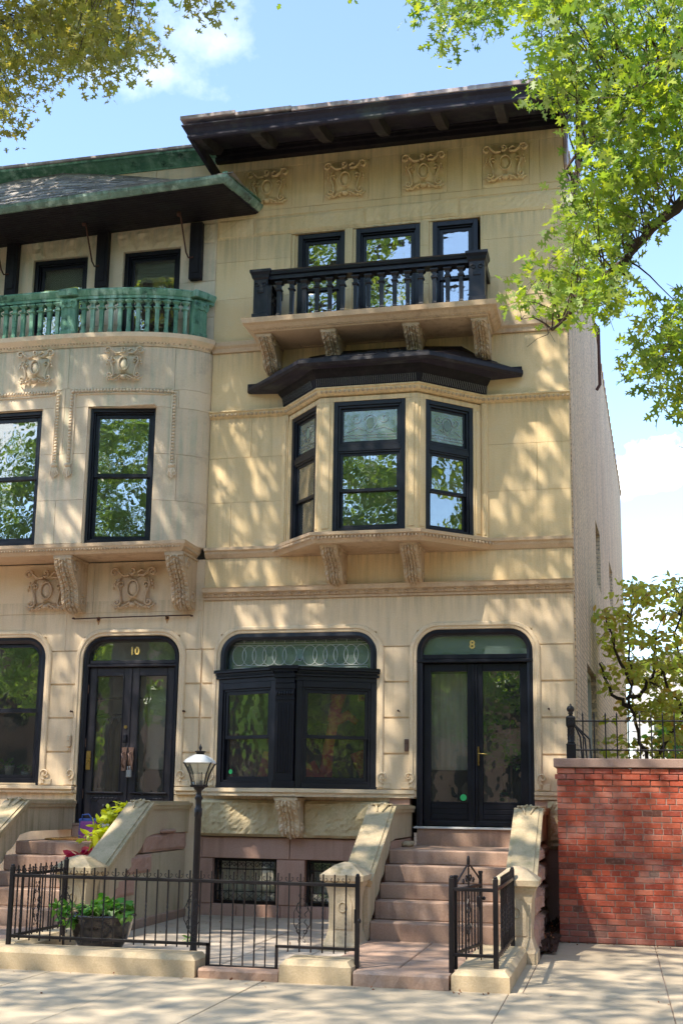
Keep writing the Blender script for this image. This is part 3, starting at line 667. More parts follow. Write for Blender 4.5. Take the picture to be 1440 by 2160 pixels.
for k, (a, b) in enumerate(bayA):
    Mx, l = face_m(a, b)
    r_ = mbf(Mx); frame(r_, 0, l, 1.706, 3.10, .085, .0, .12, wb=.075); frame(r_, .085, l-.085, 1.78, 3.015, .03, .02, .11); wn = build('bay_window', r_, 'black', H8)
    r_ = mbf(Mx)
    for z, dd in ((2.40, .055), (1.81, .09)):
        pass
    for (s0, s1, ys) in ((2.35, 2.985, .035), (1.81, 2.40, .068)):
        f_ = mbf(Mx); frame(f_, .116, l-.116, s0, s1, .045, ys, ys+.03, .003); build('sash', f_, 'black', wn)
        f_ = mbf(Mx); f_.box(.155, l-.155, ys+.012, ys+.017, s0+.04, s1-.04); build('pane', f_, 'glassbay', wn)
    r_ = mbf(Mx)
    for o_, z0, z1 in ((.0, 3.10, 3.16), (.03, 3.16, 3.19), (.05, 3.21, 3.235), (.085, 3.235, 3.27)): r_.box(-.02, l+.02, -o_, .12, z0, z1-.001, .003)
    nd = int(l/.028)
    for i in range(nd): r_.box(i*l/nd, i*l/nd+.016, -.046, .01, 3.188, 3.212)
    r_.box(-.01, l+.01, -.1, .11, 3.27, 3.276); build('cornice', r_, 'black', wn)
q = MB()
q.box(1.18, 1.48, -.50, -.30, 1.706, 1.80, .006); q.box(1.205, 1.455, -.485, -.30, 1.80, 3.04, .004); q.box(1.195, 1.465, -.50, -.30, 2.84, 2.865, .003); q.box(1.195, 1.465, -.495, -.30, 2.985, 3.06, .006)
for k in range(6): q.box(1.232+k*.035, 1.250+k*.035, -.499, -.48, 1.90, 2.80, .006)
for k in range(7): q.ball((1.225+k*.035, -.492, 2.925), (.014, .012, .03), 6, 4)
for o_, z0, z1 in ((.0, 3.06, 3.13), (.02, 3.13, 3.19), (.045, 3.21, 3.24), (.075, 3.24, 3.285)): q.box(1.205-o_, 1.455+o_, -.50-o_, -.30, z0, z1-.001, .004)
for k in range(9): q.box(1.20+k*.03, 1.216+k*.03, -.545, -.5, 3.188, 3.212)
build('fluted_pilaster', q, 'black', H8)
q = MB(); q.prism([(.26, .12), (.26, .0), (1.19, -.42), (1.47, -.42), (2.46, .0), (2.46, .12)], 'z', 3.20, 3.262); q.prism([(.30, .10), (.30, .02), (1.19, -.36), (1.47, -.36), (2.42, .02), (2.42, .10)], 'z', 1.72, 1.78); build('bay_roof', q, 'black', H8)
q = MB(); q.prism([(.47+.035*math.cos(a*.393), 1.90+.035*math.sin(a*.393)) for a in range(16)], 'y', -.012, -.010); 
Mx, l = face_m(*bayA[0]); q = mbf(Mx); q.prism([(.20+.032*math.cos(a*.393), 1.92+.032*math.sin(a*.393)) for a in range(16)], 'y', .076, .0785); build('green_sticker', q, 'green_dot', H8)
# ---- double door of number 8
q = MB(); p = arch(2.99, 4.5, 1.245, 3.80, .29)
q.sweep(p, [(0, -.002), (0, .27), (.05, .27), (.06, .14), (.075, .12), (.075, .02), (.045, .0)], plane='xz'); dr = build('door_frame', q, 'black', H8)
q = MB(); q.box(3.0, 4.49, .02, .2, 3.41, 3.47, .006); q.box(2.985, 4.505, -.012, .2, 3.36, 3.405, .008); build('transom_bar', q, 'black', dr)
q = MB(); q.prism(arch(3.05, 4.44, 3.465, 3.74, .24), 'y', .10, .106); build('transom_pane', q, 'stained', dr)
for (a, b, side) in ((3.066, 3.742, 0), (3.746, 4.424, 1)):
    q = MB(); frame(q, a, b, 1.26, 3.35, .10, .075, .13, .006, wb=.29); q.box(b-.035 if side == 0 else a, b if side == 0 else a+.03, .055, .076, 1.27, 3.34, .004)
    q.box(a+.092, b-.092, .066, .08, 1.545, 1.565, .004); d_ = build('door', q, 'black', H8)
    for k in range(3):
        q = MB(); q.box(a+.10, b-.10, .068, .078, 1.345+k*.066, 1.405+k*.066, .006); build('panel_board', q, 'black', d_)
    q = MB(); q.box(a+.01, b-.01, .05, .075, 1.262, 1.325, .012); build('kick_board', q, 'black', d_)
    q = MB(); q.box(a+.095, b-.095, .10, .106, 1.55, 3.255); build('pane', q, 'glassclear' if side == 0 else 'glass', d_)
    if side:
        q = MB(); q.box(3.775, 3.797, .045, .074, 2.03, 2.27, .004); q.tube([(3.786, .04, 2.18), (3.80, .015, 2.18), (3.90, .012, 2.172)], .009, 8); build('door_handle', q, 'brass', d_)
    else:
        q = MB(); q.prism([(3.585+.042*math.cos(t*.393), 1.62+.042*math.sin(t*.393)) for t in range(16)], 'y', .094, .0975); build('green_sticker', q, 'green_dot', d_)
q = MB(); q.box(2.96, 4.5, -.06, .3, 1.222, 1.248, .004); build('threshold', q, 'white', H8)
def textobj(txt, size, loc, mt, parent, name='house_number', depth=.004):
    cu = bpy.data.curves.new(name, 'FONT'); cu.body = txt; cu.size = size; cu.extrude = depth; cu.align_x = 'CENTER'; cu.align_y = 'CENTER'; cu.offset = .004
    tmp = bpy.data.objects.new('tmp', cu); col.objects.link(tmp); dg = bpy.context.evaluated_depsgraph_get()
    me = bpy.data.meshes.new_from_object(tmp.evaluated_get(dg)); bpy.data.objects.remove(tmp); me.materials.clear(); me.materials.append(M[mt])
    me.transform(Matrix.Rotation(math.pi/2, 4, 'X')); return link(name, me, parent, loc)
textobj('8', .15, (3.71, .09, 3.60), 'gold', dr)
q = MB(); q.box(2.83, 2.885, -.025, .01, 2.20, 2.36, .006); q.ball((2.857, -.028, 2.31), .012, 8, 5); q.box(2.84, 2.875, -.032, -.02, 2.22, 2.27, .003); build('intercom', q, 'copper', H8)
for x, z in ((2.76, 2.72), (4.70, 2.74)):
    q = MB(); q.tube([(x, .02, z), (x, -.10, z+.005)], .008, 6); q.ball((x, -.10, z+.005), .014, 6, 4); build('wall_hook', q, 'iron_rust', H8)
# ---- belt between ground and second floor
q = MB(); q.box(0, W, -.03, .3, 4.262, 4.30, .003); q.prism([(.0, 4.302), (-.045, 4.302), (-.06, 4.345), (-.10, 4.36), (-.11, 4.405), (-.12, 4.42), (.0, 4.44)], 'x', 0, W+.02)
q.box(0, W, -.001, .3, 4.302, 4.43)
bl = build('belt_course', q, 'pinktrim', H8)
q = MB()
n_ = 38
for k in range(n_):
    x = .06+k*(W-.12)/(n_-1); q.tube([(x+.045*math.cos(a*.628), -.066-.018*(a in (2, 3)), 4.305+.042*math.sin(a*.628)) for a in range(6)], .007, 4, smooth=False); q.ball((x, -.062, 4.322), (.022, .014, .018), 6, 4)
build('carved_frieze', q, 'pinktrim', bl)['kind'] = 'stuff'
blocks(H8, 0.0, W, [(4.44, 4.85, [])], [], 'yellow', g=.003)
# second-floor wall with the canted bay
BP = [(1.16, -.0), (1.78, -.68), (3.10, -.68), (3.87, -.0)]
bayop = [(1.20, 3.83, 5.0, 6.98)]
q = MB(); q.box(0, W, -.002, .3, 4.851, 4.999)
fsill = [(0, 0), (1.06, 0), (1.74, -.72), (3.13, -.72), (3.95, 0), (W+.02, 0)]
q.sweep(fsill, [(-.1, 4.86), (.012, 4.86), (.03, 4.885), (.05, 4.91), (.055, 4.94), (.085, 4.955), (.09, 4.995), (-.1, 4.995)])
q.prism([(1.06, .0), (1.74, -.70), (3.13, -.70), (3.95, .0)], 'z', 4.875, 4.992)
sb = build('sill_course', q, 'pinktrim', H8)
q = MB(); eggs(q, [(1.02, 0), (1.74, -.72), (3.13, -.72), (3.99, 0)], 4.925, .058, .05, .018, .026); build('carved_frieze', q, 'pinktrim', sb)['kind'] = 'stuff'
for a, b in ((1.80, 2.03), (2.86, 3.09)): console(H8, a, b, 4.872, .62, .44, 0, 'trim', 4)
blocks(H8, 0.0, W, [(5.0, 5.65, [.35]), (5.65, 6.30, [4.6]), (6.30, 6.94, [.62])], bayop, 'yellow', g=.004)
blocks(H8, 0.0, W, [(6.94, 7.87, [.0])], [(1.22, 3.81, 6.0, 7.3)], 'yellow', g=.004)
# bay: piers, cornice, windows
faces = [(BP[0], BP[1]), (BP[1], BP[2]), (BP[2], BP[3])]
bays = build('bay', MB().prism([(1.22, -.0), (1.80, -.64), (3.08, -.64), (3.81, -.0), (3.81, .25), (1.22, .25)], 'z', 6.82, 6.98), 'yellow', H8)
spec = [(.09, .10), (.19, .16), (.13, .14)]
for k, (a, b) in enumerate(faces):
    Mx, l = face_m(a, b); s0, s1 = spec[k]
    r_ = mbf(Mx); r_.box(0, s0, .0, .12, 5.0, 6.80, .004); r_.box(l-s1, l, .0, .12, 5.0, 6.80, .004); r_.box(0, l, .0, .12, 6.80, 6.86, .0)
    r_.box(s0*.25, s0*.75, -.012, .01, 5.06, 6.76, .004); r_.box(l-s1*.75, l-s1*.25, -.012, .01, 5.06, 6.76, .004)
    build('pier', r_, 'yellow', bays)
    top = 6.10
    r_ = mbf(Mx); frame(r_, s0, l-s1, 5.0, 6.80, .06, .01, .13, wb=.05); r_.box(s0+.06, l-s1-.06, .02, .12, 6.11, 6.19, .004); frame(r_, s0+.06, l-s1-.06, 5.05, 6.11, .025, .03, .12); frame(r_, s0+.06, l-s1-.06, 6.19, 6.74, .03, .03, .12); build('window_frame', r_, 'black', bays)
    x0, x1 = s0+.085, l-s1-.085
    for (z0, z1, ys, gl) in ((5.56, 6.09, .05, 'glass'), (5.075, 5.61, .082, 'glass'), (6.215, 6.715, .06, 'stained')):
        f_ = mbf(Mx); frame(f_, x0, x1, z0, z1, .04, ys, ys+.03, .003); build('sash', f_, 'black', bays)
        f_ = mbf(Mx); f_.box(x0+.035, x1-.035, ys+.012, ys+.017, z0+.035, z1-.035); build('pane', f_, gl, bays)
    f_ = mbf(Mx); xm = (x0+x1)/2; hw = (x1-x0)/2-.05
    for zz in (6.30, 6.34): f_.tube([(x0+.04, .065, zz), (x1-.04, .065, zz)], .003, 4)
    for i in range(6): f_.tube([(x0+.06+i*hw*.4, .065, 6.30), (x0+.06+i*hw*.4, .065, 6.34)], .003, 4)
    f_.tube([(xm+.09*math.cos(t*.524)*(1 if math.sin(t*.524) > 0 else .7), .065, 6.49+.12*math.sin(t*.524)) for t in range(13)], .004, 4)
    for s_ in (-1, 1):
        f_.tube([(xm+s_*p[0], .065, p[2]) for p in spiral(hw*.55, 6.56, .07, 1.2, 3.14, 1)], .004, 4)
        f_.tube([(xm+s_*.06, .065, 6.40), (xm+s_*hw*.5, .065, 6.44), (xm+s_*hw*.9, .065, 6.38)], .0035, 4)
    build('leading', f_, 'grey', bays)
    f_ = mbf(Mx); f_.prism([(xm+.05*math.cos(t*.524), 6.50+.075*math.sin(t*.524)) for t in range(12)], 'y', .066, .070); build('medallion', f_, 'jewel', bays)
# wall-side pilasters
for x0, x1 in ((1.085, 1.165), (3.865, 3.945)):
    q = MB(); q.box(x0, x1, -.03, .1, 5.0, 6.88, .004); q.box(x0+.025, x1-.025, -.042, -.02, 5.05, 6.80, .004); build('pilaster', q, 'yellow', bays)
# egg and dart cornice over wall and bay
cp = [(0, 0), (1.15, 0), (1.78, -.68), (3.10, -.68), (3.88, 0), (W+.02, 0)]
q = MB(); q.sweep(cp, [(-.05, 6.885), (.01, 6.885), (.03, 6.90), (.055, 6.93), (.06, 6.955), (.08, 6.965), (.08, 6.985), (-.05, 6.985)]); ec = build('cornice_moulding', q, 'yellow', H8)
q = MB(); eggs(q, cp, 6.925, .052, .062, .018, .024); build('egg_and_dart', q, 'trim', ec)['kind'] = 'stuff'
# flared black slate roof over the bay
rp_ = [(1.10, .0), (1.76, -.70), (3.12, -.70), (3.92, .0)]
q = MB()
q.sweep(rp_, [(-.05, 7.0), (.03, 7.0), (.05, 7.12), (.11, 7.17), (.13, 7.22), (-.05, 7.22)]); br = build('bay_roof', q, 'blackwood', H8)
eave = [(.60, -.06), (1.56, -.97), (3.30, -.97), (4.42, -.06)]; ez = [7.28, 7.335, 7.335, 7.28]
inn = [(1.45, .0), (1.95, -.12), (2.95, -.12), (3.6, .0)]
soff = [(1.12, -.02), (1.78, -.72), (3.10, -.72), (3.90, -.02)]
q = MB()
for k in range(3):
    a, b, c_, d_ = eave[k], eave[k+1], soff[k+1], soff[k]
    q.add([(a[0], a[1], ez[k]-.07), (b[0], b[1], ez[k+1]-.07), (c_[0], c_[1], 7.20), (d_[0], d_[1], 7.20)], [(0, 1, 2, 3), (3, 2, 1, 0)][:1])
q.prism([(p[0], p[1]) for p in [(.62, -.05), (1.57, -.95), (3.29, -.95), (4.40, -.05)]], 'z', 7.222, 7.262); build('soffit', q, 'soffit', br)
q = MB(); q.sweep(eave, [(-.05, 7.225), (.0, 7.215), (.03, 7.25), (.025, 7.30), (-.05, 7.31)]); build('fascia', q, 'tar', br)
q = MB(); q.box(.56, 1.05, -.07, -.001, 7.235, 7.36, .004); q.box(4.0, 4.42, -.07, -.001, 7.235, 7.36, .004); build('ledger', q, 'blackwood', br)
for k in range(3):
    a, b = Vector(eave[k]), Vector(eave[k+1]); ia, ib = Vector(inn[k]), Vector(inn[k+1]); nr = 5
    for r_ in range(nr):
        t0, t1 = r_/nr, (r_+1.25)/nr
        za, zb = 7.31+.40*t0**1.2, 7.31+.40*min(t1, 1.1)**1.2
        n2 = max(2, int((b-a).length*(1-t0*.6)/.16))
        for i in range(n2):
            u0, u1 = i/n2+.004, (i+1)/n2-.004; P = []
            for (u, t, z) in ((u0, t0, za), (u1, t0, za), (u1, t1, zb), (u0, t1, zb)):
                s_ = (a+(b-a)*u).lerp(ia+(ib-ia)*u, min(t, 1)); P.append((s_.x, s_.y, z))
            jt = random.uniform(-.008, .008)
            P = [(p[0], p[1], p[2]+(.014+jt if ii < 2 else 0)) for ii, p in enumerate(P)]
            sl_ = MB(); sl_.add(P+[(p[0], p[1], p[2]-.014) for p in P], [(0, 1, 2, 3), (7, 6, 5, 4), (0, 4, 5, 1), (1, 5, 6, 2), (2, 6, 7, 3), (3, 7, 4, 0)]); build('slate', sl_, 'tar', br)
q = MB(); q.prism([(1.0, 0), (1.65, -.85), (3.2, -.85), (4.0, 0)], 'z', 7.264, 7.30); 
q.add([(e[0], e[1], 7.29) for e in eave]+[(i_[0], i_[1], 7.68) for i_ in inn], [(0, 1, 5, 4), (1, 2, 6, 5), (2, 3, 7, 6)]); build('roof_deck', q, 'tar', br)
q = MB()   # bird spikes standing under the eave
for k in range(3):
    a, b = Vector(rp_[k]), Vector(rp_[k+1]); n2 = int((b-a).length/.028)
    for i in range(n2):
        p = a.lerp(b, i/n2); d = (b-a).normalized(); nn = Vector((d.y, -d.x)); s_ = p+nn*.085; e_ = p+nn*.12
        q.tube([(s_.x, s_.y, 6.99), (e_.x, e_.y, 7.085)], .0016, 3)
build('bird_spikes', q, 'grey', br)['kind'] = 'stuff'
# ---- balcony
q = MB(); q.box(0, W, -.002, .3, 7.872, 8.02)
bp = [(0, 0), (.67, 0), (.67, -.80), (4.12, -.80), (4.12, 0), (W+.02, 0)]
q.prism([(.0, 7.875), (-.03, 7.875), (-.04, 7.93), (-.07, 7.96), (-.075, 8.02), (0, 8.02)], 'x', 0, W+.02); build('belt_course', q, 'pinktrim', H8)
bs = MB()
bs.sweep([(.82, 0), (.82, -.68), (4.02, -.68), (4.02, 0)], [(-.5, 7.87), (.0, 7.87), (.015, 7.89), (.05, 7.905), (.09, 7.945), (.13, 7.965), (.15, 8.03), (-.5, 8.03)])
bs.box(.83, 4.01, -.66, .0, 7.885, 8.02); bal = build('balcony', bs, 'pinktrim', H8)
q = MB()
for (p0, p1) in (((.82, -.68), (4.02, -.68)), ((4.02, -.68), (4.02, -.0)), ((.82, -.0), (.82, -.68))):
    Mx, l = face_m(p0, p1); q.m = Mx; n2 = int(l/.045)
    for i in range(n2): q.box(i*l/n2, i*l/n2+.026, -.036, -.005, 7.887, 7.905)
build('dentils', q, 'trim', bal)['kind'] = 'stuff'
for a, b in ((.85, 1.05), (1.76, 1.96), (2.89, 3.10), (3.81, 4.01)): console(H8, a, b, 7.868, .62, .38, 0, 'trim', 4)
q = MB(); q.box(.86, 3.99, -.70, -.58, 8.03, 8.085, .004); q.box(.86, .96, -.58, .0, 8.03, 8.07); q.box(3.89, 3.99, -.58, .0, 8.03, 8.07); 
q = MB()
q.prism([(-.78, 8.66), (-.79, 8.70), (-.74, 8.745), (-.56, 8.745), (-.53, 8.70), (-.54, 8.66)], 'x', .90, 3.92)
q.prism([(-.75, 8.60), (-.75, 8.66), (-.57, 8.66), (-.57, 8.60)], 'x', .90, 3.92)
for x in (.93, 3.90):
    q.box(x-.10, x+.10, -.55, .0, 8.61, 8.74, .008)
rl = build('balcony_rail', q, 'black', bal)
for x, xx in ((.93, 1), (3.90, 0)):
    q = MB(); q.sqloft([(.115, 8.03), (.115, 8.10), (.10, 8.11), (.10, 8.60), (.12, 8.62), (.13, 8.66), (.15, 8.70), (.15, 8.735), (.06, 8.77)], x, -.67)
    for s_ in (-1, 1): q.tube([(x+s_*p[0], -.775, p[2]) for p in spiral(.05, 8.52, .04, 1.2, 0, 1)], .009, 5)
    q.box(x-.05, x+.05, -.784, -.765, 8.40, 8.46, .008); build('pedestal', q, 'black', bal)
    q = MB(); q.sqloft([(.06, 8.03), (.06, 8.62), (.08, 8.66), (.08, 8.74)], x, -.07); build('pedestal', q, 'black', bal)
bm_ = MB(); bm_.sqloft([(.030, 8.03), (.030, 8.10), (.025, 8.12), (.028, 8.44), (.045, 8.455), (.045, 8.47), (.028, 8.485), (.028, 8.53), (.055, 8.56), (.055, 8.575), (.028, 8.585), (.028, 8.61)], 0, 0)
bme = bm_.mesh('baluster', M['black'])
for k in range(15): link('baluster', bme, bal, (1.17+k*(3.68-1.17)/14, -.67, 0))
for x in (.93, 3.90):
    for k in range(4): link('baluster', bme, bal, (x, -.50+k*.13, 0))
# third-floor wall and windows
w3 = [(1.13, 1.95, 7.5, 9.64), (2.06, 3.09, 7.5, 9.64), (3.20, 3.87, 7.5, 9.64)]
w3 = [(1.13, 1.93, 8.02, 9.64), (2.04, 3.02, 8.02, 9.64), (3.14, 3.87, 8.02, 9.64)]
blocks(H8, 0.0, W, [(8.02, 8.70, []), (8.70, 9.28, []), (9.28, 9.64, [.62])], w3, 'yellow', g=.004)
for a, b in ((1.13, 1.93), (2.04, 3.02), (3.14, 3.87)):
    q = MB(); q.box(a, a+.05, .03, .2, 8.02, 9.64, .004); q.box(a+.05, a+.09, .06, .2, 8.02, 9.64, .004); build('stone_jamb', q, 'yellow', H8)
window(H8, 1.225, 1.925, 8.03, 9.635, .06, rail=8.80)
window(H8, 2.085, 3.015, 8.03, 9.635, .04)
window(H8, 3.19, 3.83, 8.03, 9.635, .05, rail=8.80)
q = MB(); q.box(0, W, .012, .3, 9.641, 9.949); build('wall', q, 'yellow', H8)
for k, (a, b, z0, z1) in enumerate(((.003, .55, 9.64, 9.95), (.553, 2.20, 9.66, 9.93), (2.205, 3.56, 9.68, 9.95), (3.565, 5.027, 9.66, 9.93))):
    q = MB(); rockface(q, a, b, z0, z1, .004, .028, seed=20+k, back=.03); build('rock_stone', q, 'yellow', H8)
blocks(H8, 0.0, W, [(9.95, 10.05, [1.4, 3.3]), (10.05, 10.72, [.36, 1.36, 2.5, 3.62, 4.7]), (10.72, 10.86, [1.0, 3.6])], [(.40, 1.13, 10.08, 10.70), (1.60, 2.27, 10.08, 10.70), (2.74, 3.41, 10.06, 10.70), (3.90, 4.56, 10.05, 10.70)], 'yellow', g=.003)
for a, b in ((.40, 1.13), (1.60, 2.27), (2.74, 3.41), (3.90, 4.56)):
    q = MB(); q.box(a+.003, b-.003, .0045, .20, (10.08 if a < 2.5 else 10.06 if a < 3.5 else 10.05)+.003, 10.697, .003); build('relief_panel', q, 'yellow', H8)
    cartouche(H8, (a+b)/2, 10.38, .008, 'yellow', 1.05)
# main cornice
q = MB()
q.box(-.04, W+.06, -.10, .3, 10.86, 10.93, .004); q.box(-.02, W+.04, -.14, .3, 10.93, 10.98, .004); q.box(-.02, W+.04, -.17, .3, 10.98, 11.03, .004); mc = build('cornice', q, 'blackwood', H8)
q = MB(); q.add([(-.02, -1.22, 10.68), (W+.16, -1.22, 10.68), (W+.16, -.12, 11.03), (-.02, -.12, 11.03), (-.02, -1.22, 10.74), (W+.16, -1.22, 10.74), (W+.16, .3, 11.12), (-.02, .3, 11.12)], [(0, 3, 2, 1), (4, 5, 6, 7), (0, 4, 7, 3), (1, 2, 6, 5)]); build('soffit', q, 'soffit', mc)
q = MB(); q.sweep([(-.02, .3), (-.02, -1.20), (W+.22, -1.20), (W+.22, .3)], [(-.03, 10.575), (.02, 10.57), (.035, 10.59), (.03, 10.65), (.055, 10.70), (.10, 10.73), (.10, 10.745), (-.03, 10.745)]); build('fascia', q, 'soffit', mc)
q = MB()
for k in range(7):
    a, b = -.14+k*.80, -.14+(k+1)*.80; z = 10.746+random.uniform(-.0, .012)+max(0, .07-.035*k)
    q.box(a, min(b, W+.34), -1.315, -1.15, z, z+.055+random.uniform(0, .02), .006)
build('gutter_lip', q, 'leadedge', mc)
cbm = mat('cornice_bracket_wood', (.055, .045, .045), (.035, .03, .035), patch=(.11, .12, .10), pk=.6)
q = MB()
for k in range(7):
    x = .06+k*.835; w_ = .065
    pr = [(-1.17, 10.70), (-1.17, 10.61), (-1.05, 10.60), (-.85, 10.65), (-.55, 10.73), (-.32, 10.83), (-.20, 10.97), (-.17, 11.04)]
    c_ = MB(); c_.prism(pr, 'x', x-w_, x+w_); c_.box(x-.05, x+.05, -1.12, -.35, 10.672, 10.70) if 0 else None
    build('cornice_bracket', c_, cbm, mc)
# side wall (slightly skewed), roof, rear
XR = 5.03; sw_ = 17.0; dx = .048
q = MB(); 
def sidefill(y0, y1, z0, z1):
    a = (XR+dx*y0, y0); b = (XR+dx*y1, y1)
    zt0 = z1 if z1 < 10.8 else 10.93-.060*y0; zt1 = z1 if z1 < 10.8 else 10.93-.060*y1
    q.add([(a[0]-.3, a[1], z0), (a[0], a[1], z0), (b[0], b[1], z0), (b[0]-.3, b[1], z0), (a[0]-.3, a[1], zt0), (a[0], a[1], zt0), (b[0], b[1], zt1), (b[0]-.3, b[1], zt1)],
          [(0, 3, 2, 1), (4, 5, 6, 7), (0, 1, 5, 4), (1, 2, 6, 5), (2, 3, 7, 6), (3, 0, 4, 7)])
sops = [(5.2, 6.5, 5.35, 6.45), (9.6, 10.9, 5.7, 6.6), (2.3, 4.3, 1.2, 3.6)]
for r_ in cut(.302, sw_, 0, 11, sops): sidefill(*r_)
build('side_wall', q, 'side', H8)
for (y0, y1, z0, z1) in sops:
    Mx, l = face_m((XR+dx*y0, y0), (XR+dx*y1, y1)); Mx = Mx @ Matrix.Identity(4)
    f_ = MB(); d = Vector((dx, 1, 0)).normalized(); f_.m = Matrix(((d.x, -1, 0, XR+dx*y0), (d.y, 0, 0, y0), (0, 0, 1, 0), (0, 0, 0, 1)))
    frame(f_, .002, (y1-y0)-.002, z0+.002, z1-.002, .08, .08, .16); wn = build('side_window', f_, 'black' if z0 > 4 else 'white', H8)
    f_ = mbf(f_.m); f_.box(.08, y1-y0-.08, .11, .116, z0+.08, z1-.08); build('pane', f_, 'glass', wn)
q = MB()
for k in range(40):
    y = .35+k*.42; x = XR+dx*y; z = 10.93-.06*y; q.box(x-.32, x+.035, y, y+.40, z+.002, z+.075, .015)
build('wall_coping', q, 'trim', H8)
q = MB(); q.tube([(XR+.24, -1.1, 10.82), (XR+.22, -.2, 10.9), (XR+.20, .9, 10.87), (XR+.12, 1.6, 10.80), (XR+.12, 1.6, 10.3)], .05, 8); q.box(XR+.003, XR+.05, -.02, 1.4, 10.3, 10.85, .01); build('downpipe', q, 'leadedge', H8)
q = MB(); q.tube([(XR+dx*6+.03, 6, 10.4), (XR+dx*6+.10, 6, 10.3), (XR+dx*6+.10, 6, 9.2), (XR+dx*6+.04, 6, 9.1)], .03, 6); build('roof_pipe', q, 'iron_rust', H8)
q = MB(); q.add([(0, .3, 10.9), (W, .3, 10.9), (W+.8, 17, 9.9), (0, 17, 9.9), (0, .3, 10.8), (W, .3, 10.8), (W+.8, 17, 9.8), (0, 17, 9.8)], [(0, 1, 2, 3), (7, 6, 5, 4), (0, 3, 7, 4), (1, 5, 6, 2), (2, 6, 7, 3), (0, 4, 5, 1)]); build('roof', q, 'blackwood', H8)
q = MB(); q.box(.0, W+.5, 17.002, 17.3, 0, 9.9); build('rear_wall', q, 'side', H8)
# ------------------------------------------------------------------ house number 10
H10 = thing('row_house', 'pale stone row house with curved front, green copper balcony and number 10 on it', 'house', (-2.9, 0, 0))
CX = -2.9; HX = -5.8
def bowY(x, A=.66):
    u = min(abs(x-CX)/2.9, 1); return -A*max(0, 1-u**3.2)**.6
o10 = [(-1.76, -.33, .0, 3.79), (-3.62, -2.34, 1.74, 3.79)]
blocks(H10, HX, -.001, [(.0, 1.60, [-.8, -4])], o10+[(-1.8, -.33, 0, 1.2)], 'cream')
blocks(H10, HX, -.001, [(1.60, 1.70, []), (1.70, 2.17, []), (2.17, 2.64, []), (2.64, 3.11, []), (3.11, 3.59, [])], o10, 'cream', g=.026, rec=.02)
blocks(H10, HX, -.001, [(3.59, 4.12, [-2.05, -.03]), (4.12, 4.85, [-1.66])], o10, 'cream', g=.004, rec=.01)
for (a, b) in ((-1.76, -.33), (-3.62, -2.34)): spandrels(H10, a, b, 3.79, .30, .022, .29, 'cream')
for (a, b, z0, z1) in ((-1.76, -.33, 1.72, 3.79), (-3.62, -2.34, 1.74, 3.79)):
    q = MB(); p = arch(a, b, z0, z1, .30)
    q.sweep(p, [(-.10, .0195), (-.10, -.012), (-.085, -.026), (-.05, -.03), (-.035, -.014), (-.01, -.012), (.0, .0), (.0, .0195)], plane='xz'); build('opening_surround', q, 'cream', H10)
    for xx, s_ in ((a, -1), (b, 1)):
        q = MB(); q.tube([(xx+s_*.10+pp[0], -.03, 1.87+pp[2]) for pp in spiral(0, 0, .08, 1.3, -1.57, -s_)], .012, 6); q.box(min(xx+s_*.02, xx+s_*.2), max(xx+s_*.02, xx+s_*.2), -.012, .02, 1.72, 1.80, .004); build('scroll', q, 'cream', H10)
for a, b in ((HX, -1.79), (-.30, -.002)):
    q = MB(); q.box(a, b, -.09, .1, 1.655, 1.705, .008); q.box(a, b, -.06, .1, 1.602, 1.653, .012); build('stone_sill', q, 'cream', H10)
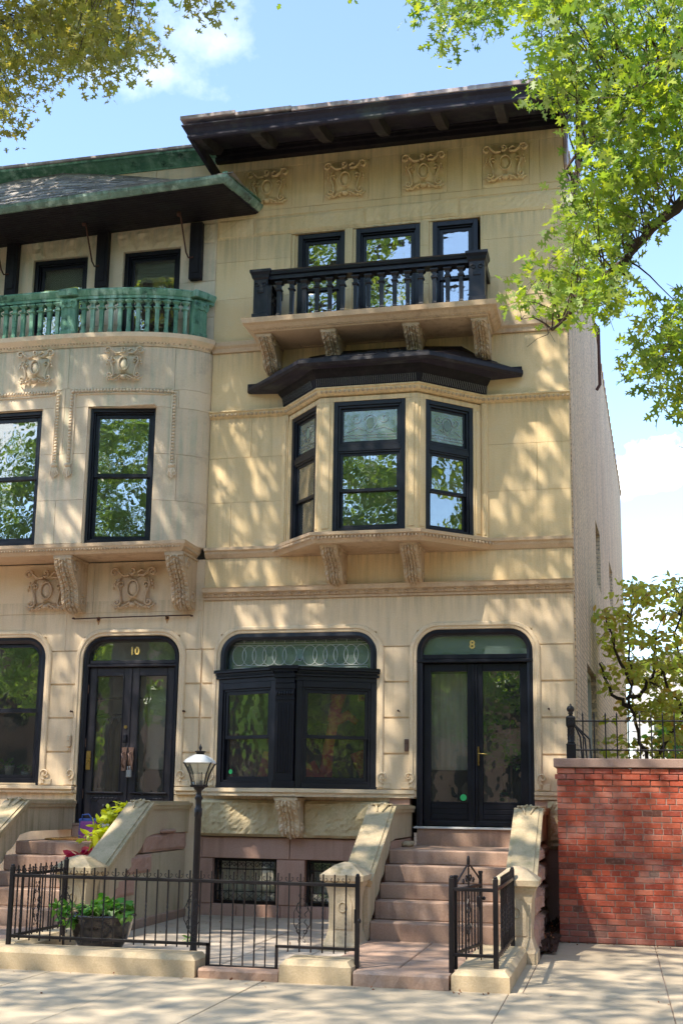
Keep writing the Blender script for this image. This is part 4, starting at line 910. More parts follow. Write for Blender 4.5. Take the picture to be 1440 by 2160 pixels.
# door frame, transom and leaves of number 10
q = MB(); p = arch(-1.745, -.345, 1.20, 3.775, .285)
q.sweep(p, [(0, -.002), (0, .27), (.045, .27), (.05, .12), (.06, .10), (.06, .03), (.03, .0)], plane='xz'); dr = build('door_frame', q, 'black', H10)
q = MB(); q.box(-1.74, -.35, .05, .2, 3.40, 3.45, .006); q.box(-1.75, -.34, .015, .2, 3.355, 3.395, .01); build('transom_bar', q, 'purple', dr)
q = MB(); q.prism(arch(-1.69, -.40, 3.445, 3.725, .24), 'y', .10, .106); build('transom_pane', q, 'glassclear', dr)
textobj('10', .15, (-1.03, .085, 3.58), 'gold', dr)
for (a, b, side) in ((-1.685, -1.05, 0), (-1.045, -.405, 1)):
    q = MB(); frame(q, a, b, 1.21, 3.35, .115, .07, .13, .006, wb=.39)
    if side == 0: q.box(b-.03, b+.012, .052, .07, 1.23, 3.34, .006)
    q.box(a+.05, b-.05, .035, .07, 1.605, 1.635, .01); q.box(a+.01, b-.01, .04, .07, 1.212, 1.25, .01); d_ = build('door', q, 'purple', H10)
    q = MB(); q.box(a+.11, b-.11, .096, .102, 1.63, 3.24); build('pane', q, 'glassclear', d_)
    q = MB(); frame(q, a+.105, b-.105, 1.62, 3.245, .014, .055, .075, .005); build('glazing_bead', q, 'purple', d_)
    q = MB(); xm = (a+b)/2
    q.prism([(xm-.22, 1.56), (xm+.22, 1.56), (xm+.22, 1.53), (xm+.10, 1.50), (xm+.03, 1.44), (xm, 1.38), (xm-.03, 1.44), (xm-.10, 1.50), (xm-.22, 1.53)], 'y', .052, .072)
    for s_ in (-1, 1): q.tube([(xm+s_*(.12+p[0]), .05, 1.525+p[2]) for p in spiral(0, 0, .03, 1.2, 0, 1)], .007, 5)
    q.ball((xm, .048, 1.43), (.022, .012, .035), 8, 5)
    for k in range(9): q.ball((xm-.18+k*.045, .048, 1.545), (.015, .01, .012), 6, 4)
    build('carved_apron', q, 'purple', d_)
    hx = b-.045 if side == 0 else a+.05
    q = MB(); q.prism([(hx-.035, 1.92), (hx+.035, 1.92), (hx+.028, 2.0), (hx+.04, 2.08), (hx+.03, 2.16), (hx+.04, 2.24), (hx-.04, 2.24), (hx-.03, 2.16), (hx-.04, 2.08), (hx-.028, 2.0)], 'y', .040, .053)
    q.tube([(hx, .03, 2.17), (hx-.015, -.01, 2.15), (hx+.015, -.03, 2.09), (hx-.005, -.02, 2.02), (hx, .03, 1.97)], .011, 7); build('door_handle', q, 'copper', d_)
    for z in (1.6, 2.3, 3.05):
        q = MB(); xx = a-.002 if side == 0 else b+.002; q.tube([(xx, .055, z-.06), (xx, .055, z+.06)], .011, 8); build('hinge', q, 'copper', d_)
    if side == 0:
        q = MB(); frame(q, a+.02, a+.085, 1.93, 2.19, .012, .052, .069, .004); q.box(a+.03, a+.075, .058, .069, 1.94, 2.18, .003); build('mail_slot', q, 'brass', d_)
        q = MB(); q.prism([(hx+.024*math.cos(t*.524), 2.52+.024*math.sin(t*.524)) for t in range(12)], 'y', .04, .053); build('door_lock', q, 'brass', d_)
        q = MB(); q.box(hx-.027, hx+.027, .02, .053, 2.30, 2.42, .008); q.box(hx-.014, hx+.014, .014, .022, 2.325, 2.35, .003); build('keypad', q, 'black', d_)
    else:
        q = MB(); q.box(hx-.03, hx+.04, -.035, .012, 1.83, 1.93, .008); q.tube([(hx-.014, -.01, 1.93), (hx-.012, -.02, 1.98), (hx+.02, -.02, 1.98), (hx+.022, -.01, 1.93)], .006, 6); q.box(hx-.015, hx+.02, -.04, -.034, 1.87, 1.905, .003)
        lb = build('key_lockbox', q, 'grey'); tag(lb, 'grey combination key box hanging from the right handle of the number 10 door', 'lockbox')
q = MB(); q.box(-1.78, -.31, -.03, .3, 1.17, 1.205, .006); build('threshold', q, 'step', H10)
q = MB(); q.box(-1.78, -.31, -.02, .3, .95, 1.168); build('riser', q, 'step', H10)
# ground-floor window of number 10
q = MB(); p = arch(-3.62, -2.34, 1.71, 3.79, .29)
q.sweep(p, [(0, -.002), (0, .27), (.05, .27), (.06, .12), (.085, .10), (.085, .03), (.04, .0)], plane='xz'); q.box(-3.6, -2.36, .02, .2, 1.706, 1.80, .004); fw = build('window', q, 'black', H10)
q = MB(); q.sweep(arch(-3.53, -2.43, 1.80, 3.70, .20), [(0, .06), (0, .10), (.045, .10), (.045, .06)], plane='xz'); q.box(-3.53, -2.43, .05, .10, 2.72, 2.78, .004); q.box(-3.5, -2.46, .06, .1, 1.80, 1.85, .004); build('sash', q, 'black', fw)
q = MB(); q.prism(arch(-3.50, -2.46, 2.76, 3.67, .17), 'y', .078, .084); build('pane', q, 'glass', fw)
q = MB(); q.box(-3.50, -2.46, .085, .091, 1.84, 2.73); build('pane', q, 'glassclear', fw)
# sill slab and consoles below the bow
q = MB(); q.sweep([(-5.72, 0), (-5.72, -.58), (-.14, -.58), (-.14, 0)], [(-.4, 4.855), (.0, 4.855), (.02, 4.88), (.05, 4.92), (.07, 4.95), (.075, 4.995), (-.4, 4.995)]); q.box(-5.4, -.42, -.3, .0, 4.86, 4.99); sl_ = build('sill_course', q, 'pinktrim', H10)
q = MB(); eggs(q, [(-5.0, -.58), (-.14, -.58), (-.14, 0)], 4.915, .045, .043, .015, .022); build('carved_frieze', q, 'trim', sl_)['kind'] = 'stuff'
for a, b in ((-.38, -.12), (-2.02, -1.76), (-4.05, -3.79)): console(H10, a, b, 4.853, .55, .72, 0, 'trim', 6)
for x in (-1.03, -2.35): cartouche(H10, x, 4.45, -.004, 'pinktrim', 1.15)
# curved second-floor wall, built course by course
def bowpanel(mb, x0, x1, z0, z1, off=0., th=.12, A=.66):
    n = max(1, int((x1-x0)/.16))
    if x1 > -.75: n = max(n, 8)
    xs = [x0+(x1-x0)*(1-(1-i/n)**(1.6 if x1 > -.75 else 1)) for i in range(n+1)]
    vs = []
    for x in xs:
        y = bowY(x, A)-off; e = min(y+th, .25)
        vs += [(x, y, z0), (x, e+.0, z0), (x, e, z1), (x, y, z1)]
    fs = [(i*4+k, i*4+(k+1) % 4, i*4+4+(k+1) % 4, i*4+4+k) for i in range(n) for k in range(4)]
    mb.add(vs, fs+[(3, 2, 1, 0), (n*4, n*4+1, n*4+2, n*4+3)])
bops_ = [(-1.60, -.64, 5.0, 6.97), (-3.38, -2.28, 5.0, 6.97), (-5.16, -4.2, 5.0, 6.97)]
for r_ in cut(-5.795, -.004, 4.996, 7.86, [(o[0]-.003, o[1]+.003, o[2]-.003, o[3]+.003) for o in bops_]):
    bk = MB(); bowpanel(bk, r_[0], r_[1], r_[2], r_[3], -.012, .2); build('wall', bk, 'bow', H10)
for (a, b, xs) in [(5.0, 5.62, [-2.0, -3.9]), (5.62, 6.29, [-.35]), (6.29, 6.97, [-1.95, -3.85]), (6.97, 7.25, [-1.95, -.36, -3.8]), (7.25, 7.86, [-1.92, -.42, -3.7])]:
    xs = [-5.795]+sorted(v for v in xs)+[-.003]
    for xa, xb in zip(xs, xs[1:]):
        for r_ in cut(xa+.003, xb-.003, a+.003, b-.003, bops_):
            q = MB(); bowpanel(q, r_[0], r_[1], r_[2], r_[3], 0, .03); build('stone_block', q, 'bow', H10)
for (x0, x1, z0, z1), y in zip(bops_[:2], (-.44, -.55)):
    Mx, l = (None, 0)
    p0 = (x0, bowY(x0)+.07); p1 = (x1, bowY(x1)+.07); Mx, l = face_m(p0, p1)
    window(H10, .004, l-.004, 5.0, 6.965, .0, Mx, rail=6.0, cas=.055, sash=.055, depth=.1)
    q = MB(); 
    for (a, b) in ((x0-.001, x0+.02), (x1-.02, x1+.001)): q.box(a, b, bowY((a+b)/2)+.03, .2, 5.0, 6.97)
    q.box(x0, x1, bowY(x0)+.05, .2, 6.968, 6.99); build('stone_jamb', q, 'bow', H10)
    # bead moulding hung round the window head
    xa, xb = x0-.24, x1+.24
    q = MB(); zt = 7.20
    for k in range(int((xb-xa)/.046)):
        x = xa+.023+k*.046; q.ball((x, bowY(x)-.032, zt), (.0205, .024, .025), 6, 4)
    for x in (xa, xb):
        for k in range(23):
            z = zt-.012-k*.046; q.ball((x, bowY(x)-.032, z), (.025, .024, .0205), 6, 4)
        for k in range(5):
            t = (k-2)*.5; q.tube([(x, bowY(x)-.012, 6.12), (x+.035*t, bowY(x)-.05, 6.06), (x+.06*t, bowY(x)-.03, 5.97+.03*abs(t)), (x+.04*t, bowY(x)-.045, 5.93+.04*abs(t))], [.014, .018, .014, .006], 5)
        q.ball((x, bowY(x)-.04, 6.12), (.055, .045, .035), 8, 5)
    build('bead_moulding', q, 'bow', H10)
    q = MB(); n = 14; pth = [(xa+.04, 6.14), (xa+.04, 7.16)]+[(xa+.04+(xb-xa-.08)*i/n, 7.16) for i in range(1, n)]+[(xb-.04, 7.16), (xb-.04, 6.14)]
    q.tube([(x, bowY(x)-.006, z) for x, z in pth], .018, 4); q.tube([(xa-.045+(xb-xa+.09)*i/n, bowY(xa-.045+(xb-xa+.09)*i/n)-.004, 7.24) for i in range(n+1)], .012, 4); build('moulding', q, 'bow', H10)
for x in (-1.10, -2.40):
    dy = (bowY(x+.1)-bowY(x-.1))/.2; cartouche(H10, x, 7.57, bowY(x)-.004, 'bow', .95, rot=math.atan(dy))
# belt and copper balcony following the bow
def bowpath(off, n=60, x0=HX+.02, x1=-.02):
    ps = []
    for i in range(n+1):
        t = i/n; x = CX+2.9*math.sin((t-.5)*math.pi)**1 if 0 else CX+(x1-CX)*math.sin((t-.5)*math.pi)
        ps.append((x, bowY(x, .66)-off*(1 if abs(x-CX) < 2.7 else max(.35, (2.9-abs(x-CX))/.2))))
    return ps
BPH = bowpath(.02)
q = MB(); q.sweep(BPH, [(-.25, 7.862), (.0, 7.862), (.02, 7.89), (.03, 7.905), (.06, 7.93), (.10, 7.965), (.115, 8.025), (-.25, 8.025)])
q.prism([(p[0], p[1]+.02) for p in BPH]+[(-.03, .2), (HX+.02, .2)], 'z', 7.87, 8.024)
bl = build('belt_course', q, 'bow', H10)
q = MB(); pts = [Vector(p) for p in BPH]
for a, b in zip(pts, pts[1:]):
    l = (b-a).length; n2 = max(1, int(l/.045)); d = (b-a).normalized(); nn = Vector((d.y, -d.x))
    for i in range(n2):
        c_ = a+d*(l*(i+.5)/n2)+nn*.028; q.ball((c_.x, c_.y, 7.897), (.014, .014, .012), 5, 4)
build('dentils', q, 'trim', bl)['kind'] = 'stuff'
RB = bowpath(.0, 70)
q = MB(); q.sweep(RB, [(-.075, 8.62), (-.09, 8.645), (-.10, 8.69), (-.085, 8.715), (.085, 8.715), (.10, 8.69), (.075, 8.645), (.06, 8.62)]); q.sweep(RB, [(-.05, 8.575), (-.05, 8.619), (.05, 8.619), (.05, 8.575)]); bal = build('balcony_rail', q, 'green', H10)
bm_ = MB(); bm_.sqloft([(.032, 8.03), (.032, 8.10), (.026, 8.12), (.029, 8.42), (.05, 8.432), (.05, 8.447), (.028, 8.46), (.028, 8.50), (.060, 8.53), (.060, 8.545), (.03, 8.555), (.03, 8.58)], 0, 0)
bme = bm_.mesh('baluster', M['green'])
def ped(x, ang=0.):
    q = MB(); y = bowY(x)-.01
    q.m = Matrix.Translation((x, y, 0)) @ Matrix.Rotation(ang, 4, 'Z')
    q.sqloft([((.115, .07), 8.03), ((.115, .07), 8.10), ((.105, .065), 8.11), ((.105, .065), 8.575)], 0, 0); q.sqloft([((.14, .11), 8.62), ((.14, .12), 8.70), ((.12, .10), 8.725)], 0, 0)
    q.prism([(-.12, 8.57), (.12, 8.57), (.13, 8.48), (.09, 8.42), (.05, 8.46), (0, 8.44), (-.05, 8.46), (-.09, 8.42), (-.13, 8.48)], 'y', -.084, -.066)
    for s_ in (-1, 1): q.tube([(s_*.055+s_*p[0], -.09, 8.51+p[2]) for p in spiral(0, 0, .035, 1.2, 0, 1)], .008, 5)
    build('pedestal', q, 'green', bal)
for x, a in ((-1.95, .05), (-.16, .95), (-4.0, 0)): ped(x, a)
# evenly spaced along arc length
acc = 0; last = None; cand = []
fine = [(CX+2.9*math.sin((i/800-.5)*math.pi)) for i in range(801)]
s_ = 0
for a, b in zip(fine, fine[1:]):
    s_ += math.hypot(b-a, bowY(b)-bowY(a))
    if s_ > .128:
        s_ = 0; cand.append(b)
for x in cand:
    if min(abs(x+1.95), abs(x+4.0)) < .17 or x > -.24 or x < -4.6: continue
    ang = math.atan2(bowY(x+.01)-bowY(x-.01), .02); o = link('baluster', bme, bal, (x, bowY(x)-.005, 0)); o.rotation_euler.z = ang
# third-floor wall
w3 = [(-1.47, -.56, 8.0, 9.61), (-2.94, -2.04, 8.0, 9.61), (-4.5, -3.6, 8.0, 9.61)]
blocks(H10, HX, -.001, [(8.0, 8.45, []), (8.45, 9.02, [-1.75, -.34]), (9.02, 9.61, [-1.75, -.34, -3.3])], w3, 'bow', g=.005)
q = MB(); q.box(HX, -.001, .012, .3, 9.611, 10.0); build('wall', q, 'bow', H10)
def voussoirs(x0, x1, z0, z1, n, hang):
    for i in range(n):
        u0, u1 = i/n, (i+1)/n; l = x1-x0; c_ = (x0+x1)/2
        b0, b1 = x0+l*u0+.004, x0+l*u1-.004; t0, t1 = c_+(b0-c_)*1.35, c_+(b1-c_)*1.35
        q = MB()
        def fn(u, v, b0=b0, b1=b1, t0=t0, t1=t1, i=i):
            z = z0+(z1-z0)*v; x = (b0+(b1-b0)*u)*(1-v)+(t0+(t1-t0)*u)*v; e = min(u, 1-u, v, 1-v)*4
            return (x, .01-.035*min(1, e)*(.6+.6*noise.noise((x*9, z*11, i))), z)
        q.grid(fn, 8, 8, False); build('voussoir', q, 'bow', H10)
for a, b in ((-1.50, -.53), (-2.97, -2.01), (-4.5, -3.6)): voussoirs(a, b, 9.615, 9.95, 4, 0)
for x0, x1 in ((-.38, -.01), (-1.82, -1.70)):
    q = MB(); rockface(q, x0, x1, 9.63, 9.94, .010, .03, seed=int(x0*9), back=.02); build('rock_stone', q, 'bow', H10)
blocks(H10, HX, -.001, [(10.0, 10.45, [-.3, -2, -4]), (10.45, 10.93, [-1, -3])], [], 'bow', g=.004)
for (a, b, z0, z1) in w3[:2]:
    window(H10, a+.004, b-.004, z0+.03, z1-.004, .07, rail=8.78, cas=.06)
    q = MB(); q.grid(lambda u, v, a=a, b=b: (a+.1+(b-a-.2)*u, .20, 9.5-.33*v), 4, 4); build('window_shade', q, 'shade', H10)
# canopy
ez0, ez1 = 9.79, 9.92
def cz(x): return 9.865+(x+2.95)/3.45*.12
ev = [(-6.3, .30), (-6.3, -1.15), (.48, -1.15), (.64, .0)]
q = MB()
cs = [(-6.2, -1.12), (.46, -1.12), (.62, -.0), (-6.2, -.0)]
q.add([(x, y, cz(x)-.07+(.10 if y > -.5 else 0)) for x, y in cs]+[(x, y, cz(x)-.02+(.12 if y > -.5 else 0)) for x, y in cs], [(0, 1, 2, 3), (7, 6, 5, 4), (0, 4, 5, 1), (1, 5, 6, 2), (2, 6, 7, 3)]); cn = build('canopy', q, 'soffit', H10)
nb = 15
for k in range(nb):   # soffit boards
    y0 = -1.10+k*1.09/nb; y1 = y0+1.09/nb-.008; q = MB()
    zz = lambda x, y: cz(x)-.085+.10*(y+1.12)/1.12
    xe = lambda y: .45+.15*(y+1.12)/1.12
    q.add([(-6.2, y0, zz(-6.2, y0)), (xe(y0), y0, zz(.46, y0)), (xe(y1), y1, zz(.46, y1)), (-6.2, y1, zz(-6.2, y1)), (-6.2, y0, zz(-6.2, y0)+.012), (xe(y0), y0, zz(.46, y0)+.012), (xe(y1), y1, zz(.46, y1)+.012), (-6.2, y1, zz(-6.2, y1)+.012)], [(0, 3, 2, 1), (4, 5, 6, 7), (0, 1, 5, 4), (1, 2, 6, 5), (2, 3, 7, 6)]); build('soffit_board', q, 'blackwood', cn)
def strip(mb, pts, prof):
    """profile (out,z) relative, along 3D points"""
    n = len(pts); k = len(prof); vs = []
    for i, p in enumerate(pts):
        a = Vector(pts[max(i-1, 0)][:2]); b = Vector(pts[min(i+1, n-1)][:2])
        p2 = Vector(p[:2]); d1 = (p2-a) if i else (b-p2); d2 = (b-p2) if i < n-1 else (p2-a); d1.normalize(); d2.normalize()
        mt = Vector((d1.y, -d1.x))+Vector((d2.y, -d2.x)); mt = mt/max(.3, mt.length_squared)*2
        for o_, z in prof: vs.append((p[0]+mt.x*o_, p[1]+mt.y*o_, p[2]+z))
    mb.add(vs, [(i*k+j_, i*k+(j_+1) % k, (i+1)*k+(j_+1) % k, (i+1)*k+j_) for i in range(n-1) for j_ in range(k)]+[tuple(range(k))[::-1], tuple(range((n-1)*k, n*k))])
q = MB(); strip(q, [(-6.3, -1.12, cz(-6.3)), (.47, -1.12, cz(.47)), (.63, -.005, cz(.47)+.13)], [(-.03, -.075), (.01, -.075), (.03, -.055), (.06, -.02), (.065, .02), (.045, .032), (-.03, .032)]); build('gutter', q, 'gutter', cn)
q = MB(); strip(q, [(.47, -1.10, cz(.47)+.046), (.63, -.005, cz(.47)+.176)], [(-.04, 0), (.07, 0), (.03, .06), (-.04, .06)]); build('hip_flashing', q, 'green', cn)
# slates of the canopy roof: rows from the eave up to the wall line
def ridge(x):
    pts = [(-6.3, 9.95), (-5.4, 10.62), (-3.3, 11.0), (-2.45, 11.03), (-.39, 10.64), (.62, 10.17)]
    for (a, za), (b, zb) in zip(pts, pts[1:]):
        if x <= b: return za+(zb-za)*(x-a)/(b-a)
    return 10.17
nr = 9; slates = []
def SP(x, t):
    xx = x; yt = -.002; ye = -1.13
    return (xx, ye+(yt-ye)*t, (cz(xx)+.045)+(ridge(xx)-cz(xx)-.045)*t)
stuff_ = MB()
for r_ in range(nr):
    t0, t1 = r_/nr, min((r_+1.3)/nr, 1)
    x = -3.75-(r_ % 2)*.11
    while x < .60:
        wd = random.uniform(.17, .26); x2 = min(x+wd, .60)
        a, b, c_, d_ = SP(x+.004, t0), SP(x2-.004, t0), SP(x2-.004, t1), SP(x+.004, t1)
        lf = random.uniform(.012, .024)
        P = [(a[0], a[1], a[2]+lf), (b[0], b[1], b[2]+lf+random.uniform(-.004, .004)), (c_[0], c_[1], c_[2]+.002), (d_[0], d_[1], d_[2]+.002)]
        sm_ = MB(); sm_.add(P+[(p[0], p[1], p[2]-.012) for p in P], [(0, 1, 2, 3), (0, 4, 5, 1), (1, 5, 6, 2), (3, 7, 4, 0)]); build('slate', sm_, 'slate', cn); x = x2
q = MB()
vs = [SP(-6.3+i*6.92/30, t) for i in range(31) for t in (0, 1)]
q.add([(v[0], v[1], v[2]-.004) for v in vs], [(2*i, 2*i+2, 2*i+3, 2*i+1) for i in range(30)]); build('roof_deck', q, 'slate', cn)
for x0 in (-3.35, -1.87, -.39):
    x1 = x0+.19; q = MB(); q.box(x0, x1, -.10, -.001, 9.03, 9.92, .006); q.box(x0+.04, x1-.04, -.112, -.098, 9.12, 9.85, .004); st = build('strut_board', q, 'blackwood', cn)
    q = MB(); xm = x0+.02; q.tube([(xm+.05, -.12, 9.36), (xm-.0, -.17, 9.33), (xm-.03, -.20, 9.40), (xm-.05, -.42, 9.86), (xm-.06, -.47, 9.905)], .014, 6); q.ball((xm-.06, -.47, 9.87), (.035, .03, .045), 8, 5); build('iron_tie', q, 'iron_rust', st)
# copper cornice of number 10
q = MB(); q.sweep([(HX-1, -.0), (-.01, -.0)], [(-.02, 10.88), (.02, 10.88), (.03, 10.90), (.06, 10.92), (.12, 10.96), (.20, 10.995), (.24, 11.0), (.25, 11.03), (-.02, 11.03)]); build('copper_cornice', q, 'green', H10)
q = MB()
for k in range(9):
    a = -6.7+k*.745; z = 11.031+random.uniform(0, .01); q.box(a, a+.743, -.275, -.16, z, z+.045, .006)
build('gutter_lip', q, 'leadedge', H10)
q = MB(); q.box(HX-.02, -.004, .302, 12, 0, 10.9); q2 = MB(); q2.box(HX, -.02, .31, 12, 10.80, 10.95); build('roof', q2, 'blackwood', H10)
q = MB()
for k in range(3):
    for i in range(26):
        x = random.uniform(-3.4, -.2); y = bowY(x)-random.uniform(.0, .09); q.tube([(x, y, 8.02), (x+random.uniform(-.02, .02), y-.01, 8.02+random.uniform(.03, .10))], .002, 3)
build('dry_weeds', q, 'dead', H10)['kind'] = 'stuff'
# rusty curtain rod fixed across the wall
q = MB(); q.tube([(-1.91, -.06, 4.035), (-1.0, -.06, 4.05), (-.16, -.06, 4.055)], .009, 6)
for x in (-1.92, -.15): q.ball((x, -.06, 4.045), (.025, .014, .014), 6, 4)
for x in (-1.56, -.53): q.tube([(x, -.06, 4.045), (x, .0, 4.03)], .010, 6); q.ball((x, -.003, 4.03), (.022, .006, .022), 8, 4)
tag(build('curtain_rod', q, 'iron_rust'), 'thin rusty rod fixed to the wall above the number 10 door', 'rod')
rm = mat('rust_stain', (.48, .20, .07), (.45, .27, .12), bump=.2)
for x in (-1.56, -.53):
    q = MB(); q.prism([(x-.03, 4.05), (x-.01, 4.07), (x+.018, 4.065), (x+.032, 4.04), (x+.024, 4.0), (x+.010, 3.985), (x+.006, 3.95), (x-.006, 3.955), (x-.014, 3.99), (x-.03, 4.01)], 'y', -.0025, .01); build('rust_stain', q, rm, H10)
for x, z in ((-1.88, 2.73), (-.22, 2.73)):
    q = MB(); q.tube([(x, .02, z), (x, -.06, z)], .011, 6); q.ball((x, -.06, z), .016, 6, 4); build('wall_hook', q, 'iron_rust', H10)
q = MB(); q.box(-1.93, -1.87, -.05, .02, 2.24, 2.40, .008); q.ball((-1.90, -.055, 2.33), .012, 8, 5); q.ball((-1.90, -.03, 2.20), .02, 8, 5); build('doorbell', q, 'cream', H10)

# ------------------------------------------------------------------ stoops
def cheek(parent, x0, x1, mt, ys=-1.38, zt=1.47, yn=-2.78, zn=.70, scal=True, outer=None, mt2='cheek'):
    """cheek wall: flat by the door, then a raking slope down to the newel, scalloped over the steps"""
    top = [(-.001, zt), (ys, zt), (yn, zn)]
    bot = [(yn, .12), (-2.70, .14), (-2.62, .30), (-2.52, .36), (-2.43, .40), (-2.36, .52), (-2.24, .55), (-2.15, .60), (-2.08, .70), (-1.95, .74), (-1.88, .78), (-1.81, .88), (-1.70, .92), (-1.62, .97), (-1.50, 1.08), (-1.38, 1.10), (-1.2, 1.12), (-.001, 1.12)]
    q = MB(); q.prism([(p[0], p[1]-.04) for p in top]+(bot if scal else [(yn, .0), (-.001, .0)]), 'x', x0, x1); ck = build('cheek_wall', q, mt2, parent)
    q = MB()
    cp_ = [(-.001, zt), (ys, zt), (yn, zn)]
    def lay(pth, w0, w1, t0, t1):
        n = [(0, 1)]*0
        o = []
        dn = Vector((yn-ys, zn-zt)).normalized(); nn = Vector((dn.y, -dn.x)) if False else Vector((-dn.y, dn.x)); nn = nn if nn.y > 0 else -nn
        bis = (nn+Vector((0, 1)))/(1+nn.y)
        U = [Vector((-.001, zt)), Vector((ys, zt)), Vector((yn, zn))]; D = [Vector((0, 1)), bis, nn]
        lo = [U[i]+D[i]*t0 for i in range(3)]; hi = [U[i]+D[i]*t1 for i in range(3)]
        q.prism([(p.x, p.y) for p in lo+hi[::-1]], 'x', x0-w0, x1+w1)
    lay(None, .03, .03, -.045, -.005); lay(None, .045, .045, -.004, .035); lay(None, .0, .0, .036, .050)
    build('coping', q, mt, ck)
    q = MB(); xm = (x0+x1)/2
    for s_ in (-1, 1):
        q.tube([(xm+s_*(.07+p[0]), ys-.06+p[2]*.6, zt+.052-abs(p[2])*.1) for p in spiral(0, 0, .05, 1.2, 0, 1)], .012, 5)
        q.tube([(xm+s_*.02, ys+.02, zt+.06), (xm+s_*.06, ys-.08, zt+.03), (xm+s_*.03, ys-.18, zt-.03)], [.02, .016, .006], 5)
    build('carved_leaf', q, mt, ck); return ck
def newel(parent, cx, cy, mt='cheek'):
    q = MB(); q.sqloft([(.205, .0), (.205, .10), (.185, .13), (.165, .19), (.15, .24), (.145, .45), (.15, .58), (.17, .67), (.195, .71), (.20, .735)], cx, cy); nw = build('newel_post', q, mt, parent)
    q = MB(); q.sqloft([(.205, .7355), (.225, .745), (.23, .80), (.20, .825), (.10, .90), (.03, .925)], cx, cy); build('newel_cap', q, mt, nw)
    q = MB(); q.prism([(cx-.10, .26), (cx+.10, .26), (cx+.10, .5), (cx+.07, .60), (cx, .63), (cx-.07, .60), (cx-.10, .5)], 'y', cy-.157, cy-.14)
    q.tube([(cx+.04*math.cos(t*.524), cy-.16, .48+.05*math.sin(t*.524)) for t in range(13)], .009, 5); build('carved_panel', q, mt, nw)
    return nw
def stoop(parent, x0, x1, ytop=.0):
    noses = [-2.70, -2.425, -2.15, -1.875, -1.60]; zs = [.305, .50, .665, .85, 1.01]; zb = .12
    for k, (y, z) in enumerate(zip(noses, zs)):
        q = MB(); yb = (noses[k+1]+.05) if k < 4 else -.001
        q.box(x0, x1, y, yb, zb if k else .0, z-.0, .012); q.box(x0, x1, y+.015, yb, zb, z-.04) if 0 else None
        build('step', q, 'step', parent); zb = z-.001
    q = MB(); q.box(x0-.02, x1+.02, -1.55, -.002, 0, .84); build('stoop_core', q, 'brown', parent)
S8 = thing('stone_stoop', 'brownstone steps with tan cheek walls leading up to the number 8 door', 'stoop', (3.66, -1.6, 0))
stoop(S8, 2.93, 4.40)
q = MB(); q.box(3.0, 4.49, -.03, .3, .98, 1.221, .006); build('step', q, 'step', S8)
cheek(S8, 2.69, 2.93, 'mossy'); cheek(S8, 4.40, 4.64, 'mossy')
newel(S8, 2.73, -2.95); newel(S8, 4.50, -2.93)
q = MB(); 
for k, (a, b, z0, z1) in enumerate(((-2.72, -2.1, .0, .42), (-2.72, -2.3, .0, .3))): pass
rs = [(-2.70, -2.05, .0, .34), (-2.05, -1.3, .0, .36), (-1.3, -.1, .0, .33), (-2.45, -1.75, .37, .62), (-1.75, -.1, .39, .63), (-1.95, -1.2, .66, .86), (-1.2, -.1, .66, .88), (-1.55, -.1, .90, 1.08)]
for k, (y0, y1, z0, z1) in enumerate(rs):
    for xf, sg, pr in ((4.64, 1, S8), (-.10, 1, None), (2.69, -1, S8)):
        q = MB(); q.m = Matrix(((0, -sg, 0, xf-sg*.03), (sg, 0, 0, 0), (0, 0, 1, 0), (0, 0, 0, 1)))
        a_, b_ = (y0, y1) if sg > 0 else (-y1, -y0)
        if pr is None: continue
        rockface(q, a_+.01, b_-.01, z0, z1-.015, 0, .07, seed=k*3, back=.12); build('rock_stone', q, 'brown', pr)
for (xa, xb) in ((2.80, 2.93), (4.40, 4.53)):
    q = MB(); q.box(xa, xb, -2.6, -.05, 0, .3); q.box(xa, xb, -2.1, -.05, .3, .6); q.box(xa, xb, -1.5, -.05, .6, 1.1); build('stoop_core', q, 'brown', S8)
for k in range(2):
    x = (4.35, 2.93)[k]; q = MB(); q.box(x, x+.05, -1.30, -.95, 1.012, 1.12, .02) if k == 0 else q.box(x, x+.10, -.75, -.35, 1.012, 1.075, .02); build('stone_scupper', q, 'mossy', S8)
S10 = thing('stone_stoop', 'brownstone steps with long mossy raking cheek walls leading up to the number 10 door', 'stoop', (-1.06, -1.6, 0))
stoop(S10, -1.78, -.35)
cheek(S10, -.35, -.10, 'mossy'); cheek(S10, -2.03, -1.78, 'mossy')
newel(S10, -.27, -2.95, 'mossy'); newel(S10, -1.92, -2.95, 'mossy')
q = MB(); q.sqloft([(.22, .0), (.22, .3)], -.1, -4) if 0 else None
for k, (y0, y1, z0, z1) in enumerate([(-2.30, -1.75, .42, .64), (-1.95, -1.25, .66, .88), (-1.52, -.06, .90, 1.115)]):
    q = MB(); q.m = Matrix(((0, -1, 0, -.12), (1, 0, 0, 0), (0, 0, 1, 0), (0, 0, 0, 1))); rockface(q, y0, y1, z0, z1, 0, .03, seed=k, back=.1); build('rock_stone', q, 'brown', S10)
q = MB(); q.prism([(-2.65, .05), (-2.4, .40), (-2.0, .64), (-1.6, .88), (-.05, .89), (-.05, .05)], 'x', -.30, -.125); build('stoop_core', q, 'cheek', S10)
q = MB(); q.box(-.34, -.085, -2.75, -.03, .0, .13, .01); build('plinth', q, 'step', S10)
q = MB(); q.box(-.3, -.06, -1.05, -.55, 1.12, 1.165, .02); build('stone_scupper', q, 'brown', S10)
# stone urn on the near newel of number 10
q = MB(); q.lathe([(.10, .93), (.13, .95), (.08, .99), (.06, 1.02), (.10, 1.03)], -.27, -2.95, 12)
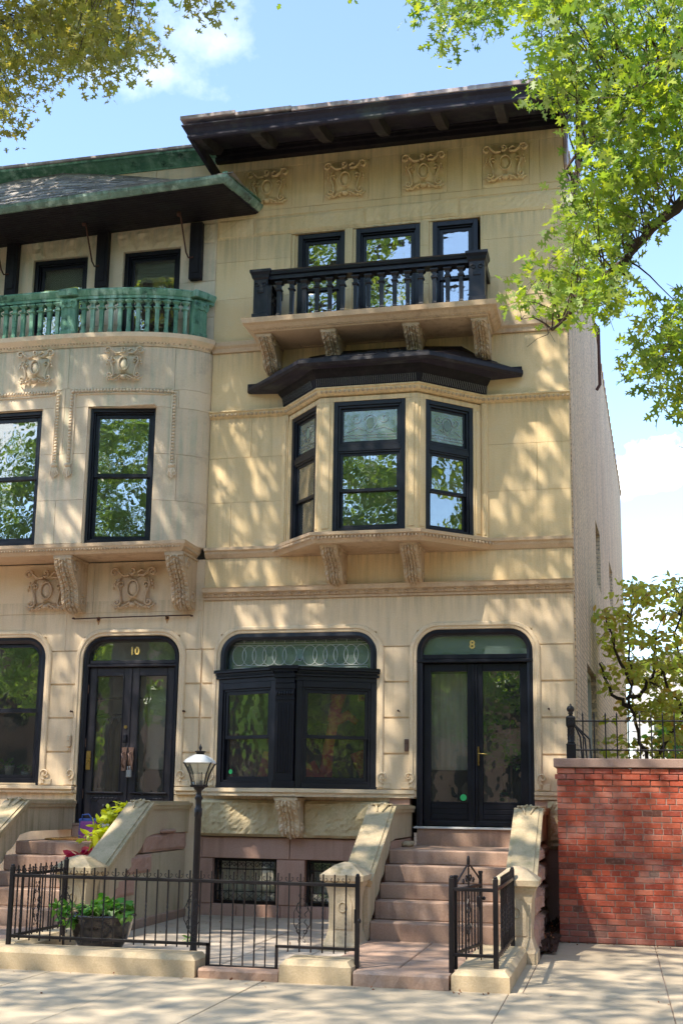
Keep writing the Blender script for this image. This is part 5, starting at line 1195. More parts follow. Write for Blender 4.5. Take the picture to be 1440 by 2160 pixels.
# landings, areaway
AR = link('areaway_paving', None); AR['kind'] = 'structure'
for (x0, x1, y0, y1, z) in ((.0, .95, -4.7, -3.3, .05), (.955, 1.9, -4.7, -3.0, .052), (1.905, 2.52, -4.75, -3.0, .05), (.0, .95, -3.295, -1.6, .048), (.955, 1.75, -2.995, -1.5, .05), (1.755, 2.68, -2.995, -1.5, .047), (.0, 1.2, -1.595, -.001, .05), (1.205, 2.68, -1.495, -.001, .05), (2.525, 2.93, -4.75, -3.2, .05)):
    q = MB(); q.box(x0, x1-.006, y0, y1-.006, -.05, z, .006); build('flagstone', q, 'court', AR)
for (x0, x1, y0, y1) in ((2.935, 3.60, -4.72, -2.71), (3.606, 4.40, -4.72, -3.2), (3.606, 4.40, -3.194, -2.71), (-1.78, -.36, -4.72, -2.71)):
    q = MB(); q.box(x0, x1, y0, y1, -.05, .118+random.uniform(-.002, .002), .008); build('flagstone', q, 'step', AR)
def rough_step(x0, x1, y0, y1, z):
    q = MB(); n = 14; vs = []
    for i in range(n+1):
        x = x0+(x1-x0)*i/n; e = random.uniform(-.006, .01); f_ = random.uniform(-.01, .004)
        vs += [(x, y0+e, 0), (x, y0+f_, z-.02), (x, y0+.02+f_, z+random.uniform(-.003, .001)), (x, y1, z), (x, y1, 0)]
    q.add(vs, [(i*5+k, i*5+(k+1) % 5, i*5+5+(k+1) % 5, i*5+5+k) for i in range(n) for k in range(5)]+[(4, 3, 2, 1, 0), tuple(n*5+k for k in range(5))]); return q
build('entry_step', rough_step(3.27, 4.09, -5.06, -4.73, .12), 'step', AR)
build('entry_step', rough_step(1.87, 2.60, -5.04, -4.76, .085), 'step', AR)
build('entry_step', rough_step(-1.78, -.42, -5.06, -4.73, .12), 'step', AR)
def curb(x0, x1, y0, y1, h=.17, c=.045):
    q = MB(); q.box(x0, x1, y0, y1, -.03, h-c); q.sqloft([((x1-x0)/2-.0001, h-c), ((x1-x0)/2-c*.6, h)], 0, 0) if 0 else None
    vs = [(x0, y0, h-c), (x1, y0, h-c), (x1, y1, h-c), (x0, y1, h-c), (x0+c, y0+c, h), (x1-c, y0+c, h), (x1-c, y1-.01, h), (x0+c, y1-.01, h)]
    q.add(vs, [(4, 5, 6, 7), (0, 1, 5, 4), (1, 2, 6, 5), (2, 3, 7, 6), (3, 0, 4, 7)]); return q
for nm, args, lab in (('kerb_block', (-.40, 1.84, -5.05, -4.72, .19), 'long low tan kerb block under the front railing, left of the small gate'), ('kerb_block', (2.61, 3.25, -5.05, -4.66, .19), 'short tan kerb block between the small gate and the entry step'), ('kerb_block', (4.11, 4.60, -5.05, -3.14, .17), 'tan kerb block right of the entry step, running back to the right newel post'), ('kerb_block', (-.36, -.06, -4.71, -3.2, .19), 'low kerb running back towards the house under the left return railing')):
    tag(build(nm, curb(*args), 'curb'), lab, 'kerb', 'kerb blocks round the areaway')

# ------------------------------------------------------------------ iron railings
def finial(mb, x, y, z, ax=(1, 0)):
    mb.tube([(x, y, z), (x, y, z+.075)], .008, 4)
    for s_ in (-1, 1):
        mb.tube([(x+ax[0]*s_*o_, y+ax[1]*s_*o_, z+h) for o_, h in ((.004, .005), (.02, .006), (.034, .02), (.036, .035), (.028, .042), (.021, .034))], .0035, 4)
def bar(mb, x, y, z0, z1, tw, r=.0075):
    if not tw: mb.tube([(x, y, z0), (x, y, z1)], r, 4); return
    zm0, zm1 = z0+(z1-z0)*.25, z0+(z1-z0)*.7
    n = 26; vs = []; zz = [z0]+[zm0+(zm1-zm0)*i/n for i in range(n+1)]+[z1]; an = [0]+[math.pi*3*i/n for i in range(n+1)]+[math.pi*3]
    for z, a in zip(zz, an):
        for k in range(4):
            b = a+k*math.pi/2+.785; vs.append((x+r*1.15*math.cos(b), y+r*1.15*math.sin(b), z))
    mb.add(vs, [(i*4+k, i*4+(k+1) % 4, i*4+4+(k+1) % 4, i*4+4+k) for i in range(len(zz)-1) for k in range(4)])
def diamond(mb, cx, cy, z0, z1, ax, w_=.075):
    zc = (z0+z1)/2
    P = lambda u, z: (cx+ax[0]*u, cy+ax[1]*u, z)
    for s_ in (-1, 1):
        mb.tube([P(s_*.012, z1), P(s_*.03, z1+.012), P(s_*.034, z1-.006), P(s_*.022, z1-.012)], .004, 4)
        mb.tube([P(s_*.008, z1-.02), P(s_*w_, zc+.05), P(s_*w_, zc-.05), P(s_*.008, z0+.02)], .0045, 4)
        mb.tube([P(s_*.012, z0), P(s_*.03, z0-.012), P(s_*.034, z0+.006), P(s_*.022, z0+.012)], .004, 4)
        for zz, d_ in ((zc+.065, 1), (zc-.065, -1)):
            pts = [P(s_*(.03+.018*math.cos(t)), zz+d_*.05+.018*math.sin(t)*d_) for t in (5.2, 3.6, 2.2, .9, -.2)]+[P(s_*.05, zz), P(s_*.02, zz-d_*.03), P(s_*.035, zz-d_*.055)]
            mb.tube(pts, .0045, 5)
def railing(parent, p0, p1, n, zt, zb, tw=True, dia=(), spikes=True, skip=()):
    p0 = Vector(p0); p1 = Vector(p1); d = (p1-p0); l = d.length; d.normalize(); ax = (d.x, d.y)
    m_, _ = face_m(p0, p1)
    q = mbf(m_); q.box(0, l, -.016, .016, zt-.03, zt, .003); build('top_rail', q, 'iron', parent)
    for i in range(n):
        t = (i+1)/(n+1)
        if any(a < t*l < b for a, b in skip): continue
        p = p0+(p1-p0)*t; z0 = zb(t*l) if callable(zb) else zb
        q = MB(); bar(q, p.x, p.y, z0-.035, zt-.03, tw and i % 2 == 0)
        if spikes: finial(q, p.x, p.y, zt, ax)
        build('bar', q, 'iron', parent)
    for (s_, z0, z1) in dia:
        q = MB(); p = p0+d*s_; diamond(q, p.x, p.y, z0, z1, ax); build('scroll_ornament', q, 'iron', parent)
def post(parent, x, y, z0, z1, r=.02):
    q = MB(); q.box(x-r, x+r, y-r, y+r, z0, z1, .004); q.ball((x, y, z1+.008), (.02, .02, .016), 8, 4); build('post', q, 'iron', parent)
FY = -4.86
FR = thing('iron_railing', 'long black wrought iron railing with scroll finials in front of the areaway and planter', 'railing', (1.6, FY, 0))
railing(FR, (-.07, FY), (3.26, FY), 31, .835, lambda s_: .27 if not 1.95 < s_ < 2.60 else .07, dia=((.55, .33, .72), (1.80, .33, .72), (2.83, .33, .72)))
q = MB(); q.box(-.07, 1.90, FY-.013, FY+.013, .255, .282, .003); q.box(1.875, 1.90, FY-.013, FY+.013, .045, .282, .003); q.box(1.875, 2.545, FY-.013, FY+.013, .07, .097, .003); q.box(2.52, 2.545, FY-.013, FY+.013, .03, .29, .003); q.box(2.52, 3.26, FY-.013, FY+.013, .265, .29, .003); build('bottom_rail', q, 'iron', FR)
for x, z in ((-.07, .17), (3.26, .12)): post(FR, x, FY, z, .90)
q = MB(); q.ball((3.275, FY-.005, .52), (.02, .02, .025), 8, 5); q.box(3.235, 3.25, FY-.03, FY+.02, .50, .62, .003); build('gate_latch', q, 'iron', FR)
railing(FR, (-.07, FY), (-.07, -3.72), 9, .83, .27, dia=((.52, .33, .72),))
q = MB(); q.box(-.083, -.057, FY, -3.72, .25, .277, .003); build('bottom_rail', q, 'iron', FR); post(FR, -.07, -3.72, .05, .92)
F2 = thing('iron_railing', 'short L-shaped black iron railing standing on the kerb block right of the entry step', 'railing', (4.3, FY, 0))
railing(F2, (4.47, FY+.36), (4.47, -3.15), 9, .83, .25, dia=((.75, .33, .70),)); railing(F2, (4.09, FY), (4.47, FY+.0), 2, .83, .27, tw=False, spikes=False)
F2b = [(4.09, .10), (4.47, .17)]
q = MB(); q.box(4.09, 4.47, FY-.013, FY+.013, .255, .282, .003); q.box(4.457, 4.483, FY, -3.15, .235, .262, .003); q.box(4.455, 4.485, FY, FY+.37, .805, .834, .003); build('bottom_rail', q, 'iron', F2)
for x, y, z in ((4.09, FY, .12), (4.47, FY, .17), (4.47, -3.16, .17)): post(F2, x, y, z, .91, .022)
GT = thing('iron_gate', 'black wrought iron gate swung open inward beside the stoop, with a pointed arch top', 'gate', (4.12, -4.80, 0))
ga, gb = Vector((4.115, -4.78)), Vector((4.245, -3.98)); mg, lg = face_m(ga, gb)
for s_ in (0, lg):
    q = mbf(mg); q.box(s_-.015, s_+.015, -.015, .015, .14, .90 if s_ else .90, .003); q.box(s_-.02, s_+.02, -.02, .02, .90, .93, .006); build('stile', q, 'iron', GT)
for z in (.79, .26):
    q = mbf(mg); q.box(0, lg, -.013, .013, z, z+.025, .003); build('rail', q, 'iron', GT)
q = mbf(mg); q.tube([(0, 0, .84), (lg*.15, 0, .90), (lg*.42, 0, .99), (lg*.5, 0, 1.0), (lg*.58, 0, .99), (lg*.85, 0, .90), (lg, 0, .84)], .009, 6)
q.tube([(lg/2+.02*math.cos(t*.6-1.57), 0, 1.03+.045*math.sin(t*.6-1.57)) for t in range(11)], .009, 6); q.tube([(lg/2, 0, .80), (lg/2, 0, .99)], .009, 5)
for s_ in (-1, 1):
    q.tube([(lg/2+s_*p[0], 0, p[2]) for p in spiral(.06, .875, .04, 1.2, 0, 1)], .007, 5); q.tube([(lg/2+s_*p[0], 0, p[2]) for p in spiral(.16, .855, .03, 1.2, 0, 1)], .006, 5)
build('arch_top', q, 'iron', GT)
for i in range(7):
    q = mbf(mg); x = lg*(i+1)/8; bar(q, x, 0, .23, .81, i % 2 == 1); build('bar', q, 'iron', GT)
q = MB(); d = (gb-ga).normalized(); pc = ga+d*lg/2; diamond(q, pc.x, pc.y, .34, .72, (d.x, d.y), .08); build('scroll_ornament', q, 'iron', GT)
q = MB(); q.box(4.21, 4.26, -4.02, -3.95, .60, .70, .008); q.ball((4.275, -3.98, .68), .018, 8, 5); build('latch', q, 'iron', GT)
q = MB(); q.tube([(1.95, -4.55, .06), (1.95, -4.55, .10)], .01, 5)
# ------------------------------------------------------------------ lamp post
LX, LY = 1.555, -4.3
LP = thing('lamp_post', 'black post lamp with a white-topped glass lantern standing inside the areaway railing', 'lamp', (LX, LY, 0))
q = MB(); q.lathe([(.045, .05), (.045, .12), (.033, .15), (.033, 1.38), (.038, 1.39), (.038, 1.46), (.030, 1.47), (.030, 1.54), (.042, 1.56), (.028, 1.585), (.022, 1.62), (.032, 1.635), (.055, 1.655), (.06, 1.665), (.03, 1.67)], LX, LY, 14); q.ball((LX, LY-.04, 1.43), .01, 6, 4); build('post', q, 'iron', LP)
q = MB(); q.lathe([(.062, 1.665), (.068, 1.672), (.068, 1.685), (.05, 1.69)], LX, LY, 4, False, 0, True)
for a in range(4):
    t = a*math.pi/2+math.pi/4+.15; c_, s_ = math.cos(t), math.sin(t)
    q.tube([(LX+c_*r_, LY+s_*r_, z) for r_, z in ((.085, 1.68), (.092, 1.72), (.115, 1.79), (.150, 1.85), (.175, 1.885), (.19, 1.90))], .008, 5)
build('lantern_frame', q, 'iron', LP)
q = MB(); q.m = Matrix.Translation((LX, LY, 0)) @ Matrix.Rotation(.15, 4, 'Z'); q.sqloft([(.130, 1.893), (.136, 1.90), (.122, 1.925), (.085, 1.955), (.05, 1.975), (.03, 1.98)], 0, 0); build('lantern_roof', q, 'white', LP)
q = MB(); q.m = Matrix.Translation((LX, LY, 0)) @ Matrix.Rotation(.15, 4, 'Z'); q.sqloft([(.032, 1.981), (.034, 2.0), (.045, 2.003), (.045, 2.012), (.02, 2.016)], 0, 0); q.lathe([(.018, 2.012), (.008, 2.02), (.014, 2.035), (.016, 2.05), (.006, 2.07), (.002, 2.085)], 0, 0, 8); build('finial', q, 'iron', LP)
q = MB(); q.m = Matrix.Translation((LX, LY, 0)) @ Matrix.Rotation(.15, 4, 'Z'); q.sqloft([(.058, 1.685), (.063, 1.72), (.080, 1.79), (.104, 1.85), (.124, 1.890)], 0, 0); build('lantern_glass', q, 'lampglass', LP)
for i in range(3):
    a = i*2.1; q = MB(); q.lathe([(.014, 1.69), (.014, 1.735), (.009, 1.737), (.010, 1.79), (.004, 1.81)], LX+.022*math.cos(a), LY+.022*math.sin(a), 8); build('candle_bulb', q, 'white' if i else 'iron', LP)
# ------------------------------------------------------------------ brick garden wall
BY = -1.07; BX0 = 4.83
BW = thing('brick_wall', 'red brick garden wall with a brown stone coping, right of the stoop', 'wall', (6.2, BY, 0))
q = MB(); q.box(BX0+.008, 9.5, BY+.008, BY+.30, 0, 1.97); q.box(BX0+.008, BX0+.30, BY+.301, -.05, 0, 1.97); build('mortar_core', q, 'mortar', BW)
H = 1.975/29; bmz = {}
far = MB(); cnt = 0
for r_ in range(29):
    hd = r_ in (5, 11, 18, 23) ; L_ = .098 if hd else .203
    z0 = r_*H+.004; z1 = (r_+1)*H-.005; pr = {26: .012, 27: .022, 28: .014}.get(r_, 0)
    x = BX0 if r_ % 2 == 0 else BX0-L_*.5; x += random.uniform(-.01, .01) if r_ % 3 else 0
    while x < 9.4:
        a, b = max(x, BX0-pr), min(x+L_, 9.45)
        if x+L_ > BX0+.03:
            yy = BY-pr+random.uniform(-.0025, .0025)
            if a < 6.55 and cnt < 300:
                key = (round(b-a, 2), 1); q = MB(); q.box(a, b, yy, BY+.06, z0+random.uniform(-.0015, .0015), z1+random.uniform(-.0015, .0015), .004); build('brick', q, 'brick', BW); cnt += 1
            else: far.box(a, b, yy, BY+.06, z0, z1)
        x += L_+.010+random.uniform(-.003, .003)
for r_ in range(29):
    y = BY+.07
    while y < -.1: far.box(BX0-.001, BX0+.06, y, min(y+.2, -.06), r_*H+.004, (r_+1)*H-.005); y += .21
build('bricks', far, 'brick', BW)['kind'] = 'stuff'
for a, b in ((BX0-.035, 6.9), (6.903, 9.5)):
    q = MB(); q.box(a, b, BY-.045, BY+.34, 1.98, 2.085, .008); build('coping_stone', q, 'cap', BW)
q = MB(); q.box(BX0-.035, BX0+.34, BY+.343, -.03, 1.98, 2.085, .008); build('coping_stone', q, 'cap', BW)
IFN = thing('iron_fence', 'black spear-topped iron fence with a turned corner post on top of the brick wall', 'fence', (6.2, BY+.14, 2.085))
px, py = 5.0, BY+.12
q = MB(); q.sqloft([(.055, 2.086), (.055, 2.24), (.06, 2.25), (.045, 2.265), (.045, 2.27)], px, py); q.lathe([(.042, 2.27), (.046, 2.28), (.038, 2.295), (.038, 2.44), (.046, 2.45), (.046, 2.46)], px, py, 14)
for s_ in range(7): q.tube([(px+.040*math.cos(s_*.9+t*.5), py+.040*math.sin(s_*.9+t*.5), 2.30+t*.023) for t in range(7)], .006, 4)
q.sqloft([(.045, 2.46), (.055, 2.47), (.055, 2.57), (.045, 2.585), (.028, 2.59)], px, py); q.lathe([(.028, 2.59), (.022, 2.61), (.036, 2.625), (.022, 2.635), (.042, 2.65), (.048, 2.675), (.038, 2.70), (.012, 2.715), (.012, 2.73), (.003, 2.74)], px, py, 14)
q.tube([(px+.03*math.cos(t*.524), py-.056, 2.52+.03*math.sin(t*.524)) for t in range(13)], .006, 5); build('corner_post', q, 'iron', IFN)
for z in (2.53, 2.19):
    q = MB(); q.tube([(px, py, z), (9.4, py, z)], .009, 6); build('rail', q, 'iron', IFN); q = MB(); q.tube([(px, py, z), (px, -.02, z)], .009, 6); build('rail', q, 'iron', IFN)
br_ = MB(); br_.tube([(0, 0, 2.09), (0, 0, 2.60)], .009, 5); br_.tube([(0, 0, 2.60), (0, 0, 2.64)], [.013, .001], 5); bme = br_.mesh('spear_bar', M['iron'])
for k in range(30): link('spear_bar', bme, IFN, (px+.14+k*.131, py, 0))
for k in range(7): link('spear_bar', bme, IFN, (px, py+.12+k*.125, 0))
q = MB()
for k in range(3): q.tube([(px+.12+.05*k, py+.2+.2*k, 2.09), (px+.10+.05*k, py+.25+.2*k, 2.35), (px+.03, py+.2+.2*k, 2.52)], .012, 5)
build('brace', q, 'iron', IFN)
q = MB(); q.box(4.66, 4.83, -1.4, -.02, -.01, .06)
q = MB(); q.grid(lambda u, v: (4.64+.21*u, -2.3+2.3*v, .03+.22*v*(.5+.5*noise.noise((u*5, v*9, 3)))+.05*noise.noise((u*9, v*30, 1))), 8, 30, False); o = build('mulch', q, 'soil'); o['kind'] = 'stuff'
# ------------------------------------------------------------------ leaves
def oak_outline():
    P = [(0, 0), (.06, .10), (.34, .16), (.12, .26), (.10, .38), (.46, .50), (.40, .60), (.14, .60), (.13, .70), (.30, .86), (.10, .82), (0, 1.05)]
    return P+[(-x, y) for x, y in P[-2:0:-1]]
OAK = oak_outline()
OVAL = [(0, 0), (.18, .2), (.26, .45), (.20, .75), (0, 1.02), (-.20, .75), (-.26, .45), (-.18, .2)]
RAG = [(0, 0), (.30, .18), (.22, .42), (.42, .62), (.12, .78), (0, 1.0), (-.25, .80), (-.38, .52), (-.18, .36), (-.32, .16)]
HEART = [(0, .08), (.30, -.08), (.42, .22), (.28, .48), (0, .95), (-.28, .48), (-.42, .22), (-.30, -.08)]
def leaves(name, P, outline, size, mt, parent, rng, droop=.35, fold=.22, dirs=None, flat=0.):
    """P: (n,3) leaf positions"""
    n = len(P); k = len(outline); O = np.array(outline)
    if dirs is None: dirs = rng.normal(size=(n, 3))
    d = dirs.copy(); d[:, 2] = d[:, 2]*.6-droop; d /= np.linalg.norm(d, axis=1)[:, None]
    nn = rng.normal(size=(n, 3)); nn[:, 2] = np.abs(nn[:, 2])+.4+flat; s = np.cross(d, nn); s /= np.linalg.norm(s, axis=1)[:, None]
    nn = np.cross(s, d)
    sz = size*(rng.uniform(.5, 1.25, n))
    cv = rng.uniform(-.35, .6, n)
    x = O[:, 0][None, :, None]; y = O[:, 1][None, :, None]
    V = P[:, None, :]+sz[:, None, None]*(s[:, None, :]*x+d[:, None, :]*y+nn[:, None, :]*(np.abs(x)*fold-(y**2)*cv[:, None, None]))
    V = V.reshape(-1, 3).astype(np.float32)
    me = bpy.data.meshes.new(name); me.vertices.add(n*k); me.vertices.foreach_set('co', V.ravel())
    me.loops.add(n*k); me.loops.foreach_set('vertex_index', np.arange(n*k, dtype=np.int32))
    me.polygons.add(n); me.polygons.foreach_set('loop_start', np.arange(n, dtype=np.int32)*k); me.polygons.foreach_set('loop_total', np.full(n, k, dtype=np.int32))
    me.update(calc_edges=True); me.materials.append(M[mt])
    o = link(name, me, parent); return o
def scatter(C, n, rad, rng, flat=.7):
    C = np.array(C, float); q = rng.normal(size=(len(C), n, 3)); q /= np.linalg.norm(q, axis=2)[..., None]
    q *= rng.uniform(0, 1, (len(C), n, 1))**(1/2.2)*rad; q[..., 2] *= flat
    return (C[:, None, :]+q).reshape(-1, 3)
def limb(mb, pts, r0, r1, rng, n=6, wob=.0):
    k = len(pts); mb.tube([tuple(Vector(p)+Vector(rng.normal(size=3)*wob*(0 < i < k-1))) for i, p in enumerate(pts)], [r0+(r1-r0)*(i/(k-1))**.8 for i in range(k)], n)
def bez(a, b, c_, n=8):
    a, b, c_ = Vector(a), Vector(b), Vector(c_); return [tuple(a*(1-t)**2+b*2*t*(1-t)+c_*t*t) for t in [i/n for i in range(n+1)]]
rng = np.random.default_rng(4)
RT = [(6.6,-5.23,8.67),(5.93,-5.86,8.68),(5.26,-4.49,6.24),(5.08,-6.05,5.97),(5.97,-6.4,7.88),(6.46,-5.86,7.9),(5.79,-5.89,6.37),(5.37,-5.99,7.44),(5.08,-5.65,8.78),(6.04,-4.71,9.57),(5.43,-4.35,8.66),(5.73,-5.2,8.06),(6.3,-3.96,9.86),(6.58,-4.43,9.63),(5.48,-6.38,6.47),(6.78,-4.51,8.83),(5.45,-5.09,8.01),(6.41,-4.53,9.22),(4.85,-6.17,5.45),(5.41,-4.1,7.59),(5.85,-5.61,7.79),(5.15,-6.03,8.44),(5.04,-3.93,10.11),(5.81,-5.81,7.34),(5.65,-6.26,7.03),(6.65,-5.17,9.01),(6.54,-4.57,9.08),(5.67,-4.29,9.33),(5.7,-5.2,6.55),(5.99,-5.55,7.14),(5.44,-4.46,6.72),(6.33,-4.64,8.15),(5.98,-6.37,6.42),(5.89,-4.72,8.59),(5.43,-4.56,7.22),(6.5,-4.29,8.4),(5.76,-5.98,6.82),(5.7,-4.6,6.99),(6.31,-4.45,9.03),(5.59,-4.46,7.33),(5.61,-5.85,6.5),(5.25,-6.07,8.48),(5.41,-5.92,8.11),(6.01,-4.14,9.02),(4.96,-5.47,6.13),(5.56,-4.79,6.45),(5.52,-4.91,8.94),(5.43,-6.4,5.47),(5.51,-5.83,7.27),(5.74,-5.6,7.44),(5.67,-4.45,8.64),(5.88,-4.06,8.94),(6.3,-5.73,7.88),(5.04,-5.67,5.51),(5.99,-4.79,7.68),(5.81,-5.5,7.32),(5.6,-4.63,7.42),(6.56,-5.42,7.56),(5.33,-6.23,5.75),(5.84,-5.57,7.15),(6.37,-5.82,8.44),(6.18,-4.59,9.54),(6.51,-4.79,8.59),(6.67,-4.87,8.77),(6.0,-6.13,8.36),(5.54,-6.26,8.23),(6.54,-5.32,8.54),(5.37,-5.18,7.06),(6.52,-6.26,7.08),(6.22,-4.82,8.87),(5.83,-5.74,6.64),(6.18,-6.07,6.77),(6.46,-5.59,7.13),(6.46,-4.59,9.49),(5.18,-3.97,9.77),(5.48,-5.57,8.15),(5.99,-5.44,7.75),(5.58,-5.11,6.17),(5.96,-4.55,7.44),(5.57,-6.32,8.1),(5.15,-4.18,9.96),(5.6,-6.15,6.96),(5.08,-5.46,8.55),(5.49,-6.02,5.68),(5.29,-6.0,7.74),(5.34,-5.19,8.41),(5.3,-4.58,7.1),(5.13,-6.34,7.79),(5.24,-5.4,8.89),(6.65,-5.62,7.49),(5.06,-4.72,8.75),(6.23,-6.29,6.98),(5.78,-6.17,7.31),(4.85,-5.17,6.04),(6.61,-5.79,8.48),(5.57,-6.27,7.42),(5.55,-6.19,6.72),(5.41,-5.05,9.0),(5.71,-5.46,6.97),(6.59,-5.28,7.92),(6.33,-6.08,7.42),(5.35,-5.01,6.59),(5.26,-5.44,6.18),(6.06,-6.24,7.44),(5.62,-5.57,7.66),(5.62,-4.06,6.97),(6.03,-4.36,9.41),(5.65,-3.95,9.99),(5.56,-5.71,8.11),(5.44,-5.8,6.21),(6.31,-6.31,6.7),(5.37,-4.24,7.24),(5.55,-5.12,9.31),(5.95,-5.43,8.36),(5.42,-5.62,8.89),(5.52,-4.64,7.81),(6.08,-5.69,6.98),(4.93,-5.51,8.82),(6.28,-4.08,8.74),(5.3,-6.22,6.13),(6.7,-3.96,9.04),(5.95,-6.13,7.19),(6.16,-4.61,7.46),(5.2,-5.73,7.82),(6.23,-6.24,7.62),(5.59,-5.08,7.74),(5.27,-3.98,7.69),(6.79,-4.27,8.5),(5.11,-6.02,8.4),(6.62,-6.14,8.05),(5.82,-6.11,7.26),(6.19,-3.99,8.03),(5.74,-4.56,8.31),(5.91,-5.56,7.87),(6.5,-4.49,9.66),(5.51,-6.27,6.73),(5.81,-5.42,8.88),(5.0,-5.26,8.67),(5.15,-4.06,6.41),(5.64,-4.52,8.7),(4.91,-4.79,9.24),(5.51,-5.21,7.88),(6.26,-5.2,8.67),(6.28,-4.47,9.69),(5.59,-4.87,7.56),(5.53,-6.35,7.25),(6.66,-5.28,8.76),(5.45,-4.99,7.55),(6.65,-5.71,7.79),(6.01,-5.74,7.92),(6.61,-4.16,8.11),(5.16,-6.27,8.06),(6.58,-4.93,9.17),(5.93,-5.85,6.6),(4.95,-5.25,9.08),(5.16,-4.03,9.1),(6.04,-6.05,7.95),(5.57,-4.31,6.79),(5.25,-4.18,8.6),(5.25,-4.8,7.17),(6.23,-6.14,7.31),(6.03,-3.97,9.93),(5.5,-4.59,7.22),(5.53,-6.24,5.61),(5.22,-4.99,9.39),(5.83,-5.72,7.28),(5.64,-5.11,8.53),(5.37,-5.08,6.35),(5.31,-5.76,6.26),(6.36,-3.91,9.7),(5.3,-4.21,8.67),(5.34,-4.75,6.35),(6.16,-4.57,8.31),(5.75,-4.86,6.78),(6.39,-5.16,8.57),(5.73,-5.89,8.3),(5.18,-4.77,6.44),(6.31,-4.68,7.81),(4.82,-4.48,9.88),(5.68,-6.34,6.66),(4.65,-3.93,6.65),(5.19,-5.55,8.83),(5.56,-4.02,9.47),(6.14,-5.92,7.1),(5.42,-4.7,8.68),(6.34,-5.07,8.53),(5.37,-6.03,8.66),(5.62,-6.38,8.02),(5.11,-6.25,8.53),(5.93,-5.97,6.78),(6.19,-5.6,7.41),(5.68,-6.02,7.1),(6.53,-6.16,7.41),(5.74,-4.24,9.57),(5.61,-6.25,5.59),(5.91,-4.76,7.79),(6.21,-6.13,8.33),(6.05,-4.76,8.42),(5.39,-6.12,6.47),(6.61,-4.44,8.21),(6.87,-4.53,9.06),(5.33,-5.37,8.53),(6.56,-5.76,7.29),(6.01,-4.87,7.77),(6.3,-5.55,7.79),(6.07,-4.06,9.38),(5.13,-6.24,7.62),(5.77,-5.64,8.88),(5.36,-5.75,8.76),(5.4,-5.61,7.56),(5.21,-4.74,8.86),(6.33,-4.1,9.13),(5.66,-6.16,6.68),(6.25,-5.21,7.86),(5.34,-4.89,7.37),(6.06,-5.7,7.7),(5.69,-4.79,7.23),(5.87,-6.14,7.84),(5.74,-6.32,7.4),(5.51,-6.2,5.5),(5.43,-4.84,6.88),(5.7,-6.03,6.95),(5.74,-5.57,6.59),(6.16,-4.86,8.02),(6.82,-4.61,8.26),(6.32,-4.73,7.45),(6.63,-4.03,8.68),(5.64,-5.75,8.84),(5.39,-5.33,8.89),(5.13,-5.19,6.17),(6.36,-5.7,5.01),(6.4,-5.07,4.75),(5.85,-4.78,5.59),(6.18,-5.8,5.45),(5.94,-4.68,5.59),(6.45,-4.87,5.42),(6.48,-4.53,5.82),(6.28,-5.72,5.65),(6.01,-5.91,5.25),(5.93,-5.57,5.17),(6.01,-4.59,5.67),(6.24,-4.61,5.16),(6.3,-5.15,4.98),(6.1,-5.47,4.92),(5.91,-6.01,5.38),(6.43,-5.5,5.37),(6.19,-4.7,5.96),(6.44,-5.42,5.81),(6.16,-5.04,5.38),(6.28,-5.49,5.59),(6.24,-5.77,5.31),(6.36,-5.83,4.81),(6.5,-5.21,5.7),(6.01,-5.64,5.46),(6.45,-5.4,5.01),(6.14,-5.75,4.9),(6.15,-4.91,5.6),(6.26,-4.58,6.08),(6.17,-5.22,5.18),(6.1,-4.91,5.94),(6.31,-5.21,5.38),(6.2,-5.75,5.22),(6.28,-4.81,5.46),(6.29,-5.48,4.96),(4.64,-3.7,10.43),(3.85,-3.54,10.1),(4.79,-3.92,9.98),(3.52,-3.08,10.91),(3.93,-3.95,10.17),(4.73,-3.14,10.68),(4.37,-4.5,9.86),(4.1,-3.66,10.5),(4.34,-3.63,10.27),(4.21,-3.65,9.99),(4.6,-4.33,9.91),(4.43,-4.09,9.79),(3.94,-3.81,9.66),(3.92,-3.47,10.3),(4.11,-3.16,10.54),(3.88,-4.34,9.8),(3.76,-4.25,9.81),(4.19,-4.12,9.96),(4.44,-3.22,10.6),(4.11,-4.11,9.76),(4.06,-4.1,10.22),(3.99,-3.63,10.28),(4.89,-4.04,8.88),(5.12,-4.13,8.76),(5.09,-4.2,8.76),(5.04,-4.13,8.83)]
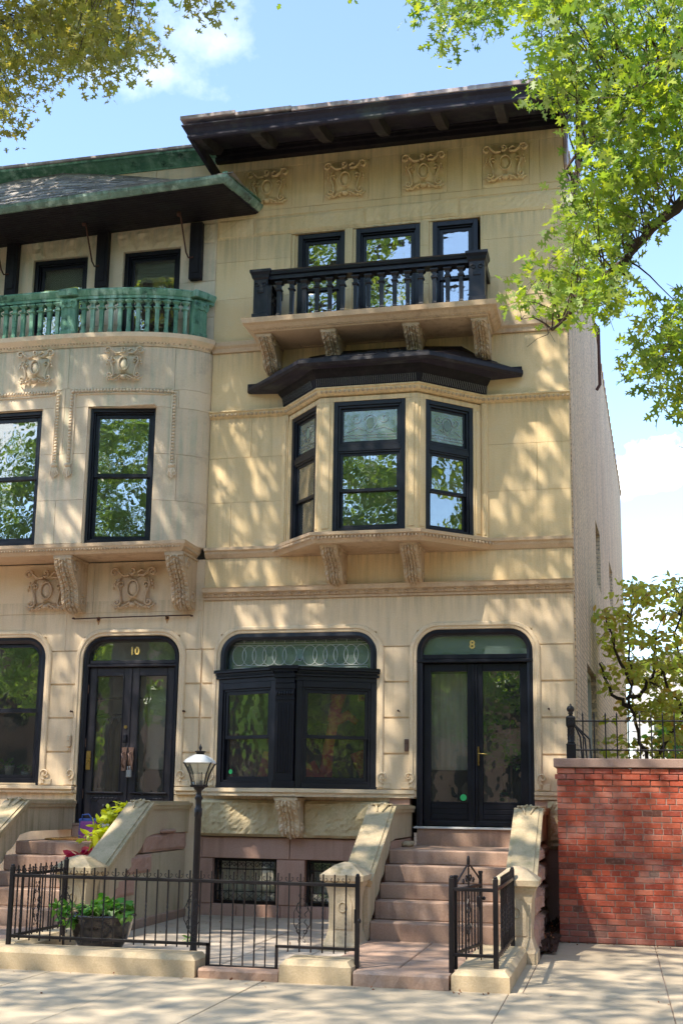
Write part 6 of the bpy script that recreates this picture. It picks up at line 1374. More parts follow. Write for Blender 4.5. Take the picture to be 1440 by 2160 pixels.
LT = [(-3.76,-0.93,13.19),(-1.78,-2.75,11.81),(-2.4,-2.64,12.31),(-1.57,-2.58,12.06),(-2.74,-0.92,13.64),(-2.67,-2.05,12.02),(-2.44,-1.91,10.84),(-3.37,-1.56,13.04),(-1.6,-2.38,12.12),(-2.53,-1.95,11.98),(-2.87,-1.73,12.48),(-2.38,-2.84,11.51),(-2.7,-1.61,11.97),(-3.0,-1.76,11.96),(-3.5,-0.91,12.88),(-1.82,-2.4,11.89),(-1.89,-2.26,11.44),(-2.67,-1.43,12.5),(-1.81,-1.65,12.31),(-1.91,-2.39,11.07),(-2.26,-2.64,10.34),(-2.12,-1.77,12.56),(-2.08,-2.56,12.04),(-2.82,-2.07,11.22),(-3.66,-0.55,12.21),(-2.75,-2.01,11.33),(-3.43,-1.24,12.65),(-3.92,-0.52,14.24),(-3.95,-0.53,12.47),(-3.13,-0.68,12.45),(-1.98,-2.64,12.38),(-2.99,-1.93,11.48),(-2.01,-1.77,12.1),(-3.44,-0.59,13.02),(-2.17,-1.32,13.23),(-2.39,-0.78,13.09),(-2.17,-1.83,12.21),(-2.65,-2.02,11.08),(-1.94,-1.32,12.25),(-1.63,-1.64,12.41),(-1.88,-2.08,11.4),(-2.37,-0.94,12.85),(-2.59,-2.18,12.57),(-3.8,-0.51,11.97),(-2.92,-1.76,12.57),(-2.15,-2.64,12.29),(-2.86,-0.71,13.33),(-2.53,-2.15,11.08),(-2.02,-1.27,12.47),(-1.51,-2.62,11.66),(-1.88,-2.91,10.04),(-1.98,-2.57,10.47),(-2.99,-2.15,13.05),(-1.96,-2.1,11.66),(-3.35,-0.62,14.22),(-1.66,-2.49,12.38),(-2.24,-1.13,12.37),(-1.4,-2.65,11.96),(-3.16,-1.16,12.81),(-3.04,-1.57,11.09),(-2.14,-1.04,12.19),(-2.22,-1.67,11.37),(-1.04,-2.92,10.94),(-2.78,-0.74,12.77),(-2.61,-2.33,11.65),(-2.45,-2.42,10.43),(-3.3,-1.23,12.08),(-2.16,-2.59,11.14),(-2.0,-1.57,11.9),(-3.23,-1.98,12.56),(-4.03,-0.61,14.24),(-2.34,-1.28,12.14),(-3.21,-1.39,11.5),(-2.33,-2.31,11.11),(-2.92,-0.74,14.01),(-0.85,-2.71,11.07),(-1.01,-1.82,12.31),(-1.32,-1.91,12.75),(-1.24,-2.17,12.37),(-2.23,-0.57,13.99),(-1.14,-1.93,12.63),(-1.18,-1.64,12.95),(-0.43,-2.55,10.92),(-0.94,-2.21,11.06),(-2.08,-0.84,13.36),(-1.82,-0.66,12.7),(-0.95,-1.8,12.56),(-1.46,-1.46,12.41),(-0.5,-1.73,11.74),(-0.36,-2.52,11.46),(-1.45,-1.79,12.33),(-0.74,-1.99,11.9),(-1.23,-1.29,12.85),(-0.98,-2.13,11.51),(-0.53,-2.96,11.19),(-1.91,-1.09,12.77),(-1.12,-2.53,11.12),(-1.87,-0.73,13.6),(-1.61,-1.51,12.81),(-1.06,-1.61,12.16),(-1.43,-0.94,12.22),(-1.5,-0.92,12.33),(-0.6,-2.17,11.44),(-1.38,-1.82,11.51),(-1.02,-1.84,11.9),(-1.92,-0.7,12.45),(-0.87,-2.4,11.88),(-1.23,-0.7,12.74),(-0.84,-1.93,11.51),(-1.15,-1.37,11.61),(-0.55,-2.0,11.5),(-1.2,-2.27,11.4),(-1.36,-0.66,12.67),(-2.15,-0.74,13.64),(-1.11,-2.24,11.72),(-0.89,-2.07,12.52),(-2.08,-0.94,13.0),(-1.92,-1.15,12.41),(-1.09,-0.58,12.65),(-0.75,-2.86,11.49),(-1.18,-2.44,11.96),(0.47,-2.54,11.89),(0.65,-2.51,11.87),(0.68,-2.47,11.62),(0.56,-2.51,11.83)]
CAN = [(-3.1,-13.1,16.7),(-1.2,-15.8,16.7),(-7.7,-12.8,12.1),(-2.8,-14.9,17.7),(-5.2,-14.2,16.9),(-1.8,-10.8,14.8),(-9.7,-8.4,16.9),(-4.4,-10.4,14.6),(-1.8,-3.5,13.2),(-0.7,-7.0,15.7),(3.1,-3.0,14.1),(0.6,-4.8,17.4),(-2.9,-10.2,13.3),(2.9,-3.1,14.8),(-6.6,-9.4,12.9),(-10.7,-10.9,17.4),(-0.9,-9.3,15.4),(-1.0,-5.4,17.1),(-3.7,-14.5,17.2),(-6.0,-8.1,13.2),(-2.7,-7.1,17.7),(-5.4,-11.3,18.0),(-3.8,-7.7,14.2),(-4.6,-12.9,12.1),(-4.0,-12.6,16.2),(3.1,-4.0,14.6),(-3.1,-8.1,16.2),(2.0,-5.0,17.1),(0.9,-4.7,13.3),(-4.8,-14.4,15.2),(-10.5,-11.6,17.6),(-5.8,-5.5,16.0),(-6.9,-10.2,17.6),(-3.4,-9.1,15.6),(-6.8,-13.9,14.2),(-7.0,-13.6,17.8),(-1.8,-12.9,16.8),(-8.5,-15.9,16.9),(-0.8,-5.8,14.7),(-5.5,-11.6,15.7),(-2.5,-4.8,13.0),(-2.8,-4.7,15.8),(-9.1,-15.1,17.6),(-2.0,-9.6,16.1),(-5.5,-7.4,15.7),(-0.8,-3.4,15.8),(-1.7,-3.0,16.4),(-7.6,-9.4,15.8),(-7.3,-9.3,14.1),(-2.9,-12.2,15.1),(-3.5,-16.4,16.9),(-4.7,-16.9,15.9),(-1.2,-6.6,18.0),(-8.4,-12.9,16.4),(-5.1,-2.1,14.9),(-3.5,-10.0,15.7),(-0.9,-4.5,17.2),(-10.6,-11.5,15.7),(0.6,-11.7,13.2),(-8.2,-8.0,16.2),(-4.3,-14.8,17.3),(-0.2,-10.4,13.9),(-2.5,-13.0,16.7),(-7.9,-6.4,15.4),(-9.9,-9.7,16.5),(-10.4,-12.6,15.5),(-10.2,-13.3,15.4),(2.4,-4.0,15.1),(-9.0,-10.9,15.9),(0.2,-9.0,13.2),(0.8,-5.7,14.7),(-1.7,-10.5,13.0),(-7.7,-5.3,14.6),(-6.8,-6.3,17.0),(4.5,-1.8,12.7),(0.6,-3.1,16.0),(-0.4,-12.1,13.5),(-6.5,-14.7,14.2),(-3.6,-3.3,12.1),(-6.5,-9.0,16.2),(-4.4,-9.9,16.3),(-6.4,-9.2,17.2),(-0.2,-5.7,12.2),(-1.4,-10.5,15.6),(-7.8,-15.8,17.5),(-7.2,-10.7,15.1),(-8.2,-7.3,16.1),(-4.2,-4.7,16.0),(-7.2,-4.5,14.5),(-2.9,-6.4,17.3),(-1.0,-4.0,16.0),(-8.9,-9.9,16.9),(-8.6,-6.5,15.8),(-3.7,-9.7,17.8),(-5.7,-4.9,13.1),(-2.5,-13.8,12.5),(-5.8,-14.9,14.2),(0.1,-7.1,16.7),(-2.8,-11.3,12.4),(2.7,-4.3,13.4),(-6.8,-9.0,17.8),(-10.3,-12.1,15.9),(-7.8,-12.3,16.7),(-7.8,-12.0,13.1),(-0.9,-6.2,16.4),(-3.2,-5.2,12.0),(1.1,-4.2,17.4),(-5.6,-8.5,16.7),(-7.4,-8.3,15.7),(-8.0,-14.2,14.8),(-0.0,-5.5,17.7),(-7.2,-16.3,15.8),(-0.2,-6.6,14.3),(-3.6,-7.5,17.0),(-2.4,-9.2,15.8),(-10.8,-11.0,16.3),(-5.6,-13.8,16.2),(-3.9,-4.5,14.8),(-5.0,-6.7,16.9),(-2.4,-2.8,14.1),(-6.4,-14.9,16.5),(-0.7,-14.6,16.1),(-8.7,-10.6,14.3),(-3.6,-11.5,15.8),(-5.5,-4.2,15.1),(-3.7,-6.9,12.7),(-3.9,-3.2,14.5),(-4.3,-5.2,13.5),(-2.0,-5.2,17.2),(-3.9,-10.6,15.6),(-9.5,-13.3,17.4),(-5.1,-3.9,15.3),(-6.6,-12.1,13.9),(-1.1,-15.4,13.3),(-2.5,-9.4,16.7),(-9.6,-7.2,14.6),(1.9,-3.0,12.5),(-3.3,-6.1,16.9),(-5.6,-10.8,12.4),(-10.8,-9.7,17.6),(-4.8,-2.7,15.3),(-8.4,-7.3,18.0),(-9.1,-9.0,16.3),(-8.8,-13.7,16.2),(-5.1,-6.1,16.0),(0.5,-2.7,14.6),(-4.9,-14.6,14.3),(-3.6,-14.7,15.1),(-8.3,-9.1,16.2),(-10.1,-11.0,17.7),(-6.0,-9.0,15.3),(0.9,-5.6,17.1),(-10.4,-8.8,17.0),(-3.7,-4.3,16.2),(2.9,-2.7,14.9),(-5.8,-6.2,14.9),(-6.7,-14.0,16.4),(-6.3,-8.3,14.1),(-9.4,-7.2,13.6),(-7.9,-5.5,17.9),(-8.0,-15.7,14.1),(-9.7,-13.9,15.5),(-2.9,-7.2,16.4),(-2.4,-10.5,14.9),(-7.4,-13.8,16.3),(-1.0,-12.9,15.8),(-7.0,-12.8,13.8),(-0.0,-7.3,15.5),(-10.6,-12.2,17.7),(-4.4,-5.4,12.5),(-7.4,-10.3,17.3),(-3.4,-3.4,15.4),(-4.9,-15.7,17.1),(0.6,-12.3,12.3),(-1.3,-16.6,16.1),(-2.4,-9.2,17.9),(-2.6,-13.2,15.5),(-6.1,-9.5,14.7),(-10.1,-12.8,16.8),(-0.3,-2.1,12.7),(-8.0,-5.2,17.8),(-3.1,-5.2,14.3),(-2.9,-5.8,11.9),(-7.9,-7.6,15.9),(-1.4,-2.5,13.5),(-6.8,-8.0,14.9),(-6.1,-10.7,16.8),(-6.8,-14.7,13.0),(-5.1,-5.1,17.1),(-4.0,-7.9,13.4),(-6.4,-17.0,16.4),(-0.2,-12.4,12.3),(-4.9,-13.8,14.4),(-2.4,-5.1,16.8),(-1.2,-12.2,12.0),(-5.0,-3.5,12.7),(-8.4,-15.0,12.8),(-11.1,-9.7,16.7),(-8.8,-11.9,13.9),(-4.9,-4.0,17.8),(-1.0,-15.0,15.4),(-8.5,-10.2,17.4),(-3.1,-10.8,13.3),(-3.6,-1.9,12.8),(-10.7,-9.8,16.0),(-10.3,-14.5,16.1),(-6.6,-12.1,16.7),(-7.5,-14.2,16.0),(-6.0,-5.8,13.4),(0.4,-7.0,13.3),(-2.6,-14.6,12.1),(-5.0,-8.3,17.0),(-3.7,-4.0,17.8),(-3.0,-5.0,12.5),(-5.1,-2.6,13.1),(-1.3,-6.4,14.5),(-6.0,-11.9,17.4),(-1.5,-17.0,17.4),(-8.1,-14.9,14.2),(-8.3,-10.9,12.0),(-7.0,-8.5,15.1),(0.4,-4.2,18.0),(-7.3,-4.3,17.6),(-4.2,-4.4,12.4),(-7.1,-12.2,14.0),(0.6,-5.4,16.9),(-9.0,-14.9,12.5),(-0.7,-12.1,12.1),(-4.2,-6.0,17.7),(-7.8,-6.9,13.5),(-0.5,-6.4,16.8),(-5.4,-12.1,15.2),(-3.6,-16.1,15.5),(-1.4,-12.2,17.7),(-4.5,-6.7,17.8),(-0.3,-11.2,12.6),(-4.1,-5.5,15.5),(-3.5,-2.7,14.6),(-3.8,-8.0,12.5),(-6.6,-14.6,17.5),(-4.1,-14.5,14.1),(-3.0,-10.7,16.5),(1.3,-2.1,12.5),(-2.4,-7.5,14.2),(-2.1,-5.3,12.4),(-7.6,-4.6,11.8),(-3.6,-5.0,16.8),(-2.1,-14.8,15.6),(1.8,-4.8,15.1),(-6.2,-4.1,13.4),(-5.1,-11.1,16.8),(-6.7,-5.5,15.5),(-3.7,-7.0,17.5),(-4.1,-15.6,16.9),(-1.3,-5.8,16.8),(-5.4,-2.9,14.2),(-1.9,-5.0,16.2),(1.1,-7.5,12.0),(-7.7,-13.1,17.8),(-8.7,-13.4,13.2),(-3.5,-2.4,12.2),(-8.9,-6.6,14.4),(-0.8,-2.2,13.6),(2.1,-5.0,14.0),(-3.5,-7.7,16.8),(-4.3,-4.1,17.5),(-6.7,-10.9,15.0),(-5.8,-3.3,16.1),(-6.7,-5.2,16.3),(0.9,-6.7,12.1),(-1.6,-4.3,12.2),(4.5,-2.0,14.8),(-1.2,-3.5,17.3),(-7.1,-7.4,17.7),(-6.1,-13.9,17.9),(-2.5,-12.1,11.9),(-7.5,-16.2,17.6),(-10.0,-8.9,16.9),(-3.8,-6.8,11.8),(-2.4,-11.4,12.4),(-2.2,-7.0,15.0),(-3.3,-10.9,12.6),(-8.1,-7.3,12.7),(-5.5,-9.0,15.3),(-0.8,-5.8,11.9),(-9.5,-10.5,17.3),(-5.9,-8.9,13.1),(-5.5,-6.5,13.3),(-2.5,-2.4,14.6),(-1.7,-6.2,17.1),(-1.3,-16.5,15.2),(-6.5,-14.8,13.2),(-0.9,-7.9,15.2),(-1.4,-2.6,14.6),(-5.6,-5.1,12.7),(-3.1,-3.9,17.4),(-3.1,-7.7,14.0),(-7.0,-11.7,17.3),(-1.8,-5.8,12.1),(-5.5,-2.6,14.2),(-7.2,-8.0,13.5),(-9.1,-6.7,11.9),(-7.3,-10.6,13.7),(-4.8,-11.5,16.9),(-5.4,-10.5,16.9),(-2.2,-10.6,16.2),(-6.6,-4.0,12.9),(-3.8,-8.4,17.2),(1.7,-2.2,12.4),(-0.9,-7.5,12.4),(-7.6,-5.7,17.5),(2.6,-4.5,12.5),(-8.4,-6.9,15.1),(-7.0,-5.9,12.8),(-4.9,-15.9,14.2),(-2.0,-6.0,18.0),(-5.1,-3.4,14.7),(-1.7,-15.1,13.9),(-2.7,-15.2,16.0),(-3.0,-10.5,15.3),(2.6,-2.5,15.0),(-0.7,-14.6,13.8),(-0.1,-5.4,12.3),(-4.7,-5.1,11.8),(-3.1,-16.5,15.2),(-8.2,-13.8,11.8),(-1.4,-5.4,16.5),(-2.9,-16.4,17.1),(-4.2,-2.7,11.8),(-5.3,-9.0,13.8),(0.3,-6.7,11.9),(-5.9,-8.0,17.2),(-8.2,-13.4,14.5),(-3.4,-7.5,17.8),(-1.9,-3.2,14.2),(3.6,-2.9,15.3),(-4.0,-9.2,15.7),(-10.1,-9.1,15.8),(-4.2,-4.3,14.9),(-2.4,-11.7,17.0),(-1.7,-11.7,16.0),(0.9,-5.9,12.5),(-3.9,-3.2,12.7),(-6.6,-7.0,14.8),(-6.0,-12.0,14.7),(1.5,-5.3,14.9),(-7.6,-8.3,15.3),(-0.2,-2.2,14.3),(0.3,-6.4,14.8),(-7.9,-7.8,15.1),(-7.0,-5.2,13.9),(-0.7,-8.7,17.1),(-0.3,-13.3,12.6),(-7.4,-6.7,16.5),(-7.1,-3.9,14.0),(-2.2,-16.3,16.5),(1.2,-6.4,14.1),(1.1,-4.7,14.9),(-8.7,-13.6,12.0),(-1.2,-5.1,15.4),(-5.7,-13.1,13.5),(-5.5,-15.1,13.4),(-4.5,-11.7,14.9),(-1.3,-3.9,13.7),(-1.8,-7.8,13.9),(-4.4,-6.4,15.5),(-8.5,-11.5,17.6),(-4.5,-9.5,17.7),(-0.4,-13.0,13.6),(-9.4,-9.6,16.7),(-9.2,-15.6,15.6),(-4.1,-15.5,15.1),(-0.0,-4.5,17.6),(-3.2,-6.9,13.4),(-3.0,-9.9,12.4),(-3.1,-7.6,12.9),(-8.9,-6.3,16.7),(-5.2,-11.1,12.2),(-4.2,-2.4,14.4),(-0.6,-4.2,15.5),(-2.9,-5.8,13.9),(-1.5,-5.4,13.7),(-2.2,-8.9,14.1),(1.5,-4.2,11.9),(0.3,-2.7,15.7),(-1.7,-8.0,15.3),(-5.7,-15.6,15.4),(-4.8,-15.8,14.8),(-1.4,-4.6,13.4),(1.6,-4.0,16.4),(-4.3,-5.6,13.8),(-5.3,-9.4,12.8),(-7.5,-14.7,14.0),(-9.1,-14.1,15.3),(1.0,-10.4,12.3),(-7.0,-7.9,17.1),(-1.8,-7.8,17.4),(-7.5,-13.2,12.8),(-0.9,-5.2,13.7),(-0.0,-4.4,11.9),(-6.9,-3.6,17.2),(1.5,-2.8,12.8),(-8.7,-11.9,14.7),(-0.3,-1.7,13.4),(2.3,-3.7,17.5),(-6.7,-10.5,13.3),(-4.2,-2.1,14.8),(-3.7,-4.5,17.7),(-5.9,-14.9,17.1),(-7.8,-10.2,14.1),(-7.8,-5.8,14.0),(-1.5,-9.2,12.1),(-4.3,-4.6,13.9),(-6.4,-7.8,17.2),(-7.9,-6.6,12.0),(-1.1,-11.8,13.2),(-5.3,-9.7,16.6),(-9.9,-9.1,15.4),(-2.7,-4.8,16.7),(-3.1,-12.6,17.0),(2.3,-1.9,12.6),(1.2,-5.0,14.8),(-5.2,-5.3,14.6),(-3.5,-9.0,15.3),(-4.4,-6.4,16.9),(-4.1,-7.9,15.9),(-9.5,-10.3,14.3),(-5.5,-7.6,15.0),(0.2,-7.6,12.0),(-0.6,-8.7,16.6),(-8.2,-7.5,17.0),(-4.8,-3.8,12.1),(-7.0,-8.7,17.7),(-8.8,-6.1,15.4),(-1.0,-5.6,15.4),(-9.0,-15.0,14.3),(-0.3,-7.8,13.5),(-7.8,-9.4,14.1),(2.2,-3.3,13.9),(-7.4,-7.4,13.8),(0.5,-7.4,16.5),(-4.5,-2.2,13.4),(-3.4,-15.3,16.3),(-4.5,-5.8,17.7),(-5.1,-8.5,17.9),(4.5,-1.5,13.5),(-3.0,-4.0,13.7),(-3.7,-3.1,16.3),(3.3,-3.7,13.6),(-6.3,-3.1,13.2),(-3.9,-10.3,17.2),(-5.0,-2.8,14.9),(0.2,-15.6,14.0),(-2.9,-3.1,12.0),(-8.1,-14.7,13.0),(-7.4,-6.0,17.1),(-9.7,-13.1,13.9),(-2.8,-16.2,15.4),(-6.9,-14.7,14.0),(-6.4,-11.5,17.1),(-7.5,-9.8,12.6),(-0.8,-13.3,15.2),(1.2,-3.7,16.1),(-8.4,-5.6,14.1),(-2.3,-7.5,13.4),(-3.4,-16.1,15.9),(2.4,-3.2,14.6),(0.3,-4.3,14.9),(-1.1,-4.2,17.9),(-4.5,-2.2,11.8),(0.4,-10.3,13.5),(2.7,-1.7,14.2),(-8.3,-12.1,13.1),(-5.4,-14.0,12.6),(-2.8,-2.5,13.0),(-5.4,-12.5,14.8),(-0.5,-5.4,14.5),(-9.8,-14.1,14.1),(-6.5,-3.0,14.8),(-3.9,-6.8,13.2),(3.1,-4.0,17.6),(-2.5,-7.3,15.9),(-7.7,-8.2,16.1),(0.0,-5.7,16.2),(-2.7,-9.8,13.9),(-3.5,-11.2,12.3),(-4.4,-15.7,15.0),(-8.9,-10.4,13.6),(3.3,-3.2,13.0),(-4.1,-6.6,12.5),(-1.9,-7.2,14.9),(-3.8,-14.9,16.9),(-2.1,-8.4,14.3),(-7.7,-8.6,12.2),(-8.4,-13.5,17.6),(-6.2,-5.3,12.7),(-0.9,-4.1,14.3),(-6.9,-8.8,16.7),(-1.8,-5.6,15.8),(-0.8,-7.9,13.4),(-8.9,-6.8,15.2),(-6.4,-3.6,16.8),(-2.5,-4.7,14.0),(-8.6,-6.7,12.0),(1.2,-4.8,12.5),(-0.4,-7.2,17.8),(-1.0,-9.4,16.2),(2.2,-5.0,15.3),(-3.3,-4.6,17.6),(-4.3,-13.5,14.6),(-1.0,-7.9,14.5),(1.1,-2.8,14.2),(1.3,-2.2,15.0),(-8.1,-5.1,15.3),(-7.8,-12.5,14.6),(-0.1,-13.0,14.4),(-1.1,-14.8,12.4),(-3.0,-2.7,14.7),(-7.0,-16.4,15.0),(-2.6,-5.4,17.9),(-3.4,-13.4,15.8),(-2.1,-10.3,13.0),(-5.7,-5.5,15.6),(-5.2,-10.2,17.7),(-5.7,-12.4,14.7),(-2.8,-5.5,16.9),(-5.3,-14.2,14.5),(-0.7,-8.3,17.6),(-5.2,-4.5,17.9),(-7.5,-6.0,12.6),(3.6,-3.1,14.5),(0.9,-6.9,12.9),(-4.7,-10.0,14.9),(-0.7,-11.7,15.1),(1.3,-3.1,15.7),(-1.4,-10.4,16.2),(-9.4,-14.2,14.1),(-6.5,-12.6,12.2),(-7.6,-9.8,17.9),(-7.0,-4.6,15.1),(-1.9,-4.7,17.6),(-10.0,-9.3,17.1),(-1.6,-2.5,15.0),(-0.7,-6.2,12.6),(-8.6,-12.5,15.0),(-9.8,-7.3,12.4),(-4.6,-14.4,14.3),(-0.8,-8.6,12.3),(-8.1,-7.4,17.2),(-6.5,-14.5,11.8),(-7.4,-14.6,11.9),(-3.5,-6.9,12.4),(-1.6,-7.5,16.4),(-5.0,-5.2,15.9),(-8.9,-11.0,13.3),(-4.8,-2.2,14.7),(-6.7,-8.0,13.1),(-2.5,-3.3,16.9),(-4.1,-9.0,11.9),(-9.9,-7.5,16.1)]
# ---- oak at the right: foliage hanging across the house corner
T1 = thing('oak_tree', 'sunlit bright green oak whose leafy branches hang over the right side of the yellow house', 'tree', (9.6, -5.6, 0))
q = MB(); limb(q, [(9.6, -5.6, -.1), (9.58, -5.6, 2.5), (9.5, -5.55, 5), (9.3, -5.5, 8), (9.3, -5.4, 11)], .33, .16, rng, 12, .03); q.lathe([(.5, -.1), (.40, .15), (.33, .6)], 9.6, -5.6, 12); build('trunk', q, 'bark', T1)
BR = [[(9.45, -5.5, 5.2), (8.0, -5.3, 6.6), (6.9, -5.1, 7.2), (6.25, -5.0, 7.0), (5.95, -5, 6.72), (5.72, -5, 6.45), (5.35, -5, 6.09), (5.05, -5.05, 5.8)],
      [(9.4, -5.5, 6.6), (8.2, -5.3, 8.2), (7.2, -5.1, 8.9), (6.3, -5.0, 8.5), (5.9, -5.1, 8.1), (5.6, -5.1, 7.8), (5.2, -5, 7.4)],
      [(9.35, -5.45, 7.8), (8.2, -5.0, 9.4), (7.2, -4.9, 9.9), (6.0, -4.9, 9.9), (5.2, -4.8, 9.7), (4.6, -4.6, 9.9)],
      [(9.5, -5.5, 4.8), (8.4, -5.3, 5.6), (7.4, -5.2, 5.9), (6.7, -5.2, 5.7), (6.3, -5.1, 5.3)]]
q = MB(); pts_ = []
for b in BR:
    v = [Vector(p) for p in b]; dn = []
    for a, c_ in zip(v, v[1:]):
        for i in range(4): dn.append(tuple(a.lerp(c_, i/4)))
    dn.append(tuple(v[-1])); limb(q, dn, .10, .012, rng, 7, .02); pts_ += dn
pa = np.array(pts_)
for c_ in RT:
    i = int(np.argmin(((pa-np.array(c_))**2).sum(1)*(1+.2*rng.random(len(pa))))); a = Vector(pa[i]); c2 = Vector(c_); m_ = (a+c2)/2+Vector((0, 0, .10))
    limb(q, bez(a, m_, c2, 5), .010, .003, rng, 4, .012)
    for k in range(2):
        e = c2+Vector(rng.normal(size=3)*.16); limb(q, [tuple(c2), tuple((c2+e)/2+Vector((0, 0, .02))), tuple(e)], .0035, .002, rng, 3)
build('branches', q, 'twig', T1)
P = scatter([c_ for i, c_ in enumerate(RT) if i % 7 != 4], 36, .30, rng, .8)
leaves('foliage', P, OAK, .106, 'oak', T1, rng, .3, .2)
leaves('dead_leaves', np.array([(6.05, -5.3, 5.45), (6.07, -5.3, 5.4), (6.04, -5.32, 5.47), (6.30, -5.2, 5.2), (6.33, -5.2, 5.22), (6.28, -5.2, 5.17)]), OAK, .10, 'dead', T1, rng)
hid = [(7.2+rng.uniform(-.5, 4), -5.5+rng.uniform(-3, 2.5), 8+rng.uniform(-2, 4)) for _ in range(140)]+[(8.6+rng.uniform(0, 4), rng.uniform(-3.5, 1.0), rng.uniform(5.5, 10)) for _ in range(110)]
P = scatter(hid, 30, .5, rng, .7); leaves('outer_foliage', P, RAG, .2, 'oak', T1, rng)
# ---- street tree at the left: high crown that shades the facade
T2 = thing('street_tree', 'tall street tree with fine yellow-green leaves hanging down at the upper left against the sky', 'tree', (-4.4, -7.6, 0))
q = MB(); limb(q, [(-4.4, -7.6, -.1), (-4.42, -7.6, 3), (-4.3, -7.55, 6), (-4.1, -7.6, 8.5), (-3.9, -7.4, 11), (-3.6, -7.2, 14)], .46, .18, rng, 14, .02); q.lathe([(.66, -.1), (.54, .15), (.46, .7)], -4.4, -7.6, 14); build('trunk', q, 'bark', T2)
ends = []
q = MB()
for k in range(26):
    a = k*2.399; r_ = 3.0+5.5*((k % 7)/6); e = (-3.2+r_*math.cos(a), -7.6+r_*math.sin(a)*.9, 13.2+1.8*rng.random()); s0 = (-4.0, -7.5, 8.5+k*.16)
    ln = bez(s0, (s0[0]*.5+e[0]*.5, s0[1]*.5+e[1]*.5, e[2]+.9), e, 8); limb(q, ln, .12, .03, rng, 6, .05); ends += ln[2:]
for e in ((-5.2, -2.0, 12.9), (-3.9, -1.8, 13.4), (-2.7, -1.9, 13.6), (-1.3, -2.3, 13.9), (-3.3, -1.4, 12.8)):
    ln = bez((-4.0, -7.5, 10.5), (e[0], -5, 14.6), e, 9); limb(q, ln, .11, .02, rng, 6, .04); ends += ln[3:]
pa = np.array(ends)
for c_ in LT:
    i = int(np.argmin(((pa-np.array(c_))**2).sum(1))); a = Vector(pa[i]); c2 = Vector(c_)
    limb(q, bez(a, (a+c2)/2+Vector((0, 0, .35)), c2, 5), .016, .004, rng, 4, .02)
for c_ in CAN:
    if rng.random() < .5: continue
    i = int(np.argmin(((pa-np.array(c_))**2).sum(1))); limb(q, [pa[i], (pa[i]+np.array(c_))/2, c_], .02, .005, rng, 3, .03)
build('branches', q, 'twig', T2)
P = scatter(LT, 36, .42, rng, .9); leaves('foliage', P, OAK, .135, 'oak_far', T2, rng, .35)
P = scatter(CAN, 54, .74, rng, .7); leaves('crown', P, RAG, .155, 'oak', T2, rng, .2)
# ---- small dogwood in the garden behind the brick wall
T3 = thing('dogwood_tree', 'small multi-stemmed dogwood with yellowing leaves behind the iron fence on the brick wall', 'tree', (6.1, 4.2, 1.2))
q = MB()
stems = [[(6.02, 4.2, 1.0), (6.02, 4.2, 2.1), (5.86, 4.1, 2.7), (5.72, 4.05, 3.2), (5.80, 4.1, 3.45), (5.76, 4.1, 4.0), (5.80, 4.0, 4.5)],
         [(6.06, 4.25, 1.0), (6.15, 4.2, 2.3), (6.35, 4.2, 2.6), (6.62, 4.3, 3.0), (6.62, 4.3, 3.6), (6.5, 4.3, 4.3), (6.7, 4.3, 4.9)],
         [(6.55, 4.0, 1.0), (6.55, 4.0, 2.1), (6.8, 4.1, 2.5), (6.95, 4.0, 3.1), (6.9, 4.1, 3.9), (7.1, 4.0, 4.7)],
         [(5.72, 4.05, 3.2), (5.95, 4.0, 3.3), (6.15, 4.1, 3.7), (6.2, 4.0, 4.3)], [(6.6, 4.3, 3.0), (6.35, 4.2, 3.4), (6.2, 4.2, 3.9)],
         [(6.55, 4.1, 2.2), (7.1, 4.1, 2.55), (7.5, 4.1, 3.0)], [(5.8, 4.1, 3.45), (5.6, 4.1, 3.9), (5.42, 4.1, 4.5)], [(5.76, 4.1, 3.1), (5.5, 4.1, 3.3), (5.3, 4.1, 3.8)]]
sp_ = []
for s_ in stems:
    v = [Vector(p) for p in s_]; dn = [tuple(a.lerp(b, i/4)) for a, b in zip(v, v[1:]) for i in range(4)]+[tuple(v[-1])]
    limb(q, dn, .042, .014, rng, 6, .018); sp_ += dn[6:]
pa = np.array(sp_); cl = []
rr = random.Random(3)
while len(cl) < 260:
    x = rr.uniform(5.25, 8.1); y = rr.uniform(3.2, 5.2); top = 4.55+.75*min(1, max(0, (x-5.3)/.8)); z = rr.uniform(2.1, top)
    if x < 5.65 and z < 4.1 and rr.random() < .75: continue
    if z < 2.9 and rr.random() < .45: continue
    if noise.noise((x*2.1, y, z*3.4)) < -.12: continue
    cl.append((x, y, z))
for c_ in cl:
    i = int(np.argmin(((pa-np.array(c_))**2).sum(1))); a = Vector(pa[i]); c2 = Vector(c_)
    limb(q, bez(a, (a+c2)/2+Vector((0, 0, .08)), c2, 4), .009, .003, rng, 4, .02)
build('branches', q, 'twig', T3)
P = scatter(cl, 19, .24, rng, .35); leaves('foliage', P, OVAL, .125, 'dogleaf', T3, rng, .25, .2)
# garden plants and the world behind the garden
T4 = thing('garden_shrub', 'green bush low behind the iron fence, under the dogwood', 'shrub', (7.2, 7.5, 0))
P = scatter([(rr.uniform(6.3, 9.5), rr.uniform(6.5, 9), rr.uniform(.5, 3.1)) for _ in range(110)], 40, .5, rng); leaves('foliage', P, OVAL, .16, 'ivy', T4, rng)
q = MB(); limb(q, [(7.2, 7.5, 0), (7.3, 7.5, 1.5), (7.2, 7.6, 2.4)], .08, .03, rng); build('stem', q, 'twig', T4)
B = thing('light_bounce_house', 'added cream house out of view on the right, bounces sunlight onto the side wall', 'house', (17, 8, 0))  # unseen pale house added to bounce warm sunlight onto the side wall
q = MB(); q.box(13, 22, 0, 17, 0, 10.5); build('wall', q, 'far_pale', B)
q = MB(); q.box(12.7, 22.3, -.3, 17.3, 10.5, 10.9); build('cornice', q, 'blackwood', B)
